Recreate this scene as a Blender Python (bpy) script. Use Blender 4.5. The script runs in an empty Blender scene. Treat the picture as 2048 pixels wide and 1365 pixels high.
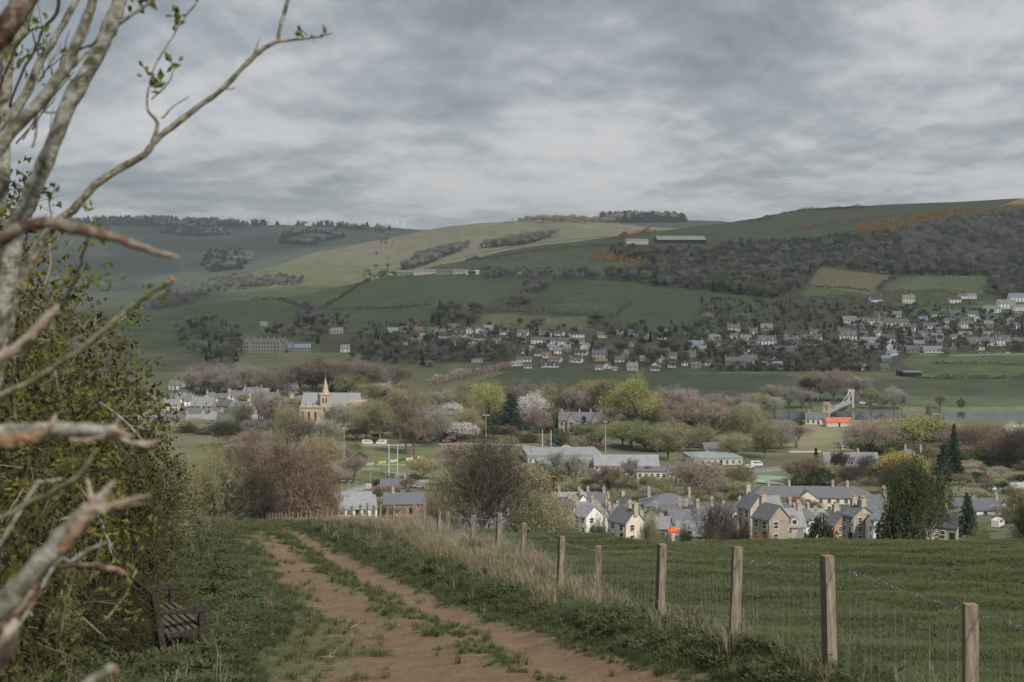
import bpy, math, random
import numpy as np
from mathutils import Vector, Matrix, Euler

C = bpy.context.scene.collection
SC = bpy.context.scene
F = 2844.0            # focal length in pixels of the 2048 px wide photograph (50 mm on full frame)
HZ = 540.0            # row of the horizon in the photograph
# ------------------------------------------------------------------ camera
cam_d = bpy.data.cameras.new('camera')
cam = bpy.data.objects.new('camera', cam_d); C.objects.link(cam)
cam_d.sensor_width = 36.0
cam_d.lens = 36.0 * F / 2048.0
cam_d.shift_y = -(682.5 - HZ) / 2048.0
cam_d.clip_start = 0.1
cam_d.clip_end = 60000
cam.location = (0, 0, 0)
cam.rotation_euler = (math.radians(90), 0, 0)
cam_d.dof.use_dof = True
cam_d.dof.focus_distance = 60.0
cam_d.dof.aperture_fstop = 5.0
SC.camera = cam
# ------------------------------------------------------------------ sun and sky
SUN_DIR = Vector((-0.42, 0.60, -0.68)).normalized()      # the way the light travels
sun_el = math.asin(-SUN_DIR.z)
sun_az = math.atan2(-SUN_DIR.x, -SUN_DIR.y)
sd = bpy.data.lights.new('sun', 'SUN'); sd.energy = 4.2; sd.angle = math.radians(3.0); sd.color = (1.0, 0.93, 0.83)
so = bpy.data.objects.new('sun', sd); C.objects.link(so)
so.rotation_euler = SUN_DIR.to_track_quat('-Z', 'Y').to_euler()

world = bpy.data.worlds.new('World'); SC.world = world; world.use_nodes = True
wt = world.node_tree; wn = wt.nodes; wl = wt.links
for n in list(wn): wn.remove(n)
def N(tree, typ, **kw):
    n = tree.nodes.new(typ)
    for k, v in kw.items():
        if k.startswith('i_'):
            key = k[2:].replace('_', ' ')
            n.inputs[int(key) if key.isdigit() else key].default_value = v
        else:
            setattr(n, k, v)
    return n
w_out = N(wt, 'ShaderNodeOutputWorld'); w_bg = N(wt, 'ShaderNodeBackground'); w_bg.inputs['Strength'].default_value = 0.1
sky = N(wt, 'ShaderNodeTexSky'); sky.sky_type = 'NISHITA'; sky.sun_disc = False
sky.sun_elevation = sun_el; sky.sun_rotation = sun_az
tc = N(wt, 'ShaderNodeTexCoord')
sep = N(wt, 'ShaderNodeSeparateXYZ'); wl.new(tc.outputs['Generated'], sep.inputs[0])
def wm(op, a, b=None, c=None):
    n = N(wt, 'ShaderNodeMath', operation=op)
    for i, v in enumerate((a, b, c)):
        if v is None: continue
        if isinstance(v, (int, float)): n.inputs[i].default_value = v
        else: wl.new(v, n.inputs[i])
    return n.outputs[0]
zz = wm('MAXIMUM', sep.outputs[2], 0.0)
lz = wm('MULTIPLY', wm('LOGARITHM', wm('ADD', zz, 0.045), math.e), 1.75)
cmb = N(wt, 'ShaderNodeCombineXYZ'); wl.new(sep.outputs[0], cmb.inputs[0]); wl.new(sep.outputs[1], cmb.inputs[1]); wl.new(lz, cmb.inputs[2])
def wnoise(sx, sz, detail, rough, dist, off, dz=0.0):
    mp = N(wt, 'ShaderNodeMapping'); mp.inputs['Location'].default_value = (off[0], off[1], off[2] + dz)
    mp.inputs['Scale'].default_value = (sx, sx, sz)
    wl.new(cmb.outputs[0], mp.inputs[0])
    n = N(wt, 'ShaderNodeTexNoise'); n.inputs['Scale'].default_value = 1.0; n.inputs['Detail'].default_value = detail
    n.inputs['Roughness'].default_value = rough; n.inputs['Distortion'].default_value = dist
    wl.new(mp.outputs[0], n.inputs[0]); return n.outputs[0]
OFF = (3.4, 7.9, 1.7)
big = wnoise(6.2, 1.25, 10, 0.55, 0.1, OFF)
bup = wnoise(6.2, 1.25, 10, 0.55, 0.1, OFF, 0.10)
puf = wnoise(21.0, 4.0, 8, 0.55, 0.0, (2.2, 5.1, 0.3))
pup = wnoise(21.0, 4.0, 8, 0.55, 0.0, (2.2, 5.1, 0.3), 0.22)
wide = wnoise(1.8, 0.8, 2, 0.5, 0.0, (8.3, 0.4, 1.0))
v = wm('ADD', big, wm('MULTIPLY', wm('SUBTRACT', big, bup), 0.9))
v = wm('ADD', v, wm('MULTIPLY', wm('SUBTRACT', puf, 0.5), 0.16))
low = wm('SUBTRACT', 1.0, wm('MINIMUM', wm('MULTIPLY', zz, 9.0), 1.0))
v = wm('ADD', v, wm('MULTIPLY', low, wm('ADD', wm('MULTIPLY', wm('SUBTRACT', puf, 0.5), 0.7), wm('MULTIPLY', wm('SUBTRACT', puf, pup), 0.6))))
v = wm('ADD', v, wm('MULTIPLY', wm('SUBTRACT', wide, 0.5), 0.55))
# brighter close to the horizon, as in the photograph
hb = wm('MULTIPLY', wm('POWER', wm('SUBTRACT', 1.0, wm('MINIMUM', wm('MULTIPLY', zz, 6.0), 1.0)), 2.0), 0.16)
v = wm('ADD', wm('SUBTRACT', v, 0.035), hb)
cr = N(wt, 'ShaderNodeValToRGB'); wl.new(v, cr.inputs[0])
e = cr.color_ramp.elements
e[0].position = 0.26; e[0].color = (0.165, 0.188, 0.205, 1)
e[1].position = 0.74; e[1].color = (0.47, 0.465, 0.47, 1)
for p, c in ((0.44, (0.250, 0.274, 0.294, 1)), (0.52, (0.305, 0.325, 0.343, 1)), (0.58, (0.37, 0.382, 0.398, 1)), (0.64, (0.425, 0.428, 0.438, 1))):
    x = e.new(p); x.color = c
cloudc = N(wt, 'ShaderNodeVectorMath', operation='SCALE'); cloudc.inputs['Scale'].default_value = 14.5
wl.new(cr.outputs[0], cloudc.inputs[0])
mx = N(wt, 'ShaderNodeMix', data_type='RGBA'); mx.inputs[0].default_value = 0.93
wl.new(sky.outputs[0], mx.inputs[6]); wl.new(cloudc.outputs[0], mx.inputs[7])
wl.new(mx.outputs[2], w_bg.inputs[0]); wl.new(w_bg.outputs[0], w_out.inputs[0])

SC.view_settings.view_transform = 'Standard'; SC.view_settings.look = 'None'
SC.view_settings.exposure = 0.0; SC.view_settings.gamma = 1.0; SC.view_settings.use_curve_mapping = False
SC.render.engine = 'CYCLES'
cy = SC.cycles
cy.max_bounces = 5; cy.diffuse_bounces = 3; cy.glossy_bounces = 2; cy.transmission_bounces = 4; cy.volume_bounces = 0
cy.transparent_max_bounces = 8; cy.use_adaptive_sampling = True; cy.adaptive_threshold = 0.015
cy.caustics_reflective = False; cy.caustics_refractive = False; cy.sample_clamp_indirect = 4.0
cy.use_denoising = True
# ------------------------------------------------------------------ helpers
R0 = random.Random(7)
def tag(o, label=None, cat=None, group=None, kind=None):
    if label: o['label'] = label
    if cat: o['category'] = cat
    if group: o['group'] = group
    if kind: o['kind'] = kind
    return o
def link(name, data, parent=None, mat=None):
    o = bpy.data.objects.new(name, data); C.objects.link(o)
    if parent is not None: o.parent = parent
    if mat is not None:
        if data.materials: 
            o.material_slots[0].link = 'OBJECT'; o.material_slots[0].material = mat
        else: data.materials.append(mat)
    return o
def empty(name, loc, rz=0.0, sc=1.0):
    o = bpy.data.objects.new(name, None); C.objects.link(o)
    o.empty_display_size = 0.2
    o.location = loc; o.rotation_euler = (0, 0, rz)
    o.scale = (sc, sc, sc) if isinstance(sc, (int, float)) else sc
    return o
def npmesh(name, V, Fc, mats=(), attr=None, smooth=False):
    """V n x 3, Fc m x k (k = 3 or 4)"""
    V = np.asarray(V, np.float32); Fc = np.asarray(Fc, np.int32)
    me = bpy.data.meshes.new(name)
    m, k = Fc.shape
    me.vertices.add(len(V)); me.vertices.foreach_set('co', V.ravel())
    me.loops.add(m * k); me.loops.foreach_set('vertex_index', Fc.ravel())
    me.polygons.add(m); me.polygons.foreach_set('loop_start', np.arange(0, m * k, k, dtype=np.int32))
    if smooth: me.polygons.foreach_set('use_smooth', np.ones(m, bool))
    for mt in mats: me.materials.append(mt)
    me.update(calc_edges=True)
    if attr:
        for an, arr in attr.items():
            if arr.ndim == 2:
                a = me.color_attributes.new(an, 'FLOAT_COLOR', 'POINT')
                cc = np.ones((len(V), 4), np.float32); cc[:, :arr.shape[1]] = arr
                a.data.foreach_set('color', cc.ravel())
            else:
                a = me.attributes.new(an, 'FLOAT', 'POINT'); a.data.foreach_set('value', arr.astype(np.float32))
    return me
class MB:
    """collects shapes and builds one mesh"""
    def __init__(s): s.v = []; s.f = []; s.m = []
    def add(s, vs, fs, m=0, M=None):
        b = len(s.v)
        for p in vs:
            s.v.append(tuple(M @ Vector(p)) if M is not None else tuple(p))
        for f in fs: s.f.append(tuple(b + i for i in f)); s.m.append(m)
    def box(s, c, d, rz=0.0, m=0, top=1.0, M=None):
        x, y, z = (q / 2 for q in d)
        vs = [(-x, -y, -z), (x, -y, -z), (x, y, -z), (-x, y, -z), (-x * top, -y * top, z), (x * top, -y * top, z), (x * top, y * top, z), (-x * top, y * top, z)]
        T = Matrix.Translation(Vector(c)) @ Matrix.Rotation(rz, 4, 'Z')
        if M is not None: T = M @ T
        s.add(vs, [(0, 3, 2, 1), (4, 5, 6, 7), (0, 1, 5, 4), (1, 2, 6, 5), (2, 3, 7, 6), (3, 0, 4, 7)], m, T)
    def prism(s, poly, y0, y1, m=0, M=None):
        """poly in xz, extruded along y"""
        n = len(poly)
        vs = [(x, y0, z) for x, z in poly] + [(x, y1, z) for x, z in poly]
        fs = [tuple(range(n)), tuple(reversed(range(n, 2 * n)))] + [(i, i + n, (i + 1) % n + n, (i + 1) % n) for i in range(n)]
        s.add(vs, fs, m, M)
    def tube(s, pts, rad, n=6, m=0, cap=True, rough=0.0, rng=None):
        pts = [Vector(p) for p in pts]; b = len(s.v); k = len(pts)
        up = Vector((0.13, 0.27, 0.95)).normalized(); prev = None
        for i, p in enumerate(pts):
            t = (pts[min(i + 1, k - 1)] - pts[max(i - 1, 0)])
            t = t.normalized() if t.length > 1e-9 else Vector((0, 0, 1))
            a = (t.cross(up) if abs(t.dot(up)) < 0.95 else t.cross(Vector((1, 0, 0)))) if prev is None else (prev - t * prev.dot(t))
            a = a.normalized(); prev = a; c = t.cross(a)
            r = rad[i] if isinstance(rad, (list, tuple)) else rad
            for j in range(n):
                an = 2 * math.pi * j / n
                rr = r * (1 + (rng.uniform(-rough, rough) if rng else 0))
                q = p + a * (math.cos(an) * rr) + c * (math.sin(an) * rr); s.v.append(tuple(q))
        for i in range(k - 1):
            for j in range(n):
                s.f.append((b + i * n + j, b + i * n + (j + 1) % n, b + (i + 1) * n + (j + 1) % n, b + (i + 1) * n + j)); s.m.append(m)
        if cap:
            s.f.append(tuple(b + j for j in reversed(range(n)))); s.m.append(m)
            s.f.append(tuple(b + (k - 1) * n + j for j in range(n))); s.m.append(m)
    def mesh(s, name, mats, smooth=False):
        me = bpy.data.meshes.new(name); me.from_pydata(s.v, [], s.f)
        for mt in (mats if isinstance(mats, (list, tuple)) else [mats]): me.materials.append(mt)
        me.polygons.foreach_set('material_index', s.m)
        if smooth: me.polygons.foreach_set('use_smooth', [True] * len(s.f))
        me.update(); return me
    def build(s, name, mats, parent=None, smooth=False):
        o = bpy.data.objects.new(name, s.mesh(name, mats, smooth)); C.objects.link(o)
        if parent is not None: o.parent = parent
        return o
# unprojection: where a point of the photograph lies at distance Y
def PX(px, py, Y): return Vector(((px - 1024) / F * Y, Y, -(py - HZ) / F * Y))
def to_px(x, y, z): return 1024 + F * x / y, HZ - F * z / y

# ------------------------------------------------------------------ materials
MATS = {}
def mat(name, col, rough=0.9, var=0.25, scale=1.0, bump=0.0, spec=0.2, rnd=0.0, col2=None, detail=6, metal=0.0, coord='Object', trans=0.0, stretch=None):
    if name in MATS: return MATS[name]
    m = bpy.data.materials.new(name); m.use_nodes = True; t = m.node_tree; L = t.links
    for n in list(t.nodes): t.nodes.remove(n)
    out = N(t, 'ShaderNodeOutputMaterial'); b = N(t, 'ShaderNodeBsdfPrincipled')
    b.inputs['Roughness'].default_value = rough; b.inputs['Specular IOR Level'].default_value = spec
    b.inputs['Metallic'].default_value = metal
    t_c = N(t, 'ShaderNodeTexCoord'); src = t_c.outputs[coord]
    if stretch:
        mp = N(t, 'ShaderNodeMapping'); mp.inputs['Scale'].default_value = stretch; L.new(src, mp.inputs[0]); src = mp.outputs[0]
    nz = N(t, 'ShaderNodeTexNoise'); nz.inputs['Scale'].default_value = scale; nz.inputs['Detail'].default_value = detail
    nz.inputs['Roughness'].default_value = 0.62
    L.new(src, nz.inputs[0])
    r = N(t, 'ShaderNodeValToRGB'); L.new(nz.outputs[0], r.inputs[0])
    c2 = col2 or tuple(min(1, c * (1 + var)) for c in col); c1 = tuple(c * (1 - var) for c in col)
    r.color_ramp.elements[0].position = 0.33; r.color_ramp.elements[0].color = (*c1, 1)
    r.color_ramp.elements[1].position = 0.68; r.color_ramp.elements[1].color = (*c2, 1)
    colout = r.outputs[0]
    if rnd > 0:
        oi = N(t, 'ShaderNodeObjectInfo')
        mr = N(t, 'ShaderNodeMapRange'); L.new(oi.outputs['Random'], mr.inputs[0]); mr.inputs[3].default_value = 1 - rnd; mr.inputs[4].default_value = 1 + rnd
        hs = N(t, 'ShaderNodeHueSaturation'); L.new(mr.outputs[0], hs.inputs['Value']); L.new(colout, hs.inputs['Color'])
        mr2 = N(t, 'ShaderNodeMapRange'); 
        m7 = N(t, 'ShaderNodeMath', operation='MULTIPLY'); m7.inputs[1].default_value = 7.31; L.new(oi.outputs['Random'], m7.inputs[0])
        fr = N(t, 'ShaderNodeMath', operation='FRACT'); L.new(m7.outputs[0], fr.inputs[0]); L.new(fr.outputs[0], mr2.inputs[0])
        mr2.inputs[3].default_value = 0.5 - rnd * 0.06; mr2.inputs[4].default_value = 0.5 + rnd * 0.06
        L.new(mr2.outputs[0], hs.inputs['Hue']); colout = hs.outputs[0]
    L.new(colout, b.inputs['Base Color'])
    if bump > 0:
        bp = N(t, 'ShaderNodeBump'); bp.inputs['Strength'].default_value = bump; bp.inputs['Distance'].default_value = 0.05
        L.new(nz.outputs[0], bp.inputs['Height']); L.new(bp.outputs[0], b.inputs['Normal'])
    if trans > 0:
        tr = N(t, 'ShaderNodeBsdfTranslucent'); L.new(colout, tr.inputs[0]); ms = N(t, 'ShaderNodeMixShader'); ms.inputs[0].default_value = trans
        L.new(b.outputs[0], ms.inputs[1]); L.new(tr.outputs[0], ms.inputs[2]); L.new(ms.outputs[0], out.inputs[0])
    else: L.new(b.outputs[0], out.inputs[0])
    MATS[name] = m; return m
def attr_mat(name, attr, scale=0.05, var=0.2, rough=0.95, scale2=None, bump=0.0):
    m = bpy.data.materials.new(name); m.use_nodes = True; t = m.node_tree; L = t.links
    for n in list(t.nodes): t.nodes.remove(n)
    out = N(t, 'ShaderNodeOutputMaterial'); b = N(t, 'ShaderNodeBsdfPrincipled'); b.inputs['Roughness'].default_value = rough
    b.inputs['Specular IOR Level'].default_value = 0.1
    a = N(t, 'ShaderNodeAttribute'); a.attribute_name = attr
    t_c = N(t, 'ShaderNodeTexCoord')
    nz = N(t, 'ShaderNodeTexNoise'); nz.inputs['Scale'].default_value = scale; nz.inputs['Detail'].default_value = 8; nz.inputs['Roughness'].default_value = 0.65
    L.new(t_c.outputs['Object'], nz.inputs[0])
    mr = N(t, 'ShaderNodeMapRange'); mr.inputs[1].default_value = 0.3; mr.inputs[2].default_value = 0.7
    mr.inputs[3].default_value = 1 - var; mr.inputs[4].default_value = 1 + var; L.new(nz.outputs[0], mr.inputs[0])
    vm = N(t, 'ShaderNodeVectorMath', operation='SCALE'); L.new(a.outputs['Color'], vm.inputs[0]); L.new(mr.outputs[0], vm.inputs['Scale'])
    L.new(vm.outputs[0], b.inputs['Base Color'])
    if bump:
        bp = N(t, 'ShaderNodeBump'); bp.inputs['Strength'].default_value = bump; bp.inputs['Distance'].default_value = 1.0
        L.new(nz.outputs[0], bp.inputs['Height']); L.new(bp.outputs[0], b.inputs['Normal'])
    L.new(b.outputs[0], out.inputs[0]); return m
# ------------------------------------------------------------------ the lie of the land
def sst(a, b, x):
    t = np.clip((x - a) / (b - a), 0, 1); return t * t * (3 - 2 * t)
FEN = [(-30, 10.1), (10.3, 3.32), (50, -3.35), (70, -7.3), (90, -12.0), (115, -18.0), (142, -24.7), (170, -32)]
def fence_x(y):
    return np.interp(y, [p[0] for p in FEN], [p[1] for p in FEN])
_rs = np.random.RandomState(3)
_waves = [(_rs.uniform(0, 6.28), _rs.uniform(0, 6.28), f, a) for f, a in ((0.35, .05), (0.55, .035), (0.9, .03), (1.6, .02), (2.7, .012), (4.1, .008)) for _ in range(2)]
def lumps(x, y):
    s = 0
    for i, (p, q, f, a) in enumerate(_waves):
        th = p; s = s + a * np.sin((x * math.cos(th) + y * math.sin(th)) * f + q)
    return s
RUT1 = [(0, 3.9), (8, 2.9), (14.8, .66), (16.5, .36), (18.4, .02), (20.8, -.52), (23.5, -1.35), (29.1, -2.8), (36.7, -4.5), (45, -6.6), (54, -8.9), (70, -13.0), (95, -19.5), (120, -26.3), (150, -35)]
def rut_x(y): return np.interp(y, [p[0] for p in RUT1], [p[1] for p in RUT1])
def z_near(x, y):
    x = np.asarray(x, float); y = np.asarray(y, float)
    yc = 132 + (40 - 132) * sst(0, 8, x - fence_x(y)); dd = np.maximum(y - yc, 0)
    z = -2.08 - .1475 * y - .028 * (np.sqrt(np.maximum(y - 48, 0) ** 2 + 25) - 5) - np.where(dd < 20, .0019 * dd ** 2, .076 * dd - .76)
    near = 1 - sst(60, 130, y)
    z = z + lumps(x, y) * near * 0.9
    # two ruts of the track, a low verge bank between track and fence
    d = x - rut_x(y)
    z = z - 0.07 * np.exp(-(d / .28) ** 2) * near - 0.05 * np.exp(-((d + 1.5) / .35) ** 2) * near
    z = z + 0.16 * np.exp(-((d - 1.25) / .5) ** 2) * near * sst(8, 14, y)
    # bank under the hedge on the left
    z = z + 0.25 * sst(-4.2 - .0 * y, -7.5, x) * near
    return z
# node rows (Y, py) for each control column
CPX = [0, 300, 420, 500, 600, 700, 800, 900, 1010, 1100, 1200, 1300, 1400, 1500, 1600, 1750, 1900, 2048]
CREST = {0: (1700, 652), 300: (1700, 632), 420: (1730, 601), 500: (1750, 599), 600: (1800, 588), 700: (1900, 568), 800: (2000, 548), 900: (2120, 525), 1010: (2250, 501),
         1100: (2330, 488), 1200: (2420, 475), 1300: (2550, 460), 1400: (2700, 443), 1500: (2850, 432), 1600: (3000, 417), 1750: (3050, 409), 1900: (3080, 403), 2048: (3100, 394)}
TANH = {0: (2600, 588), 300: (2700, 578), 420: (2900, 562), 500: (3000, 535), 600: (3200, 504), 700: (3400, 483), 800: (3500, 460), 900: (3500, 441), 1010: (3500, 433),
        1100: (3550, 431), 1200: (3600, 437), 1300: (3650, 449), 1400: (3700, 458), 1500: (3900, 470), 1600: (3900, 465), 1750: (3900, 460), 1900: (3900, 460), 2048: (3900, 460)}
FARH = {0: (7600, 437), 300: (7600, 433), 420: (7600, 437), 500: (7600, 442), 600: (7400, 447), 700: (7400, 450), 800: (7400, 457), 900: (7200, 455), 1010: (6500, 450),
        1100: (6000, 440), 1200: (6000, 432), 1300: (6000, 433), 1400: (6000, 440), 1500: (6000, 448), 1600: (6000, 450), 1750: (6000, 450), 1900: (6000, 450), 2048: (6000, 450)}
ROWS = np.concatenate([np.geomspace(150, 1225, 210), np.geomspace(1228, 3300, 190)[0:], np.geomspace(3320, 12500, 110)])
TC = np.unique(np.concatenate([np.linspace(-0.8, -0.4, 22), np.linspace(-0.4, 0.4, 430), np.linspace(0.4, 0.8, 22)]))
def _profile(px):
    t = (px - 1024) / F
    def zz_(Y, py): return -(py - HZ) / F * Y
    Lf = px < 850
    zr = float(z_near(150 * t, 150.0))
    pts = [(150, zr), (250, zz_(250, 1106)), (350, zz_(350, 1070)), (450, zz_(450, 1022)), (560, zz_(560, 957)), (640, zz_(640, 908)), (720, zz_(720, 882)),
           (800, zz_(800, 853)), (845, zz_(845, 840)), (856, -93.0), (903, -93.0), (914, -88.7), (1225, -88.4)]
    w = float(np.clip((px - 700) / 200, 0, 1))
    a = [(1280, 722), (1350, 704), (1420, 676), (1500, 655), (1600, 642)]
    b = [(1280, 720), (1350, 690), (1420, 657), (1500, 627), (1620, 592)]
    for (ya, pa), (yb, pb) in zip(a, b):
        Y = ya + (yb - ya) * w; p = pa + (pb - pa) * w; pts.append((Y, zz_(Y, p)))
    cy_, cp = CREST[px]; pts.append(((pts[-1][0] + cy_) / 2, zz_((pts[-1][0] + cy_) / 2, (pts[-1][1] / pts[-1][0] * -F + HZ) * .45 + cp * .55)))
    pts.append((cy_, zz_(cy_, cp))); zc = pts[-1][1]
    ty, tp = TANH[px]; fy, fp = FARH[px]; zt = zz_(ty, tp)
    m1 = cy_ + (ty - cy_) * .38
    pts.append((m1, min(zz_(m1, cp + 10), zc - 12)))
    pts.append((ty, zt)); zl = zt - 70
    pts.append((ty + 500, min(zl, zz_(ty + 500, tp + 12))))
    y2 = ty + (fy - ty) * .42; p2 = tp * .62 + fp * .38; pts.append((y2, zz_(y2, max(p2, fp + 4) + 3)))
    y3 = ty + (fy - ty) * .75; p3 = tp * .22 + fp * .78; pts.append((y3, zz_(y3, max(p3, fp + 3) + 2)))
    pts.append((fy, zz_(fy, fp))); pts.append((fy + 900, pts[-1][1] - 120)); pts.append((13000, -150))
    ys = np.array([p[0] for p in pts]); zs = np.array([p[1] for p in pts])
    return np.interp(ROWS, ys, zs)
_prof = np.array([_profile(p) for p in CPX])
_ct = np.array([(p - 1024) / F for p in CPX])
HT = np.empty((len(ROWS), len(TC)))
for i in range(len(ROWS)): HT[i] = np.interp(TC, _ct, _prof[:, i])
def _smooth(a, k, axis, mask=None):
    w = np.hanning(2 * k + 3)[1:-1]; w /= w.sum()
    p = np.pad(a, [(k, k) if ax == axis else (0, 0) for ax in (0, 1)], mode='edge')
    o = np.apply_along_axis(lambda r: np.convolve(r, w, mode='valid'), axis, p)
    return o
HS = _smooth(HT, 7, 0); HS = _smooth(HS, 16, 1)
keep = ((ROWS > 830) & (ROWS < 925)) | (ROWS < 175)
HT = np.where(keep[:, None], HT, HS)
# near edge row follows the hand-made slope exactly
for i, Y in enumerate(ROWS):
    if Y < 185:
        zn = z_near(TC * Y, Y); w = 1 - np.clip((Y - 150) / 35, 0, 1)
        HT[i] = HT[i] * (1 - w) + np.minimum(zn, HT[i] + 60) * w if Y > 150 else zn
_q = np.random.RandomState(11)
XX = ROWS[:, None] * TC[None, :]; YY = np.repeat(ROWS[:, None], len(TC), 1)
und = 0
for lam, am in ((900, 7), (520, 4.5), (300, 2.4), (170, 1.3), (95, .6)):
    for _ in range(3):
        th = _q.uniform(0, 6.28); und = und + am / 2 * np.sin((XX * math.cos(th) + YY * math.sin(th)) * 2 * math.pi / lam + _q.uniform(0, 6.28))
HT = HT + und * sst(1350, 2600, YY) * (0.5 + 0.7 * sst(3000, 5000, YY))
_lr = np.log(ROWS)
def ground(x, y):
    """height of the land at x, y (arrays or numbers)"""
    x = np.asarray(x, float); y = np.asarray(y, float)
    yy = np.clip(y, 150, ROWS[-1] - 1); t = np.clip(x / np.maximum(yy, 1), TC[0], TC[-1])
    fi = np.interp(yy, ROWS, np.arange(len(ROWS))); fj = np.interp(t, TC, np.arange(len(TC)))
    i = np.minimum(fi.astype(int), len(ROWS) - 2); j = np.minimum(fj.astype(int), len(TC) - 2); a = fi - i; b = fj - j
    z = (HT[i, j] * (1 - a) + HT[i + 1, j] * a) * (1 - b) + (HT[i, j + 1] * (1 - a) + HT[i + 1, j + 1] * a) * b
    return np.where(y < 150, z_near(x, np.minimum(y, 150)), z)
_YS = np.concatenate([np.geomspace(175, 3400, 1400), np.geomspace(3405, 9000, 500)])
def at(px, py, y0=175.0, y1=9000.0):
    """first point of the land beyond y0 seen at a point of the photograph"""
    t = (px - 1024) / F; Y = _YS[(_YS >= y0) & (_YS <= y1)]; g = ground(t * Y, Y); s = -(py - HZ) / F * Y
    d = g - s; k = np.nonzero(d >= 0)[0]
    if len(k) == 0: k = [int(np.argmax(d))]
    k = k[0]
    if k > 0 and d[k] != d[k - 1]:
        f = -d[k - 1] / (d[k] - d[k - 1]); yv = Y[k - 1] + f * (Y[k] - Y[k - 1])
    else: yv = Y[k]
    return Vector((t * yv, yv, float(ground(t * yv, yv))))
def at_near(px, py):
    t = (px - 1024) / F; Y = np.linspace(3, 149, 3000); g = z_near(t * Y, Y); s = -(py - HZ) / F * Y
    k = np.nonzero(g >= s)[0]; k = k[0] if len(k) else len(Y) - 1
    return Vector((t * Y[k], Y[k], float(g[k])))

# ------------------------------------------------------------------ colours of the fields (albedo), far land
def inpoly(px, py, poly):
    r = np.zeros(px.shape, bool); n = len(poly)
    for i in range(n):
        x1, y1 = poly[i]; x2, y2 = poly[(i + 1) % n]
        if y1 == y2: continue
        c = ((y1 > py) != (y2 > py)) & (px < (x2 - x1) * (py - y1) / (y2 - y1) + x1); r ^= c
    return r
G1 = (.062, .080, .043); G2 = (.074, .090, .050); G3 = (.055, .072, .042); TAN = (.150, .142, .100); TAN2 = (.125, .130, .085)
OLV = (.125, .130, .075); WOODF = (.060, .060, .040); LAWN = (.135, .150, .075); STUB = (.145, .130, .090); MOOR = (.060, .085, .050)
FIELDS = [  # polygons in photograph pixels with y range of distance, colour
    ([(200, 700), (200, 600), (430, 590), (610, 600), (620, 640), (500, 660), (350, 700)], 1200, 1900, G1),
    ([(500, 604), (560, 578), (720, 556), (750, 560), (610, 612)], 1300, 2100, G2),
    ([(610, 660), (640, 617), (840, 612), (870, 660)], 1200, 2200, (.062, .082, .042)),
    ([(640, 617), (770, 552), (1060, 550), (1010, 590), (960, 615), (800, 614)], 1300, 2300, (.070, .088, .050)),
    ([(900, 528), (1000, 500), (1210, 474), (1225, 484), (1100, 498), (930, 532)], 1700, 2700, (.064, .082, .048)),
    ([(940, 535), (1100, 500), (1230, 492), (1330, 540), (1300, 556), (960, 552)], 1600, 2600, (.072, .088, .052)),
    ([(1010, 615), (1060, 556), (1180, 556), (1290, 560), (1260, 620), (1230, 630), (960, 622)], 1300, 2400, G1),
    ([(1260, 620), (1290, 562), (1450, 575), (1540, 600), (1500, 660), (1250, 660)], 1200, 2400, (.056, .074, .042)),
    ([(940, 655), (960, 628), (1170, 636), (1190, 660)], 1250, 2200, (.110, .115, .062)),
    ([(1600, 575), (1635, 536), (1790, 553), (1770, 575), (1740, 590), (1640, 574)], 1300, 2600, (.130, .125, .075)),
    ([(1770, 583), (1800, 556), (1975, 552), (1965, 590), (1850, 588)], 1300, 2600, (.095, .115, .060)),
    ([(1600, 596), (1620, 574), (1690, 580), (1690, 600)], 1300, 2600, (.075, .110, .045)),
    ([(1780, 620), (1790, 605), (2048, 600), (2048, 640), (1850, 640)], 1300, 2600, (.070, .105, .045)),
    ([(1240, 475), (1500, 432), (2300, 380), (2300, 440), (1900, 455), (1600, 480), (1300, 485)], 1900, 3300, (.060, .078, .046)),
    ([(2000, 412), (2048, 396), (2120, 390), (2100, 412)], 2600, 3300, (.25, .19, .07)),
    # level ground beyond the river
    ([(780, 800), (860, 745), (1000, 735), (1000, 745), (880, 780), (780, 810)], 900, 1300, STUB),
    ([(700, 760), (760, 728), (960, 728), (960, 745), (830, 760)], 900, 1300, (.105, .115, .065)),
    ([(870, 790), (1030, 740), (1560, 748), (1600, 756), (1600, 815), (870, 830)], 900, 1240, (.060, .080, .043)),
    ([(1560, 756), (1700, 760), (2300, 752), (2300, 822), (1500, 822)], 900, 1240, (.078, .096, .055)),
    ([(1800, 725), (1830, 706), (2300, 706), (2300, 752), (1850, 750)], 1200, 1400, (.095, .120, .060)),
    ([(470, 722), (500, 703), (620, 705), (720, 706), (720, 730), (480, 740)], 1200, 1400, OLV),
    ([(0, 840), (0, 822), (2300, 812), (2300, 824)], 840, 1000, (.13, .145, .08)),
    # this side of the river
    ([(1530, 900), (1530, 838), (1720, 838), (1760, 880), (1700, 900)], 560, 860, (.19, .185, .11)),
    ([(690, 945), (700, 898), (940, 896), (1000, 930), (900, 955)], 540, 730, LAWN),
    ([(1200, 1020), (1210, 975), (1420, 968), (1300, 1010)], 380, 560, LAWN),
    ([(1030, 990), (1060, 960), (1300, 965), (1300, 1000)], 380, 560, (.13, .145, .075)),
    ([(640, 990), (640, 955), (730, 955), (740, 990)], 380, 640, (.12, .135, .07)),
    ([(1900, 1000), (1900, 900), (2200, 900), (2200, 980)], 380, 720, (.135, .145, .08)),
    ([(1480, 1000), (1505, 943), (1560, 945), (1560, 978)], 380, 620, (.13, .145, .08)),
]
PXX = 1024 + F * TC[None, :] + 0 * ROWS[:, None]; PYY = HZ - F * HT / ROWS[:, None]
FAR_COL = np.empty(HT.shape + (3,)); FAR_COL[:] = OLV
FAR_COL[(YY > 1215)] = (.082, .090, .055)
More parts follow.
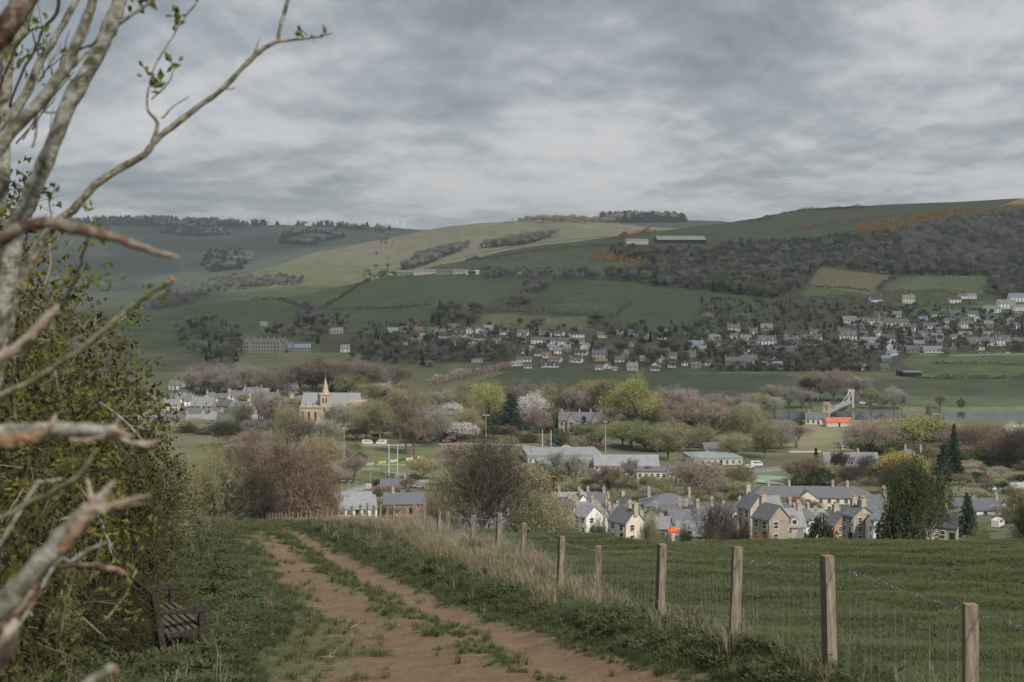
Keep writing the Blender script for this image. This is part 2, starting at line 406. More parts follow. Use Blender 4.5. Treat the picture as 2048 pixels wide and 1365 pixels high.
FAR_COL[(YY > 1226) & (YY < 1700) & (PXX > 640)] = (.066, .070, .046)
FAR_COL[(YY > 2000) & (PXX > 1150)] = WOODF
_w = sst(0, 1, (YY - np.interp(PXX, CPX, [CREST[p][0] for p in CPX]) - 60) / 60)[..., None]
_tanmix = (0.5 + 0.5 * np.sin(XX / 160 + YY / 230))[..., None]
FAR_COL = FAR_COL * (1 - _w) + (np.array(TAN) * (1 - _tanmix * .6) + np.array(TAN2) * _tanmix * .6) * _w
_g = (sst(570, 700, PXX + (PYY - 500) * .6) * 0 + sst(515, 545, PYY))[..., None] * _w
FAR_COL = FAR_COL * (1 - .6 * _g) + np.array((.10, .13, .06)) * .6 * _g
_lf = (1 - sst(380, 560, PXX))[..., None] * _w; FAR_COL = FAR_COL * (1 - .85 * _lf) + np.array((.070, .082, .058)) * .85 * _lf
_w2 = sst(0, 1, (YY - np.interp(PXX, CPX, [TANH[p][0] for p in CPX]) - 150) / 100)[..., None]
_pt = np.sign(np.sin(XX / 210 + 1.3 * np.sin(YY / 400)) * np.sin(YY / 290 + XX / 700)) * .5 + .5
_far = np.array((.044, .058, .046))[None, None] * (1 - _pt[..., None]) + np.array((.072, .086, .062))[None, None] * _pt[..., None]
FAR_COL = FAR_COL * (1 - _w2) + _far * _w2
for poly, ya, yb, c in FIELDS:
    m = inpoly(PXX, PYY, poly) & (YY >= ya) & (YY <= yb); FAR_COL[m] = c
# tracks and sand colours along the river banks
FAR_COL[(YY > 838) & (YY < 858)] = (.15, .14, .095); FAR_COL[(YY > 898) & (YY < 914)] = (.12, .13, .07)
nr, ncl = HT.shape
V = np.stack([XX, YY, HT], -1).reshape(-1, 3)
ii = (np.arange(nr - 1)[:, None] * ncl + np.arange(ncl - 1)[None, :]).ravel()
Fq = np.stack([ii, ii + 1, ii + ncl + 1, ii + ncl], 1)
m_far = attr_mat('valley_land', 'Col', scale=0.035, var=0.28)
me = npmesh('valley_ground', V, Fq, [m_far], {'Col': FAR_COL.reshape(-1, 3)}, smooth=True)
tag(link('valley_ground', me), kind='structure')

# ------------------------------------------------------------------ near slope with the track
gx = np.unique(np.round(np.concatenate([np.linspace(-118, -14, 36), np.arange(-14, -8, .3), np.arange(-8, 9, .12), np.arange(9, 24, .5), np.linspace(24, 118, 45)]), 3))
gy = np.unique(np.round(np.concatenate([np.linspace(-40, 4, 20), np.arange(4, 30, .16), np.arange(30, 60, .4), np.arange(60, 149.5, 1.2), [150.0]]), 3))
NX, NY = np.meshgrid(gx, gy); NZ = z_near(NX, NY)
def fbm(x, y, seed=0, oct=4, lam=1.0):
    r = np.random.RandomState(seed); s = 0; a = 1.0
    for o in range(oct):
        for _ in range(3):
            th = r.uniform(0, 6.28); s = s + a / 3 * np.sin((x * math.cos(th) + y * math.sin(th)) * 6.28 / lam + r.uniform(0, 6.28) + 1.5 * np.sin((x * math.sin(th) - y * math.cos(th)) * 3.1 / lam + r.uniform(0, 6)))
        a *= .55; lam *= .47
    return s
def track_l(y): return np.interp(y, [0, 14, 17, 20, 24, 30, 40, 55, 80, 110, 150], [-3.0, -2.65, -3.35, -3.35, -4.0, -5.6, -8.2, -10.6, -16.2, -22.8, -33])
def dirt_mask(x, y):
    """bare earth of the track: 1 = earth, 0 = grass"""
    d = x - rut_x(y); n = fbm(x, y, 5, 5, 2.2)
    r1 = np.exp(-(d / .33) ** 2) * 1.1
    r2 = np.exp(-((d + 1.38) / .66) ** 2) * .80 * (1 - sst(26, 60, y) * .45)
    mid = np.exp(-((d + .64) / .17) ** 2) * -.5 * sst(10, 14, y)
    inside = sst(-.3, .8, x - track_l(y)) * (1 - sst(.35, .75, d))
    base = .10 * inside * (1 - sst(30, 70, y) * .5) + .42 * inside * (1 - sst(15.5, 17.2, y)) * (x > -2.6)
    side = 0
    fade = 1 - .45 * sst(70, 120, y)
    return np.clip((r1 + r2 + mid + base + side + .42 * n * np.clip(inside + r1, 0, 1)) * fade, 0, 1)
DM = dirt_mask(NX, NY)
side = NX - fence_x(NY)
green = np.array((.068, .078, .040)); field = np.array((.075, .090, .044)); worn = np.array((.125, .125, .066)); litter = np.array((.075, .060, .038)); straw = np.array((.21, .185, .10))
NC = np.empty(NX.shape + (3,)); NC[:] = green
NC = np.where((side > .4)[..., None], field, NC)
ins = (sst(-.5, 1.0, NX - track_l(NY)) * (1 - sst(.6, 1.3, NX - rut_x(NY))))[..., None]; NC = NC * (1 - ins) + worn * ins
lt = (sst(-4.3, -5.4, NX) * (1 - sst(19, 24, NY)))[..., None]; NC = NC * (1 - lt) + litter * lt
st = (np.exp(-((side + .4) / .8) ** 2) * sst(24, 34, NY) * (1 - sst(95, 130, NY)))[..., None] * .8; NC = NC * (1 - st) + straw * st
gxn, gyn = len(gx), len(gy)
ii = (np.arange(gyn - 1)[:, None] * gxn + np.arange(gxn - 1)[None, :]).ravel()
Fq = np.stack([ii, ii + 1, ii + gxn + 1, ii + gxn], 1)
m_near = bpy.data.materials.new('turf_and_earth'); m_near.use_nodes = True; t = m_near.node_tree; L = t.links
for n in list(t.nodes): t.nodes.remove(n)
out = N(t, 'ShaderNodeOutputMaterial'); b = N(t, 'ShaderNodeBsdfPrincipled'); b.inputs['Roughness'].default_value = .95; b.inputs['Specular IOR Level'].default_value = .1
a = N(t, 'ShaderNodeAttribute'); a.attribute_name = 'Col'; ad = N(t, 'ShaderNodeAttribute'); ad.attribute_name = 'dirt'
tco = N(t, 'ShaderNodeTexCoord')
def nz_(scale, det=8, ro=.65):
    n = N(t, 'ShaderNodeTexNoise'); n.inputs['Scale'].default_value = scale; n.inputs['Detail'].default_value = det; n.inputs['Roughness'].default_value = ro
    L.new(tco.outputs['Object'], n.inputs[0]); return n.outputs[0]
def mm(op, p, q, r=None):
    n = N(t, 'ShaderNodeMath', operation=op)
    for i, v_ in enumerate((p, q, r)):
        if v_ is None: continue
        if isinstance(v_, (int, float)): n.inputs[i].default_value = v_
        else: L.new(v_, n.inputs[i])
    return n.outputs[0]
n1 = nz_(2.5); n2 = nz_(14); n3 = nz_(0.7, 5)
msk = mm('ADD', ad.outputs['Fac'], mm('MULTIPLY', mm('SUBTRACT', n1, .5), 1.7)); msk = mm('ADD', msk, mm('MULTIPLY', mm('SUBTRACT', n2, .5), 1.3))
mr = N(t, 'ShaderNodeMapRange'); mr.interpolation_type = 'SMOOTHSTEP'; L.new(msk, mr.inputs[0]); mr.inputs[1].default_value = .38; mr.inputs[2].default_value = .62
er = N(t, 'ShaderNodeValToRGB'); L.new(mm('ADD', mm('MULTIPLY', n1, .5), mm('MULTIPLY', n2, .5)), er.inputs[0])
er.color_ramp.elements[0].position = .3; er.color_ramp.elements[0].color = (.115, .075, .046, 1); er.color_ramp.elements[1].position = .72; er.color_ramp.elements[1].color = (.265, .190, .120, 1)
gv = mm('ADD', mm('MULTIPLY', n2, .9), mm('MULTIPLY', n3, .9)); gs = N(t, 'ShaderNodeVectorMath', operation='SCALE'); L.new(a.outputs['Color'], gs.inputs[0]); L.new(mm('ADD', gv, .15), gs.inputs['Scale'])
mx_ = N(t, 'ShaderNodeMix', data_type='RGBA'); L.new(mr.outputs[0], mx_.inputs[0]); L.new(gs.outputs[0], mx_.inputs[6]); L.new(er.outputs[0], mx_.inputs[7])
L.new(mx_.outputs[2], b.inputs['Base Color'])
bp = N(t, 'ShaderNodeBump'); bp.inputs['Strength'].default_value = .8; bp.inputs['Distance'].default_value = .06; L.new(mm('ADD', n1, mm('MULTIPLY', n2, .5)), bp.inputs['Height']); L.new(bp.outputs[0], b.inputs['Normal'])
L.new(b.outputs[0], out.inputs[0])
me = npmesh('grass_slope', np.stack([NX, NY, NZ], -1).reshape(-1, 3), Fq, [m_near], {'Col': NC.reshape(-1, 3), 'dirt': DM.ravel()}, smooth=True)
tag(link('hill_slope', me), kind='structure')
# river
rv = MB(); rv.add([(-760, 850, -90.2), (760, 850, -90.2), (760, 906, -90.2), (-760, 906, -90.2)], [(0, 1, 2, 3)])
m_river = mat('river_water', (.035, .055, .062), rough=.12, var=.15, scale=.15, bump=.12, spec=.5, stretch=(.3, 2, 1))
tag(rv.build('river', m_river), kind='structure')
# ------------------------------------------------------------------ trees: shared meshes, one object per tree
def rvec(r):
    while True:
        v = Vector((r.uniform(-1, 1), r.uniform(-1, 1), r.uniform(-1, 1)))
        if 0.05 < v.length < 1: return v.normalized()
def grow(seed, fork=.20, spread=.82, up=.30, nch=(6, 5, 5, 4, 4), lens=(.36, .30, .20, .13, .08), detail=5, wob=.16):
    """a tree of unit height: tube segments per level and the twig tips"""
    r = random.Random(seed); segs = [[] for _ in range(7)]; tips = []
    def branch(p, d, ln, rad, lv):
        pts = [p]; q = p.copy(); dd = d.copy(); k = 3 if lv < 3 else 2
        for i in range(k):
            dd = (dd + rvec(r) * wob + Vector((0, 0, up * .18))).normalized(); q = q + dd * (ln / k); pts.append(q.copy())
        segs[lv].append((pts, [rad * (1 - .55 * i / k) for i in range(k + 1)]))
        if lv >= detail: tips.append((pts[-1], dd)); return
        n = nch[min(lv, len(nch) - 1)]
        n = max(2, n + r.choice((-1, 0, 0, 1)))
        for i in range(n):
            f = .35 + .65 * (i + r.random() * .6) / n if lv > 0 else .7 + .3 * r.random()
            f = min(f, 1.0); s = f * k; j = min(int(s), k - 1); bp = pts[j].lerp(pts[j + 1], s - j)
            nd = (dd * (1.0 - spread * .45) + rvec(r) * spread + Vector((0, 0, up))).normalized()
            branch(bp, nd, lens[min(lv, len(lens) - 1)] * r.uniform(.7, 1.2), rad * .5 * r.uniform(.8, 1.1), lv + 1)
    r0 = .022
    tp = [Vector((0, 0, -.03)), Vector((0, 0, fork * .5)), Vector((r.uniform(-.01, .01), r.uniform(-.01, .01), fork))]
    segs[0].append((tp, [r0 * 1.35, r0, r0 * .9]))
    n = nch[0]
    for i in range(n):
        a = 6.283 * (i + r.random() * .5) / n; tilt = r.uniform(.25, spread + .25)
        d = Vector((math.cos(a) * tilt, math.sin(a) * tilt, 1)).normalized()
        z = fork * r.uniform(.72, 1.0); branch(Vector((0, 0, z)), d, lens[0] * r.uniform(.8, 1.1), r0 * .6, 1)
    d = Vector((0, 0, 1)); branch(tp[-1], d, lens[0] * 1.05, r0 * .75, 1)
    # normalise to unit height and unit half width .5
    al = np.array([tuple(q) for L_ in segs for s_ in L_ for q in s_[0]]); h = al[:, 2].max(); w = np.percentile(np.hypot(al[:, 0], al[:, 1]), 97)
    return segs, tips, h, w
def slivers(P, D, Ln, Wd, rng):
    """thin triangles from points P along D"""
    n = len(P); R = rng.normal(size=(n, 3)); S = np.cross(D, R); S /= np.linalg.norm(S, axis=1)[:, None] + 1e-9
    V = np.empty((n, 3, 3)); V[:, 0] = P - S * Wd[:, None] / 2; V[:, 1] = P + S * Wd[:, None] / 2; V[:, 2] = P + D * Ln[:, None]
    return V.reshape(-1, 3)
def leaves_tri(P, size, rng, aspect=.8):
    n = len(P); A = rng.normal(size=(n, 3)); A /= np.linalg.norm(A, axis=1)[:, None]; B = np.cross(A, rng.normal(size=(n, 3))); B /= np.linalg.norm(B, axis=1)[:, None] + 1e-9
    s = size * rng.uniform(.6, 1.3, n)[:, None]; V = np.empty((n, 3, 3)); V[:, 0] = P - A * s / 2; V[:, 1] = P + A * s / 2 + B * s * .1; V[:, 2] = P + B * s * aspect
    return V.reshape(-1, 3)
class Proto: pass
def tree_proto(name, seed, H, W, kind='bare', tubes=3, twig=1.0, tw=.05, leaf=.35, nleaf=3, ntwig=3, **kw):
    """kind: bare, leafy, haze (twigs with small buds). Real metres."""
    segs, tips, h, w = grow(seed, **kw); rng = np.random.RandomState(seed)
    S = np.array((W / 2 / w, W / 2 / w, H / h))
    mb = MB()
    for lv in range(tubes):
        for pts, rad in segs[lv]:
            mb.tube([Vector(np.array(p) * S) for p in pts], [max(q * H * (.9 if lv == 0 else .75), .03) for q in rad], n=6 if lv == 0 else 4 if lv == 1 else 3, cap=False)
    pr = Proto(); pr.trunk = mb.mesh(name + '_trunk', [M_BARK], smooth=True)
    Ps, Ds, Ls, Ws = [], [], [], []
    for lv in range(tubes, 7):
        for pts, rad in segs[lv]:
            a = np.array(pts[0]) * S; b_ = np.array(pts[-1]) * S; d = b_ - a; l = np.linalg.norm(d) + 1e-6
            Ps.append(a); Ds.append(d / l); Ls.append(l * 1.1); Ws.append(max(tw * 1.6, rad[0] * H * .9) if lv < 5 else tw * 1.3)
    T = np.array([np.array(p) * S for p, d in tips]); TD = np.array([tuple(d) for p, d in tips])
    for k in range(ntwig):
        n = len(T); d = TD * .8 + rng.normal(size=(n, 3)) * .55; d[:, 2] += .25; d /= np.linalg.norm(d, axis=1)[:, None]
        Ps += list(T + rng.normal(size=(n, 3)) * .12 * twig); Ds += list(d); Ls += list(rng.uniform(.6, 1.3, n) * twig); Ws += [tw] * n
    V = slivers(np.array(Ps), np.array(Ds), np.array(Ls), np.array(Ws), rng)
    if kind != 'bare':
        Q = np.repeat(T, nleaf, 0); Q = Q + rng.normal(size=Q.shape) * twig * .55
        V = np.concatenate([V, leaves_tri(Q, leaf, rng)]) if kind == 'haze' else np.concatenate([V[:len(V) // 2 // 3 * 3], leaves_tri(Q, leaf, rng)])
    pr.crown = npmesh(name + '_crown', V, np.arange(len(V)).reshape(-1, 3), [M_TWIG]); pr.H = H; pr.W = W; pr.n = len(V) // 3
    return pr
M_BARK = mat('bark_grey', (.13, .115, .09), var=.35, scale=1.2, rnd=.2)
M_BARKP = mat('bark_pale', (.27, .25, .20), var=.3, scale=1.0, rnd=.15)
M_TWIG = mat('twigs_brown', (.115, .085, .066), var=.2, scale=.3, rnd=.2)
TW = {'pink': mat('twigs_pinkish', (.290, .235, .195), var=.2, scale=.25, rnd=.16), 'brown': mat('twigs_warm', (.185, .145, .105), var=.25, scale=.25, rnd=.2),
      'grey': mat('twigs_grey', (.290, .275, .240), var=.2, scale=.25, rnd=.18), 'dark': mat('twigs_dark', (.072, .062, .050), var=.25, scale=.25, rnd=.2),
      'bud': mat('buds_olive', (.235, .230, .125), var=.25, scale=.3, rnd=.2), 'tan': mat('buds_tan', (.275, .235, .140), var=.25, scale=.3, rnd=.2),
      'green': mat('leaves_fresh', (.165, .190, .080), var=.3, scale=.3, rnd=.22, trans=.25), 'yellow': mat('leaves_yellow_green', (.33, .33, .13), var=.25, scale=.3, rnd=.12, trans=.25),
      'gold': mat('leaves_golden', (.37, .32, .09), var=.25, scale=.3, rnd=.1, trans=.2), 'dgreen': mat('leaves_deep', (.066, .082, .036), var=.3, scale=.35, rnd=.2, trans=.15),
      'blossom': mat('blossom_white', (.50, .48, .45), var=.2, scale=.3, rnd=.1), 'red': mat('leaves_crimson', (.17, .045, .05), var=.3, scale=.4, rnd=.1),
      'fir': mat('needles_dark', (.026, .045, .026), var=.35, scale=.4, rnd=.25), 'cedar': mat('needles_blue_green', (.035, .062, .042), var=.35, scale=.3, rnd=.15),
      'yew': mat('needles_yew', (.030, .045, .018), var=.4, scale=.5, rnd=.2), 'wgrey': mat('wood_grey', (.205, .215, .20), var=.2, scale=.1, rnd=.25), 'wbrown': mat('wood_brown', (.155, .150, .120), var=.2, scale=.1, rnd=.25), 'wdark': mat('wood_dark', (.105, .112, .096), var=.2, scale=.1, rnd=.25), 'wgreen': mat('wood_green', (.110, .125, .082), var=.25, scale=.1, rnd=.3),
      'orange': mat('leaves_rust', (.24, .12, .035), var=.3, scale=.4, rnd=.15)}
PR = {}
PR['bare'] = [tree_proto('bare_tree_%d' % i, 20 + i, 18, 15 + i, 'bare', tubes=3, twig=1.3, tw=.075, ntwig=3) for i in range(3)]
PR['wide'] = [tree_proto('spreading_tree_%d' % i, 40 + i, 15, 19, 'bare', tubes=3, twig=1.2, tw=.075, ntwig=3, spread=1.0, up=.15, fork=.22) for i in range(2)]
PR['tall'] = [tree_proto('slender_tree_%d' % i, 50 + i, 20, 10, 'bare', tubes=3, twig=1.2, tw=.065, ntwig=3, spread=.5, up=.4, fork=.28, nch=(5, 5, 4, 4, 4)) for i in range(2)]
PR['haze'] = [tree_proto('budding_tree_%d' % i, 60 + i, 16, 13, 'haze', tubes=3, twig=1.2, tw=.06, ntwig=2, nleaf=2, leaf=.28) for i in range(3)]
PR['leafy'] = [tree_proto('leafy_tree_%d' % i, 70 + i, 15, 13, 'leafy', tubes=2, twig=1.1, tw=.06, ntwig=1, nleaf=5, leaf=.42) for i in range(3)]
PR['near'] = [tree_proto('oak_detailed', 91, 12, 12, 'bare', tubes=4, twig=.45, tw=.024, ntwig=4, spread=.85, up=.24, fork=.24, nch=(7, 5, 5, 4, 4), wob=.24)]
PR['nearb'] = [tree_proto('hawthorn_thicket_%d' % i, 95 + i, 8, 9, 'bare', tubes=3, twig=.5, tw=.026, ntwig=6, spread=1.0, up=.15, fork=.08, nch=(8, 5, 5, 5, 4), wob=.3) for i in range(2)]
PR['nearl'] = [tree_proto('ivy_tree', 99, 14, 13, 'haze', tubes=4, twig=.6, tw=.05, ntwig=3, nleaf=3, leaf=.24, spread=.85, fork=.18, wob=.24)]
def conifer_proto(name, seed, H, W, layers=26, droop=.25, top=.08, kind='fir'):
    r = random.Random(seed); rng = np.random.RandomState(seed); pr = Proto(); mb = MB()
    mb.tube([(0, 0, -.4), (0, 0, H * .5), (0, 0, H * .97)], [H * .016, H * .01, .03], n=6, cap=False); pr.trunk = mb.mesh(name + '_trunk', [M_BARK], True)
    P = []; D = []; Ln = []; Wd = []; LP = []
    for i in range(layers):
        f = (i + .5) / layers; z = H * (.10 + .88 * f); rad = W / 2 * ((1 - f) ** .75 + top) * (1 + .18 * math.sin(i * 2.1)) if kind == 'fir' else W / 2 * max(.12, math.sin(math.pi * (.12 + .85 * f)) ** .6 * (1.1 - .35 * f))
        nb = int(9 + 9 * (1 - f))
        for k in range(nb):
            a = r.uniform(0, 6.283); l = rad * r.uniform(.7, 1.15); d = Vector((math.cos(a), math.sin(a), -droop * r.uniform(.3, 1.4)))
            base = Vector((0, 0, z + r.uniform(-.3, .3)))
            m = max(3, int(l / .35))
            for q in range(m):
                p = base + d * (l * (q + .6) / m)
                for _ in range(3): LP.append(tuple(p + rvec(r) * .28 + Vector((0, 0, -.1))))
            P.append(tuple(base)); D.append(tuple(d.normalized())); Ln.append(l); Wd.append(.12)
    V = np.concatenate([slivers(np.array(P), np.array(D), np.array(Ln), np.array(Wd), rng), leaves_tri(np.array(LP), .55, rng, 1.0)])
    pr.crown = npmesh(name + '_crown', V, np.arange(len(V)).reshape(-1, 3), [M_TWIG]); pr.H = H; pr.W = W; pr.n = len(V) // 3; return pr
PR['fir'] = [conifer_proto('fir_%d' % i, 120 + i, 16, 7.5, layers=24) for i in range(2)]
PR['cedar'] = [conifer_proto('cedar', 130, 18, 13, layers=17, droop=.05, top=.22), ]
def shrub_proto(name, seed, H=3.0, W=3.6, n=2600, leaf=.16):
    rng = np.random.RandomState(seed); r = random.Random(seed); pr = Proto(); mb = MB()
    for k in range(7):
        a = r.uniform(0, 6.28); q = r.uniform(.2, .7)
        mb.tube([(0, 0, -.2), (math.cos(a) * W * .2 * q, math.sin(a) * W * .2 * q, H * .4), (math.cos(a) * W * .42 * q, math.sin(a) * W * .42 * q, H * .85)], [.06, .04, .012], n=4, cap=False)
    pr.trunk = mb.mesh(name + '_stems', [M_BARK], True)
    u = rng.normal(size=(n, 3)); u /= np.linalg.norm(u, axis=1)[:, None]; rad = rng.uniform(.55, 1.0, n) ** .6
    lob = 1 + .16 * np.sin(u[:, 0] * 5 + seed) + .14 * np.sin(u[:, 1] * 6.3 + seed * 2) + .12 * np.sin(u[:, 2] * 7)
    P = u * (rad * lob)[:, None] * np.array((W / 2, W / 2, H / 2)) + np.array((0, 0, H * .5)); P = P[P[:, 2] > 0]
    V = leaves_tri(P, leaf, rng)
    pr.crown = npmesh(name + '_crown', V, np.arange(len(V)).reshape(-1, 3), [M_TWIG]); pr.H = H; pr.W = W; pr.n = len(V) // 3; return pr
PR['shrub'] = [shrub_proto('shrub_%d' % i, 140 + i, leaf=.2) for i in range(3)]
WK = {'shrub': 1.0, 'fir': 1.05, 'cedar': 1.05, 'near': 1.05, 'nearb': 1.15, 'nearl': 1.15}
LABELQ = []     # things whose label is finished at the end of the script: (object, phrase, px, py, family)
def tree(px, py, top, wpx, typ, col, phrase=None, cat='tree', group=None, y0=175.0, Y=None, bark=None, name=None, land=None):
    """one tree: trunk foot at (px, py) on the land, crown top at row top, crown wpx wide (photograph pixels)"""
    p = at(px, py, y0) if Y is None else Vector(((px - 1024) / F * Y, Y, float(ground((px - 1024) / F * Y, Y))))
    H = max(1.2, (HZ - top) / F * p.y - p.z); W = wpx / F * p.y
    pr = PR[typ][R0.randrange(len(PR[typ]))]
    nm = name or {'fir': 'fir_tree', 'cedar': 'cedar_tree', 'shrub': 'shrub'}.get(typ, 'tree')
    o = empty(nm, p, R0.uniform(0, 6.28), (W / pr.W * WK.get(typ, 1.42),) * 2 + (H / pr.H,))
    link('trunk' if typ != 'shrub' else 'stems', pr.trunk, o, bark or (M_BARKP if R0.random() < .35 else M_BARK))
    link('crown', pr.crown, o, TW[col])
    tag(o, None, cat, group)
    d = {'pink': 'pinkish-brown', 'brown': 'warm brown', 'grey': 'pale grey', 'dark': 'dark brown', 'bud': 'olive budding', 'tan': 'tan budding', 'green': 'fresh green', 'yellow': 'yellow-green', 'gold': 'golden yellow',
         'dgreen': 'deep green', 'blossom': 'white blossoming', 'red': 'crimson', 'fir': 'dark green', 'cedar': 'blue-green', 'yew': 'very dark green', 'orange': 'rust-coloured'}[col]
    t_ = {'bare': 'bare tree', 'wide': 'spreading bare tree', 'tall': 'slender tree', 'haze': 'tree', 'leafy': 'leafy tree', 'near': 'spreading oak', 'nearb': 'twiggy thorn tree', 'nearl': 'ivy-clad tree', 'fir': 'fir', 'cedar': 'cedar', 'shrub': 'bush'}[typ]
    LABELQ.append((o, phrase or (('tall ' if H > 17 else 'small ' if H < 7 and typ != 'shrub' else '') + d + ' ' + t_), px, py if py > top else top, 'tree', phrase is not None and land is None))
    return o
# ------------------------------------------------------------------ the trees one can tell apart (px, foot row, top row, width px, shape, colour)
TREES = [
 # behind the village roofs on the left
 (385,792,735,40,'bare','pink'),(408,788,722,52,'bare','pink'),(436,790,724,50,'bare','grey'),(470,792,728,62,'wide','grey'),(505,790,727,60,'bare','grey'),(540,790,733,56,'wide','grey'),(568,788,736,48,'bare','pink'),
 (600,788,720,58,'bare','pink'),(632,786,716,52,'bare','brown'),(664,788,724,50,'tall','pink'),(692,790,722,54,'bare','pink'),(714,796,742,60,'haze','tan'),(742,794,718,62,'bare','pink'),(764,800,764,30,'leafy','blossom'),(470,775,752,20,'leafy','dgreen'),(735,812,765,45,'haze','bud'),
 (795,862,772,42,'haze','tan'),(826,846,768,48,'haze','bud'),(800,880,790,58,'tall','brown'),(855,838,775,40,'haze','bud'),(880,850,780,46,'tall','grey'),(905,842,772,44,'haze','bud'),(862,888,808,52,'bare','grey'),(930,856,778,46,'haze','tan'),
 (905,860,806,46,'leafy','blossom'),(950,842,762,52,'haze','bud'),(978,852,757,58,'haze','yellow'),(940,880,810,50,'haze','tan'),(1000,836,768,40,'haze','bud'),(1022,868,786,48,'cedar','cedar'),(1060,860,783,38,'leafy','blossom'),
 (1048,832,757,60,'bare','pink'),(1078,876,812,44,'bare','pink'),(1098,846,762,48,'haze','bud'),(1128,842,764,50,'haze','green'),(1144,848,772,36,'tall','grey'),(1160,838,760,46,'haze','bud'),(1185,842,758,52,'haze','tan'),(1208,846,756,46,'tall','bud'),
 (1092,842,800,10,'fir','fir'),(1168,868,832,24,'fir','yew'),(1188,868,838,18,'fir','yew'),(1235,846,762,50,'haze','bud'),(1268,868,742,84,'haze','yellow'),(1262,896,838,84,'haze','green'),(1245,892,842,50,'leafy','bud'),(1290,902,850,60,'leafy','green'),
 (1300,862,790,44,'haze','tan'),(1306,838,826,24,'fir','fir'),(1330,850,772,54,'bare','pink'),(1362,850,776,58,'bare','pink'),(1392,872,788,60,'bare','pink'),(1350,900,838,52,'haze','tan'),(1336,922,850,54,'haze','bud'),(1425,858,784,46,'bare','pink'),(1446,832,790,18,'fir','fir'),(1412,822,806,12,'fir','dgreen'),
 (1430,888,806,54,'tall','pink'),(1460,884,812,56,'tall','pink'),(1485,896,806,46,'haze','bud'),(1405,906,846,50,'haze','bud'),(1510,880,818,48,'haze','tan'),(1506,886,858,18,'fir','yew'),(1470,918,866,56,'haze','bud'),(1530,916,840,50,'haze','bud'),(1560,906,838,44,'bare','grey'),(1548,838,796,30,'bare','grey'),
 (1520,814,784,34,'bare','grey'),(1548,818,768,28,'tall','grey'),(1578,818,772,36,'bare','grey'),(1604,818,774,34,'bare','grey'),(1622,818,782,24,'tall','grey'),(1500,832,796,40,'shrub','bud'),
 (1352,834,768,30,'bare','grey'),(1380,834,774,34,'bare','grey'),(1700,800,776,30,'bare','pink'),(1640,800,738,56,'bare','pink'),(1668,804,736,60,'bare','pink'),(1622,802,752,40,'bare','dark'),(1722,806,752,30,'tall','grey'),
 (1742,822,775,28,'tall','bud'),(1762,820,792,24,'haze','yellow'),(1788,822,772,30,'bare','grey'),(1806,822,785,20,'tall','grey'),(1880,822,786,22,'tall','tan'),(1858,834,808,16,'fir','bud'),(1922,815,798,16,'shrub','dgreen'),
 (1790,862,828,56,'wide','pink'),(1730,890,834,60,'wide','pink'),(1762,912,832,66,'wide','pink'),(1842,898,818,26,'bare','pink'),(1826,906,828,100,'leafy','yellow'),(1870,908,862,50,'haze','tan'),(1895,910,846,50,'bare','pink'),(1935,920,838,66,'wide','brown'),
 (1975,916,842,60,'wide','brown'),(2012,930,850,70,'wide','brown'),(2045,938,845,60,'wide','dark'),(1790,925,880,50,'shrub','dgreen'),(1745,912,888,30,'shrub','yew'),
 (2038,890,846,44,'leafy','blossom'),(1996,890,852,40,'haze','grey'),(1908,946,848,28,'fir','fir'),(1888,962,888,44,'fir','fir'),(1912,960,900,34,'fir','fir'),
 (1620,968,910,70,'bare','brown'),(1590,968,922,40,'haze','tan'),(1640,975,938,60,'shrub','yew'),(1600,978,950,56,'shrub','yew'),(1632,950,895,20,'fir','yew'),(1680,965,900,34,'tall','dark'),(1660,972,930,40,'leafy','bud'),(1700,980,930,44,'bare','dark'),(1740,965,905,54,'wide','dark'),(1765,972,915,50,'wide','brown'),
 (1815,975,902,62,'leafy','gold'),(1940,968,944,18,'fir','bud'),(1955,966,945,32,'shrub','yew'),(1785,990,920,40,'wide','dark'),(1975,985,950,30,'shrub','brown'),(1665,940,905,18,'fir','dgreen'),
 # around the clubhouse and the pitch
 (452,872,826,36,'bare','grey'),(490,872,806,30,'tall','brown'),(520,880,776,30,'tall','grey'),(548,884,786,50,'tall','pink'),(575,900,812,50,'haze','bud'),(466,866,812,50,'leafy','green'),(500,880,836,60,'leafy','dgreen'),(600,905,826,56,'haze','brown'),(634,896,850,34,'leafy','blossom'),(650,906,836,46,'bare','grey'),
 (505,906,858,40,'haze','pink'),(672,880,806,40,'tall','grey'),(700,872,806,46,'haze','tan'),(732,882,792,52,'haze','bud'),(760,886,796,52,'haze','bud'),(708,965,905,46,'bare','pink'),(680,955,918,50,'leafy','blossom'),(676,968,930,44,'bare','grey'),(640,955,870,60,'haze','tan'),
 (812,905,800,58,'haze','brown'),(828,910,834,30,'tall','brown'),(875,892,818,50,'bare','grey'),(842,880,790,60,'bare','brown'),(720,930,904,26,'shrub','cedar'),(915,884,842,60,'leafy','blossom'),(845,960,915,50,'leafy','tan'),(910,930,880,60,'wide','pink'),
 (1120,892,860,40,'shrub','dgreen'),(1058,886,868,40,'shrub','dgreen'),(1190,892,866,30,'shrub','dgreen'),(1170,872,858,40,'shrub','green'),(1318,905,856,40,'leafy','bud'),(1110,975,900,30,'tall','grey'),(1150,985,905,34,'tall','grey'),(1215,1000,930,54,'tall','brown'),(1262,972,915,30,'tall','grey'),(1295,968,935,40,'shrub','red'),(1085,990,925,50,'leafy','green'),(1060,1000,930,60,'leafy','tan'),
 (1395,1000,905,84,'wide','pink'),(1440,990,955,50,'bare','pink'),(1370,975,920,50,'bare','pink'),(1475,985,925,44,'haze','bud'),(1495,975,940,36,'shrub','tan'),(1180,985,950,40,'shrub','bud'),(1235,975,935,30,'haze','bud'),(1340,985,955,26,'shrub','bud'),
]
for a in TREES: tree(*a)
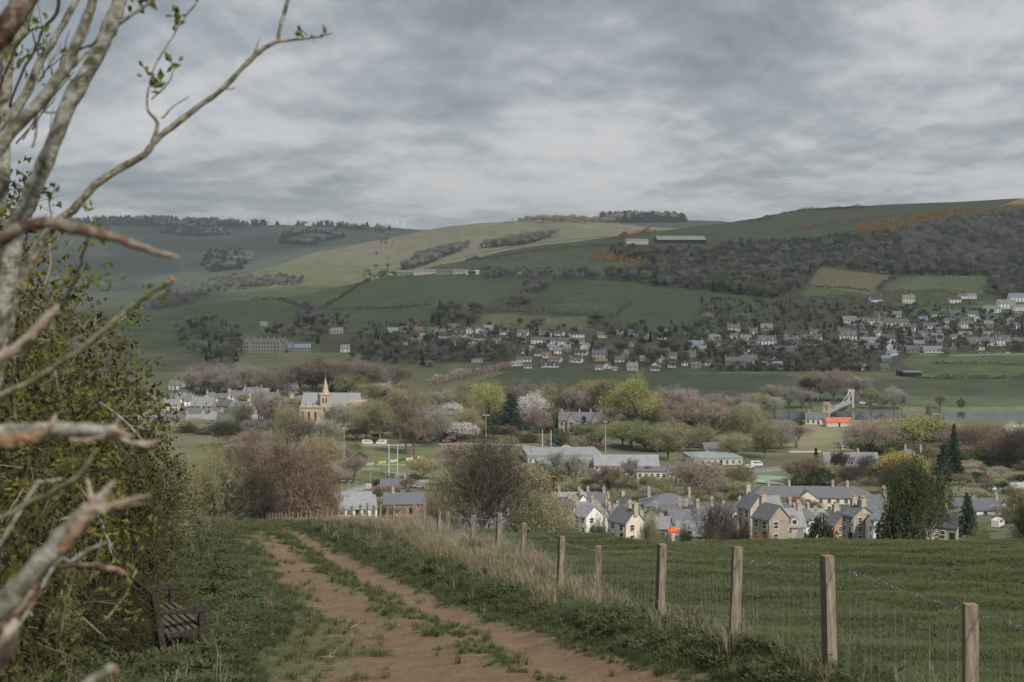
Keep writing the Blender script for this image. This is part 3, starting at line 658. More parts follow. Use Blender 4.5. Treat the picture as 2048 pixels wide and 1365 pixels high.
# nearer ones, standing in the dip behind the brow of the field
for (px, Y, top, wpx, typ, col, phr) in (
 (965, 98, 822, 235, 'near', 'dark', 'dark bare oak with a broad tangled crown behind the fence'),
 (882, 128, 935, 110, 'nearb', 'tan', 'tan twiggy thorn tree leaning beside the dark bare oak'),
 (1052, 150, 938, 100, 'haze', 'bud', 'olive budding tree on the right flank of the bare oak'),
 (1100, 175, 962, 90, 'haze', 'tan', 'tan budding tree between the bare oak and pale house'),
 (480, 150, 858, 150, 'nearb', 'brown', 'brown thorn thicket at the far end of the track'),
 (570, 148, 862, 190, 'nearb', 'brown', 'wide brown thorn tree above the far end of the fence'),
 (628, 158, 888, 110, 'nearb', 'orange', 'rusty brown thorn tree above the first fence posts'),
 (520, 138, 930, 110, 'nearb', 'dark', 'low dark thorn bush where the track meets the fence'),
 (420, 120, 880, 130, 'nearb', 'bud', 'olive thorn bush between the hedge and the brown thicket'),
 (440, 95, 935, 110, 'nearb', 'dark', 'dark twiggy thorn bush on the left bank of the track'),
 (385, 70, 900, 110, 'nearb', 'bud', 'olive twiggy bush beside the leafy hedge end'),
 (1832, 122, 900, 128, 'nearl', 'dgreen', 'big ivy-clad tree standing at the brow of the field'),
 (1800, 118, 1010, 90, 'shrub', 'yew', 'dark ivy growth at the foot of the big ivy-clad tree'),
 (1640, 92, 1036, 62, 'shrub', 'yew', 'round very dark holly bush at the brow of the field'),
 (1198, 88, 1022, 66, 'nearb', 'dgreen', 'green pointed bush in front of the white gable'),
 (1298, 90, 1022, 50, 'nearb', 'bud', 'olive bush in front of the tan gable'),
 (1372, 90, 1034, 44, 'nearb', 'dgreen', 'deep green bush beside the orange canopy'),
 (1434, 105, 985, 120, 'near', 'dark', 'bare goblet-shaped tree at the brow of the field'),
 (1130, 92, 1030, 70, 'nearb', 'brown', 'brown twiggy bush in front of the pinkish house'),
 (1520, 95, 1062, 50, 'nearb', 'orange', 'rusty bush below the sandstone gable'),
 (1545, 90, 1060, 40, 'nearb', 'green', 'small green bush below the brown stone gable'),
 (1600, 95, 1052, 50, 'nearb', 'blossom', 'pale flowering bush beside the round holly'),
 (1935, 330, 985, 42, 'fir', 'cedar', 'young blue-green fir before the long white house'),
 (1965, 120, 1045, 60, 'nearb', 'bud', 'olive bush below the long white house'),
 (2030, 95, 1055, 80, 'nearb', 'dark', 'dark thorn bush at the right edge of the field brow'),
 (2040, 300, 960, 70, 'haze', 'tan', 'tan budding tree beside the parked van'),
 (2060, 118, 985, 70, 'nearl', 'dgreen', 'ivy-clad tree at the right edge beside the white house'),
 (1480, 98, 1040, 60, 'nearb', 'dark', 'low dark scrub below the dormer roofs'),
 (1780, 125, 1050, 60, 'shrub', 'yew', 'dark bush left of the ivy-clad tree foot'),
):
    tree(px, 0, top, wpx, typ, col, phr, Y=Y)

# the rest of the riverside and garden trees, filling the gaps between those above
_fr = random.Random(77)
def fill(n, x0, x1, y0, y1, h0, h1, w0, w1, kinds, y0d=300.0):
    for k in range(n):
        px = x0 + (x1 - x0) * (k + _fr.random()) / n; py = _fr.uniform(y0, y1); h = _fr.uniform(h0, h1)
        t_, c_ = _fr.choice(kinds); tree(px, py, py - h, _fr.uniform(w0, w1), t_, c_, y0=y0d)
K1 = [('haze', 'bud'), ('bare', 'grey'), ('haze', 'tan'), ('bare', 'pink'), ('tall', 'brown'), ('haze', 'bud'), ('tall', 'grey'), ('leafy', 'dgreen')]
fill(40, 780, 1545, 826, 842, 30, 55, 34, 52, K1)
fill(12, 620, 800, 822, 840, 26, 46, 36, 54, K1)
fill(20, 780, 1330, 852, 872, 22, 52, 34, 50, K1 + [('shrub', 'yew'), ('shrub', 'dgreen')])
fill(18, 1300, 1600, 850, 900, 30, 58, 40, 56, [('bare', 'pink'), ('haze', 'tan'), ('bare', 'grey'), ('haze', 'bud'), ('tall', 'brown')])
fill(13, 440, 700, 884, 940, 26, 52, 34, 56, K1)
fill(12, 1700, 2060, 896, 945, 26, 46, 46, 66, [('wide', 'pink'), ('bare', 'pink'), ('haze', 'bud'), ('wide', 'brown')])
fill(16, 1690, 1990, 900, 985, 16, 36, 24, 44, [('shrub', 'dgreen'), ('haze', 'bud'), ('wide', 'dark'), ('shrub', 'brown'), ('bare', 'brown')])
fill(20, 1050, 1500, 950, 1005, 12, 34, 20, 36, [('shrub', 'dgreen'), ('haze', 'bud'), ('bare', 'grey'), ('shrub', 'tan'), ('shrub', 'bud')])
fill(14, 370, 800, 776, 786, 30, 60, 40, 56, [('bare', 'pink'), ('bare', 'grey'), ('haze', 'brown')])
fill(22, 700, 2040, 640, 735, 14, 26, 14, 26, [("fir","fir"),("haze","bud"),("bare","grey"),("leafy","dgreen"),("haze","green"),("bare","brown")], y0d=1228.0)
fill(5, 320, 430, 855, 870, 20, 30, 34, 50, K1)
fill(14, 1100, 1500, 1000, 1050, 22, 44, 22, 40, [('bare', 'grey'), ('bare', 'brown'), ('haze', 'bud'), ('tall', 'grey')], y0d=240.0)
# ------------------------------------------------------------------ hedges and woods
def tri_cloud(P, size, rng, up=.0):
    return leaves_tri(P, size, rng, 1.0)
def hedge(pts, h, w, col, label, dens=2.2, size=None, y0=1000.0, lump=.35, y1=9000.0, name='hedge', gaps=0.0):
    """hedge along photograph points that lie on the land"""
    g = [at(px, py, y0, y1) for px, py in pts]; rng = np.random.RandomState(len(LABELQ) + 5)
    P = []; Z = []
    for a, b in zip(g[:-1], g[1:]):
        l = (b - a).length; n = max(4, int(l * dens * h * 3)); f = rng.uniform(0, 1, n)
        xy = np.array(a)[None, :2] * (1 - f[:, None]) + np.array(b)[None, :2] * f[:, None]; P.append(xy)
    P = np.concatenate(P); n = len(P)
    lm = 1 + lump * np.sin(P[:, 0] * .11 + P[:, 1] * .07) + lump * .8 * np.sin(P[:, 0] * .37 - P[:, 1] * .29)
    if gaps: k = np.sin(P[:, 0] * .05 + P[:, 1] * .031 + 2) > -1 + gaps; P = P[k]; lm = lm[k]; n = len(P)
    P = P + rng.normal(size=P.shape) * w * .33
    z = ground(P[:, 0], P[:, 1]) + rng.uniform(0, 1, n) ** .7 * h * lm
    V = leaves_tri(np.column_stack([P, z]), size or max(.35, h * .32), rng, 1.0)
    o = link(name, npmesh(name, V, np.arange(len(V)).reshape(-1, 3), [TW[col]]))
    tag(o, label, 'hedge', 'field hedges' if name == 'hedge' else None); return o
H_ = [
 ([(500, 602), (560, 600), (610, 618), (640, 632)], 3.5, 'dark', 'thin dark hedge above the lowest left-hand green field'),
 ([(600, 650), (620, 630), (680, 598), (740, 562)], 3.0, 'dark', 'straight dark hedge climbing diagonally to the hillside farm'),
 ([(645, 619), (720, 618), (800, 615), (860, 612)], 3.0, 'dark', 'low gappy hedge crossing between two green fields'),
 ([(520, 577), (600, 574), (690, 560), (745, 553)], 2.0, 'tan', 'pale brown field edge running up towards the hillside farm'),
 ([(880, 531), (960, 520), (1060, 506), (1170, 494), (1225, 492)], 3.0, 'dark', 'long dark hedge rising across the upper green fields'),
 ([(905, 520), (960, 508), (1040, 492), (1150, 480), (1220, 474)], 2.0, 'grey', 'pale wall line along the brow above the upper fields'),
 ([(960, 553), (1010, 553), (1080, 552), (1180, 556)], 4.5, 'grey', 'scrubby grey hedge below the middle pasture'),
 ([(970, 622), (1060, 624), (1140, 630), (1230, 634)], 4.5, 'dgreen', 'thick dark hedge along the bottom of the middle fields'),
 ([(1232, 632), (1250, 616), (1262, 606)], 3.5, 'dark', 'short stub of dark hedge slanting into the green field'),
 ([(1600, 578), (1618, 560), (1636, 536)], 5, 'dark', 'dark hedge on the left side of the brown upper paddock'),
 ([(1600, 574), (1690, 577), (1740, 584)], 3.0, 'dark', 'dark hedge below the brown upper paddock'),
 ([(1755, 582), (1775, 565), (1795, 554)], 4.5, 'dark', 'dark hedge between the two upper paddocks'),
 ([(1790, 584), (1860, 586), (1930, 590)], 3.5, 'dgreen', 'straight dark hedge below the green upper paddock'),
 ([(1570, 600), (1640, 598), (1700, 598), (1760, 604)], 4, 'dark', 'dark hedge above the upper white houses'),
 ([(1700, 605), (1800, 622), (1860, 612), (1950, 610)], 4, 'dgreen', 'rough hedge line between gardens of the upper houses'),
 ([(1860, 728), (1940, 729), (2060, 732)], 2.5, 'dgreen', 'low green hedge across the meadow beyond the river'),
 ([(1820, 760), (1900, 757), (1980, 758), (2060, 757)], 2.5, 'dgreen', 'hedge along the top edge of the riverside field'),
 ([(1868, 812), (1930, 813), (2000, 813)], 2.6, 'dgreen', 'dark clipped hedge beside the far river bank'),
 ([(1240, 478), (1290, 462), (1340, 455), (1400, 446)], 4, 'orange', 'rusty gorse strip climbing the skyline field'),
 ([(1010, 475), (1060, 468), (1120, 462)], 4, 'orange', 'short rusty gorse strip above the middle hill field'),
 ([(1595, 424), (1650, 420), (1730, 415)], 5, 'yew', 'dark scrub belt along the skyline above the gorse'),
 ([(1600, 460), (1660, 448), (1720, 440), (1790, 432)], 4, 'orange', 'rust-brown bracken strip slanting below the skyline'),
 ([(1500, 446), (1540, 435), (1570, 428)], 4, 'dark', 'small dark thorn row just under the skyline'),
]
for p_, h_, c_, l_ in H_: hedge(p_, h_, h_ * .9, {'dark': 'wdark', 'grey': 'wgrey', 'dgreen': 'wgreen'}.get(c_, c_), l_, dens=.8, y0=1150.0, size=1.3, gaps=.35 if 'gappy' in l_ or 'small' in l_ else 0)
hedge([(868, 771), (905, 762), (960, 748), (1020, 735)], 5.5, 7, 'pink', 'long red-brown beech hedge curving along the level field', dens=1.3, y0=900, size=1.0, lump=.1)
hedge([(868, 768), (900, 758), (935, 750)], 4.5, 6, 'blossom', 'white blossoming blackthorn beside the red-brown beech hedge', dens=.8, y0=900, size=1.0)
hedge([(1038, 884), (1075, 886), (1110, 890), (1160, 894), (1215, 903)], 3.2, 2.5, 'brown', 'clipped brown beech hedge below the gabled stone villa', dens=3, y0=400, size=.6, lump=.05)
hedge([(1140, 884), (1170, 879), (1212, 872)], 3.0, 5, 'brown', 'second brown beech hedge slanting up beside the stone villa', dens=2, y0=400, size=.6, lump=.1)
hedge([(1280, 968), (1330, 970), (1380, 966)], 1.2, 1.6, 'dgreen', 'low dark hedge in front of the white school wall', dens=3, y0=300, size=.4)
hedge([(1920, 974), (1975, 968), (2040, 966)], 1.5, 2, 'brown', 'low brown garden hedge beside the glasshouses', dens=2, y0=300, size=.4)

# woods: masses nobody could count; whole trees set out by geometry nodes
def join_mesh(name, meshes, mats):
    Vs = []; Fs = []; Ms = []; b = 0
    for k, m in enumerate(meshes):
        n = len(m.vertices); v = np.empty(n * 3, np.float32); m.vertices.foreach_get('co', v); Vs += [tuple(p) for p in v.reshape(-1, 3).tolist()]
        for f in m.polygons: Fs.append([b + i for i in f.vertices]); Ms.append(k)
        b += n
    me = bpy.data.meshes.new(name); me.from_pydata(Vs, [], Fs)
    for mt in mats: me.materials.append(mt)
    me.polygons.foreach_set('material_index', Ms); me.update(); return me
SRC = {}
def source(name, mesh):
    if name not in SRC: SRC[name] = bpy.data.objects.new(name, mesh)
    return SRC[name]
def scatter(name, P, rot, scl, kind, sources, label, cat, parent=None):
    """one object of kind stuff: geometry nodes set sources[kind[i]] on point P[i]"""
    me = bpy.data.meshes.new(name); n = len(P); me.vertices.add(n); me.vertices.foreach_set('co', np.asarray(P, np.float32).ravel())
    for an, arr in (('rot', rot), ('scl', scl)):
        a = me.attributes.new(an, 'FLOAT_VECTOR', 'POINT'); a.data.foreach_set('vector', np.asarray(arr, np.float32).ravel())
    a = me.attributes.new('knd', 'INT', 'POINT'); a.data.foreach_set('value', np.asarray(kind, np.int32)); me.update()
    o = link(name, me, parent); g = bpy.data.node_groups.new(name + '_nodes', 'GeometryNodeTree')
    g.interface.new_socket('Geometry', in_out='INPUT', socket_type='NodeSocketGeometry'); g.interface.new_socket('Geometry', in_out='OUTPUT', socket_type='NodeSocketGeometry')
    gi = g.nodes.new('NodeGroupInput'); go = g.nodes.new('NodeGroupOutput'); jn = g.nodes.new('GeometryNodeJoinGeometry')
    def na(nm, dt):
        q = g.nodes.new('GeometryNodeInputNamedAttribute'); q.data_type = dt; q.inputs['Name'].default_value = nm; return q.outputs[0]
    ar, asc, ak = na('rot', 'FLOAT_VECTOR'), na('scl', 'FLOAT_VECTOR'), na('knd', 'INT')
    for k, so_ in enumerate(sources):
        cmp_ = g.nodes.new('FunctionNodeCompare'); cmp_.data_type = 'INT'; cmp_.operation = 'EQUAL'; ins = [q for q in cmp_.inputs if q.type == 'INT']; g.links.new(ak, ins[0]); ins[1].default_value = k
        oi = g.nodes.new('GeometryNodeObjectInfo'); oi.inputs['Object'].default_value = so_; oi.inputs['As Instance'].default_value = True
        ip = g.nodes.new('GeometryNodeInstanceOnPoints'); g.links.new(gi.outputs[0], ip.inputs['Points']); g.links.new(oi.outputs['Geometry'], ip.inputs['Instance'])
        g.links.new(cmp_.outputs[0], ip.inputs['Selection']); g.links.new(ar, ip.inputs['Rotation']); g.links.new(asc, ip.inputs['Scale']); g.links.new(ip.outputs[0], jn.inputs[0])
    g.links.new(jn.outputs[0], go.inputs[0]); md = o.modifiers.new('scatter', 'NODES'); md.node_group = g
    tag(o, label, cat, None, 'stuff'); return o
# lighter trees for the distance
FT = {}
def far_src(shape, col, k=0):
    key = (shape, col, k)
    if key not in FT:
        base = {'bare': (18, 15), 'haze': (16, 13), 'fir': (16, 7.5)}[shape]
        if shape == 'fir': pr = PR['fir'][k % 2]
        else:
            if (shape, k) not in FT: FT[(shape, k)] = tree_proto('wood_%s_%d' % (shape, k), 300 + k + (9 if shape == 'haze' else 0), base[0], base[1], shape, tubes=2, twig=1.6, tw=.11, ntwig=3, nleaf=2, leaf=.5, detail=4, spread=.7, fork=.3, up=.4)
            pr = FT[(shape, k)]
        ob = source('wood_tree_%s_%s_%d' % key, join_mesh('wood_tree_%s_%s_%d' % key, [pr.trunk, pr.crown], [M_BARK, TW[col]])); ob['h'] = pr.H; FT[key] = ob
    return FT[key]
def wood(name, polys, n, h, mix, label, y0, y1, seed=1, cat='wood', wide=.8, **kw):
    """mix: [(shape, colour, share)]"""
    rng = np.random.RandomState(seed); pts = []
    for poly, wgt in polys:
        xs = [p[0] for p in poly]; ys = [p[1] for p in poly]; m = 0; need = int(n * wgt); t_ = 0
        while m < need and t_ < 60:
            t_ += 1
            X = rng.uniform(min(xs), max(xs), need); Y_ = rng.uniform(min(ys), max(ys), need); ok = inpoly(X, Y_, poly)
            for a, b in zip(X[ok], Y_[ok]):
                if m >= need: break
                q = at(a, b, y0, y1); pts.append((q.x, q.y, q.z - .3)); m += 1
    srcs = [far_src(a, b, k) for a, b, c in mix for k in (0, 1)]; pr_ = np.repeat([c / 2 for a, b, c in mix], 2); pr_ = pr_ / pr_.sum(); T_ = np.array(pts); nt = len(T_)
    kd = rng.choice(len(srcs), nt, p=pr_); hs = h * rng.uniform(.6, 1.25, nt); H0 = np.array([s_['h'] for s_ in srcs])[kd]; sc = hs / H0
    scl = np.stack([sc * rng.uniform(.8, 1.3, nt) * wide * 1.2] * 2 + [sc], 1)
    return scatter(name, T_, np.stack([0 * sc, 0 * sc, rng.uniform(0, 6.28, nt)], 1), scl, kd, srcs, label, cat)
MIXA = [('bare', 'wgrey', .30), ('bare', 'wbrown', .20), ('haze', 'wgreen', .16), ('bare', 'wdark', .16), ('fir', 'fir', .10), ('haze', 'dgreen', .08)]
MIXG = [('bare', 'wgrey', .6), ('bare', 'wbrown', .2), ('bare', 'wdark', .2)]
MIXV = [('bare', 'wgrey', .26), ('bare', 'wbrown', .16), ('haze', 'wgreen', .18), ('bare', 'wdark', .14), ('fir', 'fir', .12), ('haze', 'dgreen', .14)]
wood('hillside_wood', [([(1230, 500), (1300, 506), (1420, 504), (1480, 490), (1620, 484), (1760, 470), (1960, 455), (2090, 440), (2090, 606), (1980, 594), (1980, 552), (1800, 552), (1640, 534), (1600, 577), (1560, 600), (1480, 590), (1290, 570), (1190, 555), (1330, 538), (1200, 502)], 1.0)],
     4200, 12, MIXA, 'mixed bare and evergreen woodland covering the right-hand hillside', 1400, 3300)
wood('steep_wood', [([(1800, 470), (1900, 450), (2090, 430), (2090, 520), (1980, 545), (1820, 545)], 1.0)], 500, 19, MIXG, 'tall bare grey wood below the gorse at the right', 1400, 3300, seed=2)
wood('village_edge_wood', [([(370, 705), (340, 660), (450, 640), (480, 668), (484, 700), (470, 730), (400, 730)], .2), ([(490, 672), (560, 655), (640, 640), (700, 640), (700, 660), (650, 672), (640, 690), (560, 676)], .14),
     ([(700, 725), (700, 690), (760, 676), (900, 690), (1030, 704), (1030, 722), (900, 730), (760, 735)], .26), ([(860, 650), (880, 618), (960, 622), (960, 650), (920, 655)], .1), ([(1170, 716), (1190, 660), (1290, 655), (1400, 650), (1400, 742), (1200, 738)], .2)],
     620, 9.5, MIXV, 'bare and evergreen garden woodland around the far village', 1226, 2000, seed=3)
wood('village_scrub', [([(1400, 745), (1400, 600), (1560, 605), (1700, 610), (2060, 630), (2060, 700), (1820, 705), (1700, 752)], .72), ([(1440, 752), (1500, 700), (1740, 700), (1740, 756)], .14), ([(700, 690), (740, 650), (1040, 650), (1160, 665), (1160, 700), (1040, 720)], .14)],
     1800, 6.3, MIXV, 'scrubby trees filling the gardens between the far houses', 1226, 2000, seed=4)
wood('dip_wood', [([(1040, 596), (1060, 560), (1100, 545), (1120, 560), (1060, 610), (1000, 625)], .35), ([(720, 560), (740, 540), (800, 528), (800, 548), (760, 560)], .2), ([(590, 640), (610, 618), (640, 622), (630, 650)], .15), ([(940, 548), (1060, 545), (1200, 552), (1200, 562), (940, 558)], .3)],
     340, 11, MIXG, 'bare grey copses along the field corners', 1300, 2600, seed=5)
wood('brow_wood', [([(800, 545), (830, 520), (900, 500), (950, 492), (900, 512), (860, 530)], .6), ([(950, 500), (1060, 480), (1120, 470), (1060, 490)], .4)], 330, 16, MIXG, 'bare wood beyond the brow above the hillside farm', 1900, 3300, seed=6)
wood('hilltop_wood', [([(1010, 437), (1030, 431), (1150, 432), (1200, 440), (1280, 446), (1200, 448), (1090, 446), (1020, 444)], 1.0)], 420, 15, [('bare', 'tan', .7), ('bare', 'grey', .3)], 'pale larch plantation crowning the sunlit hilltop', 2900, 3900, seed=7)
wood('far_plantation', [([(130, 445), (200, 436), (300, 434), (450, 441), (535, 445), (530, 452), (450, 456), (300, 455), (200, 452)], .4), ([(320, 466), (450, 463), (465, 470), (390, 474)], .1), ([(400, 530), (410, 515), (480, 510), (500, 520), (480, 540), (430, 545)], .16),
     ([(570, 470), (640, 468), (690, 475), (620, 492), (560, 488)], .12), ([(1200, 440), (1260, 433), (1370, 440), (1370, 446), (1240, 446)], .18), ([(540, 447), (600, 447), (790, 462), (770, 464)], .04)],
     1400, 26, [('fir', 'cedar', .8), ('bare', 'grey', .2)], 'dark forestry plantations on the distant blue hills', 3700, 9000, seed=8, wide=1.5)
wood('valley_bottom_wood', [([(300, 620), (340, 590), (400, 575), (430, 560), (470, 545), (500, 560), (520, 575), (420, 590), (410, 600), (340, 620)], .7), ([(480, 566), (560, 560), (620, 560), (600, 572), (500, 576)], .3)],
     420, 12, MIXG, 'dark bare trees in the bottom of the side valley', 1500, 3300, seed=9)
wood('riverside_undergrowth', [([(440, 800), (440, 786), (780, 790), (1000, 830), (1540, 826), (1540, 845), (1000, 850), (700, 850)], .4), ([(700, 880), (760, 850), (1330, 850), (1600, 860), (1560, 905), (1330, 905), (1290, 900), (1240, 860), (1060, 866), (960, 884)], .4), ([(1720, 910), (1740, 880), (2090, 885), (2090, 945), (1880, 940)], .2)],
     560, 6, [('haze', 'bud', .3), ('haze', 'dgreen', .3), ('bare', 'brown', .2), ('haze', 'tan', .2)], 'low scrub and saplings under the riverside trees', 500, 1225, seed=10, wide=1.7)
wood('garden_scrub', [([(1050, 955), (1500, 950), (1500, 1055), (1080, 1060)], .5), ([(1500, 985), (1900, 940), (2060, 960), (2060, 1055), (1500, 1060)], .3), ([(640, 990), (900, 960), (1000, 990), (1000, 1040), (700, 1040)], .2)], 210, 4.5, [('bare', 'grey', .3), ('haze', 'bud', .3), ('haze', 'dgreen', .25), ('bare', 'brown', .15)], 'low garden shrubs scattered between the town houses', 240, 700, seed=12, wide=1.6)
M_GORSE = mat('gorse_flower', (.50, .28, .03), var=.35, scale=.08, rough=1, col2=(.15, .11, .04))
def gorse(poly, n, label, y0, y1, seed):
    rng = np.random.RandomState(seed); xs = [p[0] for p in poly]; ys = [p[1] for p in poly]; P = []
    while len(P) < n:
        a, b = rng.uniform(min(xs), max(xs)), rng.uniform(min(ys), max(ys))
        if inpoly(np.array([a]), np.array([b]), poly)[0] and math.sin(a * .21 + b * .3) + math.sin(a * .09 - b * .5) > -1.1: P.append(tuple(at(a, b, y0, y1)))
    P = np.repeat(np.array(P), 10, 0) + rng.normal(size=(n * 10, 3)) * np.array((2.6, 2.6, .9)) + np.array((0, 0, 1.2))
    V = leaves_tri(P, 1.9, rng, 1.0); tag(link('gorse', npmesh('gorse', V, np.arange(len(V)).reshape(-1, 3), [M_GORSE])), label, 'gorse', None, 'stuff')
gorse([(1690, 466), (1720, 448), (1800, 440), (1920, 434), (1880, 458), (1780, 468)], 900, 'orange-yellow gorse on the slope above the hillside wood', 1500, 3300, 1)
gorse([(1790, 434), (1830, 424), (1960, 414), (2080, 408), (2080, 424), (1960, 434), (1860, 438)], 800, 'orange gorse band below the skyline at the right', 1500, 3300, 2)
gorse([(1180, 524), (1195, 502), (1225, 508), (1335, 524), (1325, 534), (1240, 524)], 420, 'small bright gorse patch at the corner of the middle pasture', 1500, 3300, 3)
gorse([(1250, 468), (1300, 456), (1400, 446), (1390, 452), (1300, 464), (1255, 474)], 160, 'orange gorse strip climbing to the skyline beside the barns', 1500, 3300, 4)
# ------------------------------------------------------------------ buildings
WALL = {'white': mat('harled_white', (.76, .75, .72), var=.10, scale=.5), 'cream': mat('harled_cream', (.66, .60, .50), var=.12, scale=.5), 'pale': mat('pale_render', (.52, .48, .43), var=.14, scale=.5),
        'sand': mat('pink_sandstone', (.46, .385, .33), var=.2, scale=1.2), 'brown': mat('brown_sandstone', (.34, .29, .235), var=.25, scale=1.2), 'grey': mat('grey_stone', (.27, .255, .225), var=.22, scale=1.2),
        'brick': mat('orange_brick', (.36, .20, .13), var=.22, scale=1.5), 'black': mat('black_boards', (.022, .024, .026), var=.3, scale=1), 'blue': mat('blue_boards', (.10, .25, .38), var=.1, scale=1), 'church': mat('church_stone', (.44, .36, .27), var=.2, scale=1.0)}
ROOF = {'slate': mat('slate_roof', (.125, .130, .145), var=.22, scale=1.6, rough=.7, rnd=.12), 'light': mat('pale_slate_roof', (.22, .225, .235), var=.2, scale=1.4, rough=.7, rnd=.1), 'dark': mat('dark_slate_roof', (.065, .068, .078), var=.25, scale=1.4, rough=.7),
        'red': mat('clay_tile_roof', (.20, .12, .09), var=.25, scale=1.6), 'metal': mat('pale_metal_roof', (.25, .26, .275), var=.15, scale=.5, rough=.5), 'blue': mat('blue_grey_roof', (.19, .24, .33), var=.12, scale=.6, rough=.6),
        'scarlet': mat('scarlet_sheet_roof', (.46, .13, .09), var=.15, scale=.8, rough=.6), 'green': mat('green_grey_roof', (.25, .29, .28), var=.12, scale=.7, rough=.6), 'orange': mat('orange_sheet', (.62, .27, .05), var=.1, scale=.7)}
M_GLASS = mat('window_glass', (.035, .040, .048), rough=.15, var=.2, spec=.6, scale=.4)
M_FRAME = mat('white_frame', (.62, .62, .60), var=.06, scale=2)
M_STONE = mat('chimney_stone', (.40, .36, .30), var=.25, scale=1.5); M_POT = mat('buff_chimney_pot', (.50, .36, .22), var=.2, scale=3); M_DARK = mat('dark_doorway', (.02, .022, .025), var=.3)
_b = MB(); _b.box((0, 0, 0), (1, .12, 1)); ME_PANE = _b.mesh('window_pane', M_GLASS)
_b = MB(); _b.box((0, 0, .5 + .05), (1.16, .16, .1)); _b.box((0, 0, -.5 - .05), (1.24, .22, .1)); _b.box((-.54, 0, 0), (.08, .16, 1.0)); _b.box((.54, 0, 0), (.08, .16, 1.0)); _b.box((0, 0, 0), (1.0, .15, .07)); ME_FRAME = _b.mesh('window_frame', M_FRAME)
_b = MB(); _b.box((0, 0, 0), (1, .10, 1)); ME_DOOR = _b.mesh('door', M_DARK)
def win(parent, x, y, z, w, h, rz, fr):
    if fr:
        o = link('window', ME_FRAME, parent); p = link('pane', ME_PANE, o); p.scale = (1, .8, 1)
    else: o = link('window', ME_PANE, parent)
    o.location = (x, y, z); o.rotation_euler = (0, 0, rz); o.scale = (w, 1, h)
def chimney(parent, x, y, z, h=1.6, w=.9, d=.6, m=None, pots=2):
    b = MB(); b.box((0, 0, h / 2 - .6), (w, d, h + 1.2), m=0); b.box((0, 0, h + .06), (w * 1.15, d * 1.2, .14), m=0)
    for k in range(pots): b.tube([((k - (pots - 1) / 2) * w * .42, 0, h + .12), ((k - (pots - 1) / 2) * w * .42, 0, h + .62)], [.14, .11], n=6, m=1)
    o = b.build('chimney', [m or M_STONE, M_POT], parent); o.location = (x, y, z)
def gable_part(bw, br, L, D, e, r, M=None, ov=.3, found=3.0):
    bw.add([(-L / 2, -D / 2, -found), (L / 2, -D / 2, -found), (L / 2, D / 2, -found), (-L / 2, D / 2, -found), (-L / 2, -D / 2, e), (L / 2, -D / 2, e), (L / 2, D / 2, e), (-L / 2, D / 2, e), (-L / 2, 0, r - .02), (L / 2, 0, r - .02)],
           [(0, 1, 5, 4), (2, 3, 7, 6), (1, 2, 6, 9, 5), (3, 0, 4, 8, 7)], 0, M)
    sl = (r - e) / (D / 2); th = .18; x = L / 2 + ov * .6
    for s in (-1, 1):
        ye = s * (D / 2 + ov); ze = e - sl * ov
        br.add([(-x, ye, ze), (x, ye, ze), (x, 0, r), (-x, 0, r), (-x, ye, ze + th), (x, ye, ze + th), (x, 0, r + th), (-x, 0, r + th)], [(0, 1, 2, 3), (7, 6, 5, 4), (0, 4, 5, 1), (1, 5, 6, 2), (2, 6, 7, 3), (3, 7, 4, 0)], 0, M)
def hip_part(bw, br, L, D, e, r, M=None, ov=.35, found=3.0):
    bw.box((0, 0, (e - found) / 2), (L, D, e + found), M=M); x, y = L / 2 + ov, D / 2 + ov; k = max(.2, L / 2 - D / 2 * .9)
    br.add([(-x, -y, e), (x, -y, e), (x, y, e), (-x, y, e), (-k, 0, r), (k, 0, r), (-x, -y, e - .2), (x, -y, e - .2), (x, y, e - .2), (-x, y, e - .2)],
           [(0, 1, 5, 4), (1, 2, 5), (2, 3, 4, 5), (3, 0, 4), (6, 7, 1, 0), (7, 8, 2, 1), (8, 9, 3, 2), (9, 6, 0, 3), (9, 8, 7, 6)], 0, M)
def flat_part(bw, br, L, D, e, M=None, found=3.0, th=.5):
    bw.box((0, 0, (e - found) / 2), (L, D, e + found), M=M); br.box((0, 0, e + th / 2), (L + .5, D + .5, th), M=M)
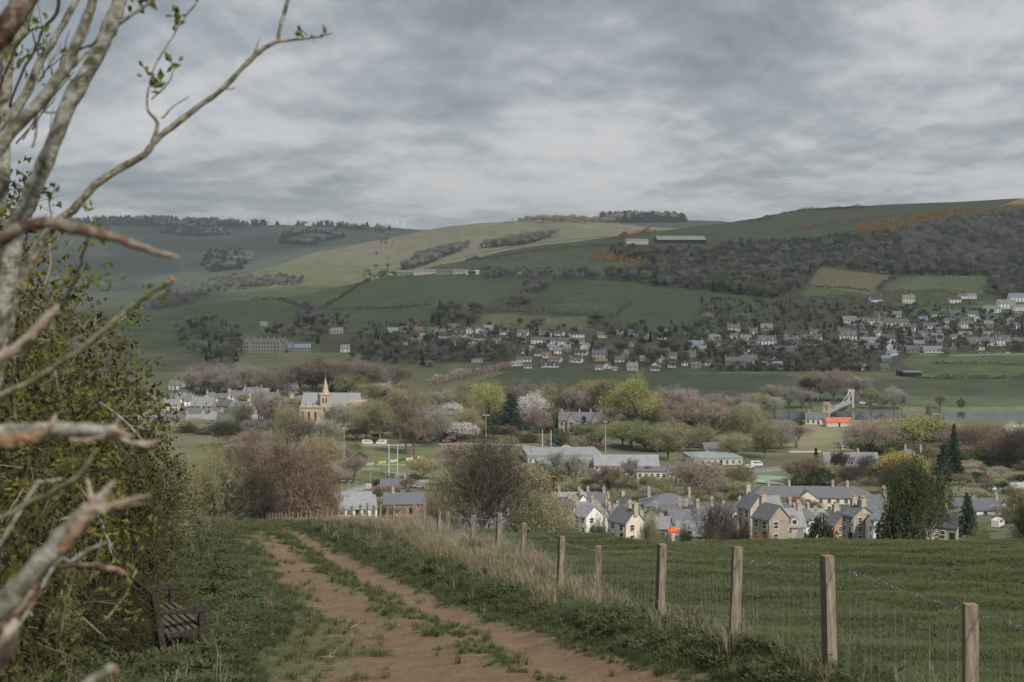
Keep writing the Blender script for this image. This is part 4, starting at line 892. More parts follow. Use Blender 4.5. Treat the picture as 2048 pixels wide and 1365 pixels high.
def house(px, py, w, he, hr, wall='white', roof='slate', rot=0.0, depth=None, kind='gable', floors=2, nwin=None, chim=(), dorm=0, phrase=None, name='house', cat='house', group=None, Y=None, y0=200.0, door=True, win_ends=True, gfront=(), pots=2, cwall=None, fr=None, y1=9000.0, wmat=None, porch=False):
    """front centre (px, py), w px long, eaves he px and ridge hr px above the foot; rot turns it (degrees)"""
    p = at(px, py, y0, y1) if Y is None else Vector(((px - 1024) / F * Y, Y, -(py - HZ) / F * Y))
    s = p.y / F; L = w * s; e = he * s; r = max(hr * s, e + .1); D = depth if depth else min(max(6.0, L * .62), 9.5)
    near = p.y < 620 if fr is None else fr
    o = empty(name, (p.x, p.y + D / 2 * .9, p.z), math.radians(rot)); tag(o, None, cat, group)
    bw, br = MB(), MB()
    {'gable': gable_part, 'hip': hip_part}.get(kind, lambda a, b, l, d, ee, rr: flat_part(a, b, l, d, ee, th=max(.35, rr - ee)))(bw, br, L, D, e, r)
    for fx, fw, fh in gfront:        # gabled bays to the front: position, width (fractions), ridge fraction
        g = Matrix.Translation((fx * L, -D / 2 + D * .28 - .7, 0)) @ Matrix.Rotation(math.radians(90), 4, 'Z'); gable_part(bw, br, D * .56 + 1.4, fw * L, e * 1.02, e + (r - e) * fh, g)
        yf = -D / 2 - 1.4 - .75
        for f_ in range(floors): win(o, fx * L, -D / 2 - 1.42, e * (f_ + .5) / floors + .2, min(1.5, fw * L * .35), min(1.6, e / floors * .5), 0, near)
    bw.build('wall', wmat or WALL[wall], o); br.build('roof', ROOF[roof], o)
    n = nwin if nwin is not None else max(2, int(L / 3.2)); sh = e / floors; wh = min(1.5, sh * .52); ww = min(1.1, L / max(n, 1) * .5)
    for f_ in range(floors):
        for k in range(n):
            x = (-.5 + (k + .5) / n) * L
            if any(abs(x - fx * L) < fw * L * .5 for fx, fw, fh in gfront): continue
            if door and f_ == 0 and k == n // 2:
                d_ = link('door', ME_DOOR, o); d_.location = (x, -D / 2 - .02, 1.05); d_.scale = (1.0, 1, 2.1); continue
            win(o, x, -D / 2 - .01, sh * (f_ + .52), ww, wh, 0, near)
    if win_ends and kind != 'flat':
        for sx in (-1, 1):
            if (sx > 0) == (p.x < 0) or abs(rot) > 8:
                for f_ in range(floors): win(o, sx * (L / 2 + .01), -D * .18, sh * (f_ + .52), 1.0, wh, math.radians(90), near)
    for c in chim: chimney(o, c * L * .97, 0, r, h=max(1.2, 1.1 + e * .05), pots=pots, w=.75, d=1.1, m=WALL.get(cwall) if cwall else None)
    for k in range(dorm):
        x = (-.5 + (k + .5) / dorm) * L; zb = e + (r - e) * .18; db, dr = MB(), MB(); hd = (r - e) * .42
        g = Matrix.Translation((x, -D / 2 * .62, zb)) @ Matrix.Rotation(math.radians(90), 4, 'Z'); gable_part(db, dr, D * .34, 1.5, hd * .62, hd * 1.1, g, ov=.12, found=.4)
        dd = db.build('dormer', wmat or WALL['white' if wall == 'white' else 'pale'], o); q = dr.build('roof', ROOF[roof], dd); win(dd, x, -D / 2 * .62 - D * .17 - .02, zb + hd * .28, .8, hd * .55, 0, False)
    ph = phrase
    if ph is None:
        wd = {'white': 'white', 'cream': 'cream', 'pale': 'pale rendered', 'sand': 'pink sandstone', 'brown': 'brown stone', 'grey': 'grey stone', 'brick': 'brick', 'black': 'black boarded', 'blue': 'blue', 'church': 'stone'}[wall]
        rd = {'slate': 'slate', 'light': 'pale slate', 'dark': 'dark', 'red': 'red tiled', 'metal': 'pale metal', 'blue': 'blue-grey', 'scarlet': 'scarlet', 'green': 'green-grey', 'orange': 'orange'}[roof]
        ph = ('long ' if w > 34 else 'small ' if w < 15 else '') + wd + (' bungalow' if floors == 1 else ' house') + ' under a ' + rd + ' roof'
    LABELQ.append((o, ph, px, py, 'house', phrase is not None)); return o
FV = 'houses of the far village'; TH = 'houses of the near town'
# far village: px, foot, width, eaves, ridge, wall, roof, rot, floors, chimneys, dormers
V_ = [
 (785,668,22,6,12,'pale','light',10,1,(),0),(808,664,17,5,11,'grey','slate',0,1,(),0),(838,666,17,5,12,'grey','red',0,1,(-.4,),0),(865,668,18,6,13,'pale','slate',-20,1,(),1),(884,670,14,6,12,'grey','slate',10,1,(),0),(918,676,26,9,19,'grey','dark',0,2,(-.5,.5),2),(880,684,10,7,12,'white','slate',70,2,(),0),
 (932,680,9,6,11,'cream','slate',80,1,(),0),(912,692,9,8,13,'white','slate',80,2,(),0),(960,698,36,4,10,'white','slate',5,1,(-.3,.4),0),(890,684,26,5,10,'white','blue',0,1,(),0),(1008,670,18,5,9,'white','slate',0,1,(-.5,.5),0),(1020,676,14,4,8,'pale','slate',0,1,(),0),(1046,671,22,6,11,'white','slate',-8,1,(-.5,.5),1),
 (826,682,12,4,9,'pale','slate',0,1,(),0),(850,690,8,8,12,'white','light',0,1,(),0),(798,682,12,4,8,'pale','slate',0,1,(),0),(1091,674,26,7,12,'white','slate',0,1,(-.4,),0),(1076,688,28,8,13,'white','slate',0,2,(),0),(1105,689,34,7,13,'white','slate',4,1,(.5,),0),(1070,701,22,4,9,'white','light',0,1,(.5,),0),(1110,700,30,5,9,'white','blue',0,1,(.5,),0),
 (1048,724,30,5,10,'white','slate',-5,1,(-.4,.1),0),(1033,732,22,4,9,'white','light',20,1,(),0),(1100,735,34,4,11,'white','dark',0,1,(-.5,),2),(1056,737,16,4,8,'white','slate',0,1,(),0),(1094,716,18,5,12,'white','red',0,1,(),1),(1128,690,26,7,13,'white','slate',5,2,(.5,),0),(1153,678,30,9,13,'white','dark',5,2,(),0),(1150,688,38,6,11,'white','slate',-6,1,(),0),
 (1200,722,30,14,21,'sand','slate',0,3,(-.5,.3),0),(1214,718,11,13,18,'white','slate',0,2,(),0),(1198,740,16,5,9,'white','slate',0,1,(),0),(1216,738,14,6,12,'white','slate',60,2,(),0),(1230,741,10,4,7,'white','light',0,1,(),0),(1297,680,12,6,11,'white','light',40,2,(),0),(1282,703,11,6,10,'white','slate',30,2,(),0),
 (1292,722,24,5,10,'pale','light',0,1,(),0),(1265,745,22,8,16,'pale','light',0,2,(-.3,.4),0),(1310,746,18,4,9,'white','dark',0,1,(),0),(1368,703,28,4,8,'white','slate',0,1,(-.5,.4),0),(1393,694,32,4,12,'white','blue',8,1,(),0),(1425,682,32,7,12,'cream','light',0,2,(-.4,),0),(1420,668,20,3,7,'white','slate',0,1,(),0),
 (1468,664,24,9,15,'pale','slate',0,2,(-.5,-.1,.4),0),(1492,682,22,6,12,'white','light',0,1,(),0),(1478,686,20,5,8,'white','light',0,1,(),0),(1535,690,36,8,18,'white','slate',0,2,(.5,),2),(1534,662,24,6,14,'brown','grey_',0,1,(),0),(1586,688,34,8,13,'grey','slate',-12,1,(.5,),2),(1572,706,48,8,13,'grey','slate',4,2,(-.5,.5),0),
 (1478,736,52,13,21,'grey','slate',-3,2,(-.5,-.2,.1,.5),0),(1500,730,30,10,19,'white','slate',4,2,(.2,),0),(1546,738,40,8,14,'white','light',0,1,(),0),(1505,704,34,5,10,'white','slate',0,1,(),0),(1550,728,10,6,14,'white','slate',75,2,(),0),(1722,650,82,8,14,'white','slate',0,2,(-.5,-.3,-.1,.15,.35,.5),8),(1700,651,26,10,18,'white','light',0,2,(),1),
 (1698,684,33,13,24,'white','slate',-8,2,(-.5,.5),3),(1740,690,36,8,15,'white','light',6,1,(.5,),0),(1757,673,16,8,13,'white','slate',20,2,(),0),(1778,686,26,8,17,'white','slate',-6,2,(.1,),0),(1732,698,46,6,11,'white','slate',0,1,(),0),(1782,700,12,8,13,'white','slate',70,2,(),0),(1785,712,22,6,12,'white','blue',30,1,(),0),
 (1753,607,24,8,15,'white','dark',12,2,(.5,),0),(1819,607,24,10,17,'white','light',-14,2,(.2,),0),(1912,608,22,9,14,'white','dark',0,2,(),0),(1928,598,20,6,11,'white','slate',15,1,(),0),(1944,598,18,6,10,'white','light',0,1,(),0),(1794,655,50,10,17,'cream','slate',0,2,(-.3,.0,.4),0),(1848,648,17,7,13,'white','blue',0,2,(.5,),0),
 (1863,658,28,6,12,'white','slate',0,1,(.5,),0),(1887,664,26,5,9,'white','slate',0,1,(),2),(1852,670,30,3,8,'grey','slate',0,1,(),0),(1912,636,22,7,15,'grey','slate',0,2,(-.5,),0),(1902,646,24,5,9,'white','slate',0,1,(),0),(1934,657,26,9,15,'white','slate',4,2,(-.3,.3),2),(1957,644,14,8,13,'white','slate',60,2,(),0),(1978,655,18,7,13,'grey','light',0,2,(),0),
 (1985,626,34,8,14,'white','light',4,2,(-.2,),0),(2014,618,34,11,18,'white','light',-4,2,(),1),(2040,604,40,10,17,'white','blue',0,2,(),0),(2042,622,30,8,12,'white','light',0,1,(),0),(1866,682,44,8,15,'grey','light',0,2,(-.4,),2),(1910,678,18,5,9,'white','slate',20,1,(),0),(1932,674,26,5,10,'white','light',0,1,(),0),(1822,684,22,6,11,'white','slate',0,1,(),0),
 (1968,692,44,8,17,'white','slate',0,2,(-.3,.5),3),(2008,692,30,12,20,'white','slate',0,2,(-.5,.5),2),(2042,690,30,6,14,'dark_','slate',0,1,(),0),(1868,706,38,5,13,'white','light',0,1,(.5,),0),(1826,706,26,7,14,'grey','slate',0,1,(),0),(1716,752,36,7,13,'white','light',0,2,(-.4,.2),0),(1770,756,16,6,13,'grey','slate',0,1,(),0),
 (690,705,18,7,15,'white','light',0,2,(),0),(672,668,26,6,12,'sand','light',0,1,(),0),(526,652,14,4,8,'pale','light',20,1,(),0),(1770,722,26,5,10,'grey','blue',0,1,(),0),(1846,640,16,4,8,'grey','slate',0,1,(),0),(1604,742,20,4,10,'grey','slate',0,1,(),0),(1636,722,18,5,10,'white','slate',0,1,(),0),(1660,700,20,5,10,'grey','slate',0,1,(),0),
]
for px, py, w, he, hr, wl_, rf, rot, fl, ch, dm in V_:
    wl_ = {'dark_': 'black'}.get(wl_, wl_); rf = {'grey_': 'light'}.get(rf, rf)
    house(px, py, w, he, hr, wl_, rf, rot, floors=fl, chim=ch, dorm=dm, group=FV, y0=1228, door=False, pots=2, y1=1900)
_vr = random.Random(17)
_taken = [(v_[0], v_[1], v_[2]) for v_ in V_]
for (xa, xb, ya, yb, n_) in ((1035, 1180, 672, 738, 12), (1180, 1460, 668, 744, 22), (1460, 1640, 668, 742, 14), (1690, 2046, 632, 706, 26), (780, 1000, 660, 698, 14)):
    for k in range(n_):
        for _t in range(20):
            x, y, w = _vr.uniform(xa, xb), _vr.uniform(ya, yb), _vr.uniform(13, 26)
            if all(abs(x - a) > (w + c) * .5 or abs(y - b) > 8 for a, b, c in _taken): break
        else: continue
        _taken.append((x, y, w)); he = _vr.uniform(5, 8)
        house(x, y, w, he, he + _vr.uniform(4, 6.5), _vr.choice(('white', 'white', 'white', 'pale', 'grey', 'cream')), _vr.choice(('slate', 'light', 'slate', 'dark')), _vr.choice((-20, -6, 0, 5, 12, 70)), floors=1 if he < 6.5 else 2, chim=_vr.choice(((), (-.5,), (.5,), (-.5, .5))), dorm=_vr.choice((0, 0, 1, 2)), group=FV, y0=1228, door=False, y1=1900)
house(529, 706, 84, 22, 27, 'grey', 'slate', -3, depth=22, floors=3, nwin=14, chim=(-.45, -.3, -.12, .05, .2, .34, .46), phrase='long grey stone mansion with many windows on the far slope', name='mansion', y0=1228, gfront=((-.38, .12, 1.5), (.36, .12, 1.5)), door=False)
house(598, 706, 44, 10, 17, 'grey', 'blue', 6, floors=2, nwin=7, chim=(-.4,), phrase='lower grey stone wing beside the long mansion', name='stable_block', y0=1228, gfront=((-.3, .2, 1.4),), door=False)
house(954, 725, 22, 5, 7, 'pale', 'light', 0, kind='flat', floors=1, phrase='small pale flat-roofed shed below the dark village trees', name='shed', cat='shed', y0=1200, door=False, win_ends=False)
house(1826, 754, 34, 8, 11, 'black', 'metal', -4, kind='flat', floors=1, nwin=0, phrase='long black shed with a pale curved roof beyond the river', name='shed', cat='shed', y0=1150, door=False, win_ends=False)
house(1800, 752, 8, 9, 10, 'black', 'dark', 0, kind='flat', floors=1, nwin=0, phrase='small black hut left of the long black shed', name='hut', cat='hut', y0=1150, door=False, win_ends=False)
house(1896, 660, 16, 7, 9, 'pale', 'orange', 0, kind='flat', floors=1, nwin=3, phrase='flat-topped far house with an orange roof edge', y0=1228, door=False, win_ends=False)
# hill farms
house(1274, 489, 44, 7, 11, 'pale', 'metal', 3, depth=24, floors=1, nwin=0, phrase='small pale barn on the skyline field left of the long barn', name='barn', cat='barn', y0=1900, door=False, win_ends=False)
house(1362, 487, 98, 7, 15, 'black', 'metal', 2, depth=34, floors=1, nwin=0, phrase='long dark barn with a pale metal roof near the skyline', name='barn', cat='barn', y0=1900, door=False, win_ends=False)
for i, (px, py, w, he, hr, wl_, rf, nm, ph) in enumerate([
 (775, 551, 40, 4, 7, 'grey', 'dark', 'barn', 'low dark shed at the left end of the hillside farm'), (815, 550, 42, 5, 9, 'grey', 'light', 'barn', 'grey-roofed steading left of the middle of the hillside farm'), (852, 549, 50, 6, 10, 'pale', 'light', 'barn', 'long pale barn in the middle of the hillside farm'),
 (890, 549, 36, 6, 10, 'grey', 'slate', 'barn', 'slate-roofed barn right of the middle of the hillside farm'), (918, 548, 26, 5, 9, 'pale', 'light', 'barn', 'pale barn beside the farmhouse on the hill'), (945, 549, 26, 9, 13, 'white', 'dark', 'farmhouse', 'white farmhouse with dark openings at the right of the hill farm'), (1035, 552, 16, 4, 7, 'pale', 'light', 'cottage', 'tiny pale cottage on the hillside between the copses'), (1108, 552, 22, 4, 8, 'pale', 'light', 'cottage', 'small pale cottage beside the scrubby hill hedge'), (592, 485, 24, 5, 9, 'white', 'light', 'farmhouse', 'tiny white farm in the distant blue valley'), (1592, 574, 10, 4, 6, 'white', 'light', 'hut', 'tiny white hut left of the brown paddock')]):
    house(px, py, w, he, hr, wl_, rf, R0.uniform(-6, 6), floors=1, nwin=3, phrase=ph, name=nm, cat='barn' if nm == 'barn' else 'house', y0=1300 if i != 8 else 3600, door=False, win_ends=False, depth=10)
# ------------------------------------------------------------------ the town this side of the river
def T(*a, **k):
    k.setdefault('group', TH); return house(*a, **k)
# left cluster behind the hedge
for r_ in [
 (352,780,28,10,19,'white','light',-10,2,(),0),(372,792,26,8,16,'cream','slate',-6,2,(-.5,),0),(395,782,24,9,17,'white','dark',8,2,(),1),(428,784,28,9,17,'white','dark',0,2,(.4,),1),(360,806,40,8,18,'white','slate',5,2,(),0),(404,826,46,14,30,'grey','light',-8,2,(-.5,),2),(400,860,60,20,29,'sand','light',4,2,(-.5,.5),0),
 (428,852,20,22,34,'sand','slate',80,2,(),0),(445,806,26,10,18,'cream','slate',-15,2,(.5,),1),(462,800,24,9,18,'cream','slate',70,2,(-.5,),0),(478,805,40,12,22,'white','slate',0,2,(-.5,.2,.5),0),(450,822,34,10,22,'grey','slate',-30,2,(),0),(505,800,34,12,24,'pale','slate',0,2,(-.5,.5),3),
 (512,832,46,12,18,'sand','slate',0,2,(),0),(530,812,30,8,16,'pale','light',10,2,(),0),(578,790,34,10,22,'pale','light',-14,2,(-.5,),2),(590,800,16,9,15,'cream','slate',70,2,(),0),(560,826,30,7,13,'grey','slate',0,1,(),0),
 ]:
    px, py, w, he, hr, wl_, rf, rot, fl, ch, dm = r_; T(px, py, w, he, hr, wl_, rf, rot, floors=fl, chim=ch, dorm=dm, y0=500)
T(757, 844, 60, 18, 25, 'sand', 'slate', 0, floors=2, phrase='pink stone hall with a low slate roof right of the church', y0=500, name='church_hall')
T(862, 850, 46, 20, 28, 'sand', 'red', 4, floors=2, phrase='pinkish house with a red roof behind the park trees', y0=500)
for i, (px, py, w, wl_, rf, rot) in enumerate([(342, 820, 30, 'pale', 'light', 0), (380, 812, 26, 'white', 'slate', 12), (388, 838, 34, 'pale', 'slate', -8), (420, 806, 22, 'cream', 'slate', 60), (432, 842, 26, 'pale', 'light', 20), (486, 824, 30, 'pale', 'slate', -14), (470, 838, 28, 'white', 'slate', 6), (524, 798, 24, 'white', 'light', 4), (545, 806, 26, 'pale', 'slate', 40), (350, 852, 34, 'sand', 'slate', 0), (604, 812, 22, 'pale', 'slate', 0), (508, 850, 30, 'pale', 'light', -6)]):
    T(px, py, w, 10, 20, wl_, rf, rot, floors=2, chim=(-.5,) if i % 2 else (.4,), y0=500)
# gabled villa in the trees
T(1165, 868, 92, 26, 40, 'grey', 'slate', -4, depth=16, floors=2, nwin=7, chim=(-.45, -.05, .2, .44), gfront=((-.22, .18, 1.0), (.30, .16, 1.0)), phrase='gabled stone villa with many chimneys among the trees', name='villa')
T(1195, 869, 18, 20, 30, 'grey', 'slate', 60, floors=2, phrase='dark side wing at the right end of the gabled villa', name='villa_wing')
# lodge and boathouse by the bridge
T(1633, 849, 40, 11, 23, 'pale', 'slate', -8, floors=1, nwin=4, chim=(-.3, .4), dorm=1, phrase='small slate-roofed lodge cottage beside the chain bridge', name='cottage')
T(1678, 854, 52, 9, 17, 'pale', 'scarlet', 3, floors=1, nwin=1, depth=8, phrase='low shed with a bright scarlet roof by the bridge', name='shed', cat='shed', win_ends=False)
# school with the ribbed roof and flat roofed hospital behind the bare oak
T(1125, 925, 150, 10, 16, 'pale', 'metal', 5, kind='flat', depth=26, floors=1, nwin=14, phrase='wide pale flat-roofed sports hall behind the bare oak', name='sports_hall', cat='building', win_ends=False, y0=300)
T(1135, 945, 120, 16, 19, 'pale', 'metal', 6, kind='flat', depth=18, floors=2, nwin=16, phrase='two-storey pale classroom block with rows of windows', name='classroom_block', cat='building', win_ends=False, y0=300)
T(1255, 950, 130, 18, 34, 'pale', 'metal', -2, depth=20, floors=2, nwin=12, phrase='long school building with a ribbed pale metal roof', name='school', cat='building', win_ends=False, y0=300)
T(1305, 972, 60, 28, 30, 'cream', 'slate', -2, kind='flat', depth=12, floors=2, nwin=5, phrase='cream school wall beside the crimson bush', name='school_wing', cat='building', win_ends=False, y0=300)
T(1345, 968, 34, 20, 34, 'pale', 'slate', 5, kind='hip', depth=12, floors=2, nwin=4, phrase='hip-roofed grey school pavilion at the right end', name='pavilion', cat='building', y0=300)
T(1430, 930, 100, 12, 15, 'pale', 'green', 7, kind='flat', depth=20, floors=1, nwin=8, phrase='long flat green-grey roof with white fascia above the car park', name='hospital_block', cat='building', win_ends=False, y0=300)
T(1425, 912, 40, 8, 25, 'grey', 'slate', 20, floors=1, phrase='steep slate-roofed stone hall in the trees', y0=300)
T(1445, 963, 50, 11, 12, 'cream', 'slate', 12, kind='flat', depth=.6, floors=1, nwin=0, door=False, phrase='long cream garden wall above the brown bush', name='garden_wall', cat='wall', win_ends=False, y0=300)
T(1434, 946, 14, 14, 18, 'sand', 'slate', 0, kind='flat', depth=5, floors=2, nwin=2, phrase='small pink block beside the flat green-grey roof', name='annex', win_ends=False, y0=300)
# white terrace and its neighbours
T(1626, 1024, 250, 29, 47, 'cream', 'slate', -3, kind='hip', depth=11, floors=2, nwin=15, chim=(-.34, -.17, .19, .31), dorm=0, gfront=((-.04, .14, .75),), phrase='very long cream terrace with slate roof and a central gable', name='terrace', Y=452)
# hip roofed villa
T(1340, 1042, 98, 30, 49, 'cream', 'slate', -2, kind='hip', depth=13, floors=2, nwin=7, chim=(-.40, .46), phrase='hip-roofed cream villa with a tall chimney at each end', name='villa', Y=400)
T(1294, 1042, 26, 34, 38, 'white', 'slate', -4, kind='hip', depth=9, floors=3, nwin=2, phrase='white three-storey wing left of the hip-roofed villa', Y=405)
# front row at the brow: distances by hand since their feet are hidden behind the field
NR = [
 (1510,1087,34,70,96,'sand','slate',-62,300,3,(-.45,),0,'tall sandstone gable end with a skewed parapet'),(1536,1087,60,56,90,'grey','light',14,330,2,(),0,'wide pale slate roof behind the sandstone gable'),
 (1546,1087,40,48,74,'brown','slate',-58,262,2,(-.5,),0,'brown stone gable with a low chimney at the brow of the field'),(1585,1087,50,34,64,'sand','light',8,285,2,(.4,),1,'pink stone house with a glazed slate roof beside the holly'),
 (1565,1050,70,14,40,'grey','slate',-6,380,1,(.3,),1,'long grey roof with a white chimney below the terrace'),(1600,1060,50,18,38,'pale','slate',20,372,1,(-.2,.5),1,'small slate house behind the glazed roof'),
 (1628,1046,50,16,22,'blue','green',0,400,1,(),0,'blue-fronted flat garage below the central gable'),(1662,1095,56,38,60,'grey','slate',-10,300,2,(-.5,.4),1,'slate hipped house behind the round holly'),
 (1610,1087,44,36,50,'white','slate',10,290,2,(),2,'white dormer house half behind the round holly'),(1684,1087,26,36,58,'brick','slate',-64,270,2,(-.4,),0,'orange brick gable right of the round holly'),
 (1700,1050,44,18,36,'black','dark',5,360,1,(),0,'low dark-glazed roof behind the flagpole'),(1722,1087,26,54,70,'brown','slate',-60,255,3,(-.4,.4),0,'tall brown stone gable with square chimneys'),
 (1752,1087,56,46,92,'grey','slate',10,285,2,(.5,),0,'big steep slate roof right of the brown gable'),(1765,1087,40,34,52,'white','slate',0,250,2,(),2,'white bay-windowed house at the foot of the big roof'),
 (1786,1060,60,18,46,'pale','slate',-12,345,2,(.3,),0,'slate roof showing behind the ivy-clad tree'),(1866,1087,36,50,78,'sand','slate',-56,300,2,(),0,'pink stone gable right of the ivy-clad tree'),
 (1886,1087,40,44,66,'grey','slate',18,310,2,(.4,),1,'grey slate house between ivy-clad tree and white house'),(1826,1087,60,34,56,'pale','slate',20,280,1,(),0,'low slate roof behind the foot of the ivy-clad tree'),
 (1950,1052,116,32,52,'white','slate',-3,430,2,(-.5,-.08,.46),0,'long white house with three white chimneys and slate roof'),(2015,1048,30,26,44,'white','slate',70,440,2,(),0,'white gable end joined to the long white house'),
 (1455,1087,64,44,74,'grey','slate',4,330,2,(-.5,.5),2,'dormered slate house behind the goblet tree'),(1420,1087,60,36,70,'pale','slate',-6,345,2,(-.4,),1,'slate house left of the goblet tree with sash dormers'),
 (1490,1060,40,28,52,'grey','slate',20,372,2,(.4,),0,'grey slate house left of the tall sandstone gable'),(1400,1070,36,14,38,'white','slate',-14,360,2,(),0,'small white-fronted house under the hip-roofed villa'),
 (1360,1087,50,40,62,'sand','slate',12,300,2,(),0,'pink stone house behind the orange canopy'),(1385,1105,60,34,56,'grey','light',-10,270,1,(),1,'low grey slate roof right of the orange canopy'),
 (1255,1087,44,42,66,'cream','slate',-55,292,2,(.5,),0,'tan gable end at the brow between two bushes'),(1240,1060,46,20,40,'pale','slate',10,360,2,(-.5,.5),0,'low slate roof with terracotta pots behind the tan gable'),
 (1215,1046,60,14,30,'sand','slate',-5,400,2,(-.4,0,.4),0,'pink house row with a stone chimney stack'),(1178,1087,28,54,72,'white','light',-50,318,3,(),0,'tall narrow white gable above the pointed bush'),
 (1128,1060,46,36,56,'sand','slate',-10,345,2,(-.4,.5),0,'pinkish grey house with one dark upper window'),(1170,1052,60,20,44,'pale','light',8,372,2,(-.3,.3),0,'pale hipped slate roof beside the pinkish grey house'),
 (1150,1026,100,18,38,'pale','metal',5,430,2,(-.35,.1,.3),0,'grey flat-topped house row with orange chimney stack'),(1195,1030,40,20,42,'pale','slate',-12,420,2,(.4,),0,'pale house with a tall thin gable end'),
 (1060,1096,60,36,54,'sand','slate',8,300,2,(-.4,),0,'pink stone house glimpsed through the bare oak'),(1010,1090,70,34,56,'grey','slate',-8,330,2,(.4,),0,'grey slate house hidden behind the bare oak boughs'),
 (970,1060,60,20,44,'brown','slate',6,370,2,(.3,),0,'brown stone house behind the middle of the bare oak'),(930,1092,50,30,50,'pale','slate',-10,310,2,(),0,'pale house behind the left boughs of the bare oak'),
 (1100,1098,50,28,46,'pale','slate',10,280,1,(.4,),0,'low pale house behind the brown twiggy bush'),(1320,1087,50,30,48,'grey','light',-14,275,1,(),0,'low pale slate roof left of the orange canopy'),
 (1275,1085,50,26,44,'pale','slate',4,330,2,(-.5,),0,'pale slate house just right of the tan gable'),(1465,1085,40,20,44,'sand','slate',-30,300,1,(),0,'small pink stone outhouse behind the goblet tree'),
 (1905,1087,40,32,50,'grey','dark',-20,270,1,(),0,'low dark-roofed outhouse before the long white house'),
]
for px, py, w, he, hr, wl_, rf, rot, Y, fl, ch, dm, ph in NR:
    kd = 'flat' if 'flat' in ph and 'row' not in ph else 'gable'
    T(px, py, w * (1.25 if abs(rot) > 45 else .92), he, hr, wl_, rf, rot, floors=fl, chim=ch, dorm=dm, phrase=ph, Y=Y, kind=kd, depth=6.0 if abs(rot) < 45 else 5.0, pots=3 if Y < 330 else 2)
_hr = random.Random(31)
for row, Y, xs, py in ((0, 352, range(1090, 1900, 37), 1074), (1, 392, list(range(1105, 1500, 41)) + [1775, 1815, 1860], 1052), (2, 425, list(range(1030, 1290, 44)), 1034)):
    for x in xs:
        if row == 0 and 1500 < x < 1760 and _hr.random() < .5: continue
        w = _hr.uniform(26, 42); he = _hr.uniform(15, 23)
        T(x + _hr.uniform(-8, 8), py + _hr.uniform(-3, 3), w, he, he + _hr.uniform(13, 20), _hr.choice(('pale', 'grey', 'sand', 'white', 'grey', 'cream')), _hr.choice(('slate', 'light', 'slate', 'dark')), _hr.choice((-60, -14, -6, 4, 10, 20, 62)), floors=2, chim=_hr.choice(((-.5,), (.5,), (-.5, .5), (.2,))), dorm=_hr.choice((0, 0, 1, 2)), Y=Y + _hr.uniform(-8, 8), depth=5.5)
# behind the big ivy tree
T(1705, 948, 108, 14, 40, 'grey', 'light', -4, floors=2, nwin=6, chim=(.15,), dorm=3, phrase='long grey slate house with a white chimney among bare trees', y0=300)
T(1826, 942, 70, 14, 40, 'pale', 'slate', -4, kind='hip', depth=14, floors=2, chim=(-.1, .35), dorm=2, phrase='hipped slate villa behind the golden yellow tree', y0=300, name='villa')
T(1694, 898, 26, 5, 13, 'pale', 'light', 8, floors=1, phrase='small grey-roofed garden house above the slate house', y0=300)
T(1610, 905, 64, 4, 5, 'cream', 'light', 2, kind='flat', depth=.5, floors=1, nwin=0, door=False, phrase='low pale boundary wall along the haugh', name='garden_wall', cat='wall', win_ends=False, y0=300)
# left foot of the field: roofs beyond the fence
T(815, 1028, 100, 20, 38, 'brick', 'slate', 5, floors=2, nwin=12, chim=(-.32,), phrase='long brick terrace with a brown slate roof beyond the fence', Y=420)
T(705, 1032, 80, 14, 32, 'white', 'metal', 10, floors=1, nwin=5, depth=16, phrase='big pale blue-grey shed roof nearest beyond the fence', Y=400, name='warehouse', cat='building')
T(690, 1018, 96, 12, 26, 'white', 'metal', 16, floors=1, nwin=5, depth=14, phrase='second pale blue-grey shed roof behind the nearest one', Y=440, name='warehouse', cat='building')
T(785, 985, 50, 10, 24, 'grey', 'slate', 0, floors=1, chim=(.5,), phrase='slate-roofed cottage between car park and brick terrace', y0=300)
T(803, 966, 24, 9, 14, 'pale', 'light', 0, kind='flat', depth=8, floors=1, nwin=3, phrase='small pale kiosk behind the pitch end', name='kiosk', cat='hut', win_ends=False, y0=300)
T(808, 966, 18, 10, 14, 'brick', 'red', 0, floors=1, phrase='small brick pavilion below the goalposts', y0=300)
T(1062, 915, 20, 8, 10, 'cream', 'slate', 0, kind='flat', depth=4, floors=1, nwin=2, phrase='small cream hut at the edge of the far pitch', name='hut', cat='hut', win_ends=False, y0=300)
# ------------------------------------------------------------------ church
p = at(660, 850, 500); s = p.y / F
ch = empty('church', (p.x, p.y + 9, p.z), math.radians(-3)); tag(ch, 'long stone church with slate roof and slender spire', 'church')
bw, br, ba = MB(), MB(), MB(); Lc = 116 * s
gable_part(bw, br, Lc, 13, 38 * s, 61 * s)
bw.box((0, -8.2, 14 * s), (Lc * 1.02, 4.2, 28 * s + 6)); bw.box((Lc * .48, -4, 20 * s), (9, 13, 40 * s + 4))
bw.build('wall', WALL['church'], ch); br.build('roof', ROOF['light'], ch)
ai = MB(); ai.box((0, -8.2, 30 * s + 1.1), (Lc * 1.03, 4.6, .3)); ai.build('aisle_roof', ROOF['slate'], ch)
for k in range(9):
    if k != 4: win(ch, (-.45 + k * .11) * Lc, -10.36, 17 * s, 1.1, 5.2, 0, False)
for k in range(8): win(ch, (-.42 + k * .12) * Lc, -6.56, 33 * s + 1.4, 1.0, 1.6, 0, False)
tw_ = MB(); tw_.box((0, 0, 28 * s), (5.0, 5.0, 56 * s + 2)); tw_.box((0, 0, 56 * s + 1.2), (5.5, 5.5, .5)); 
t_o = tw_.build('tower', WALL['church'], ch); t_o.location = (-.07 * Lc, -8.0, 0)
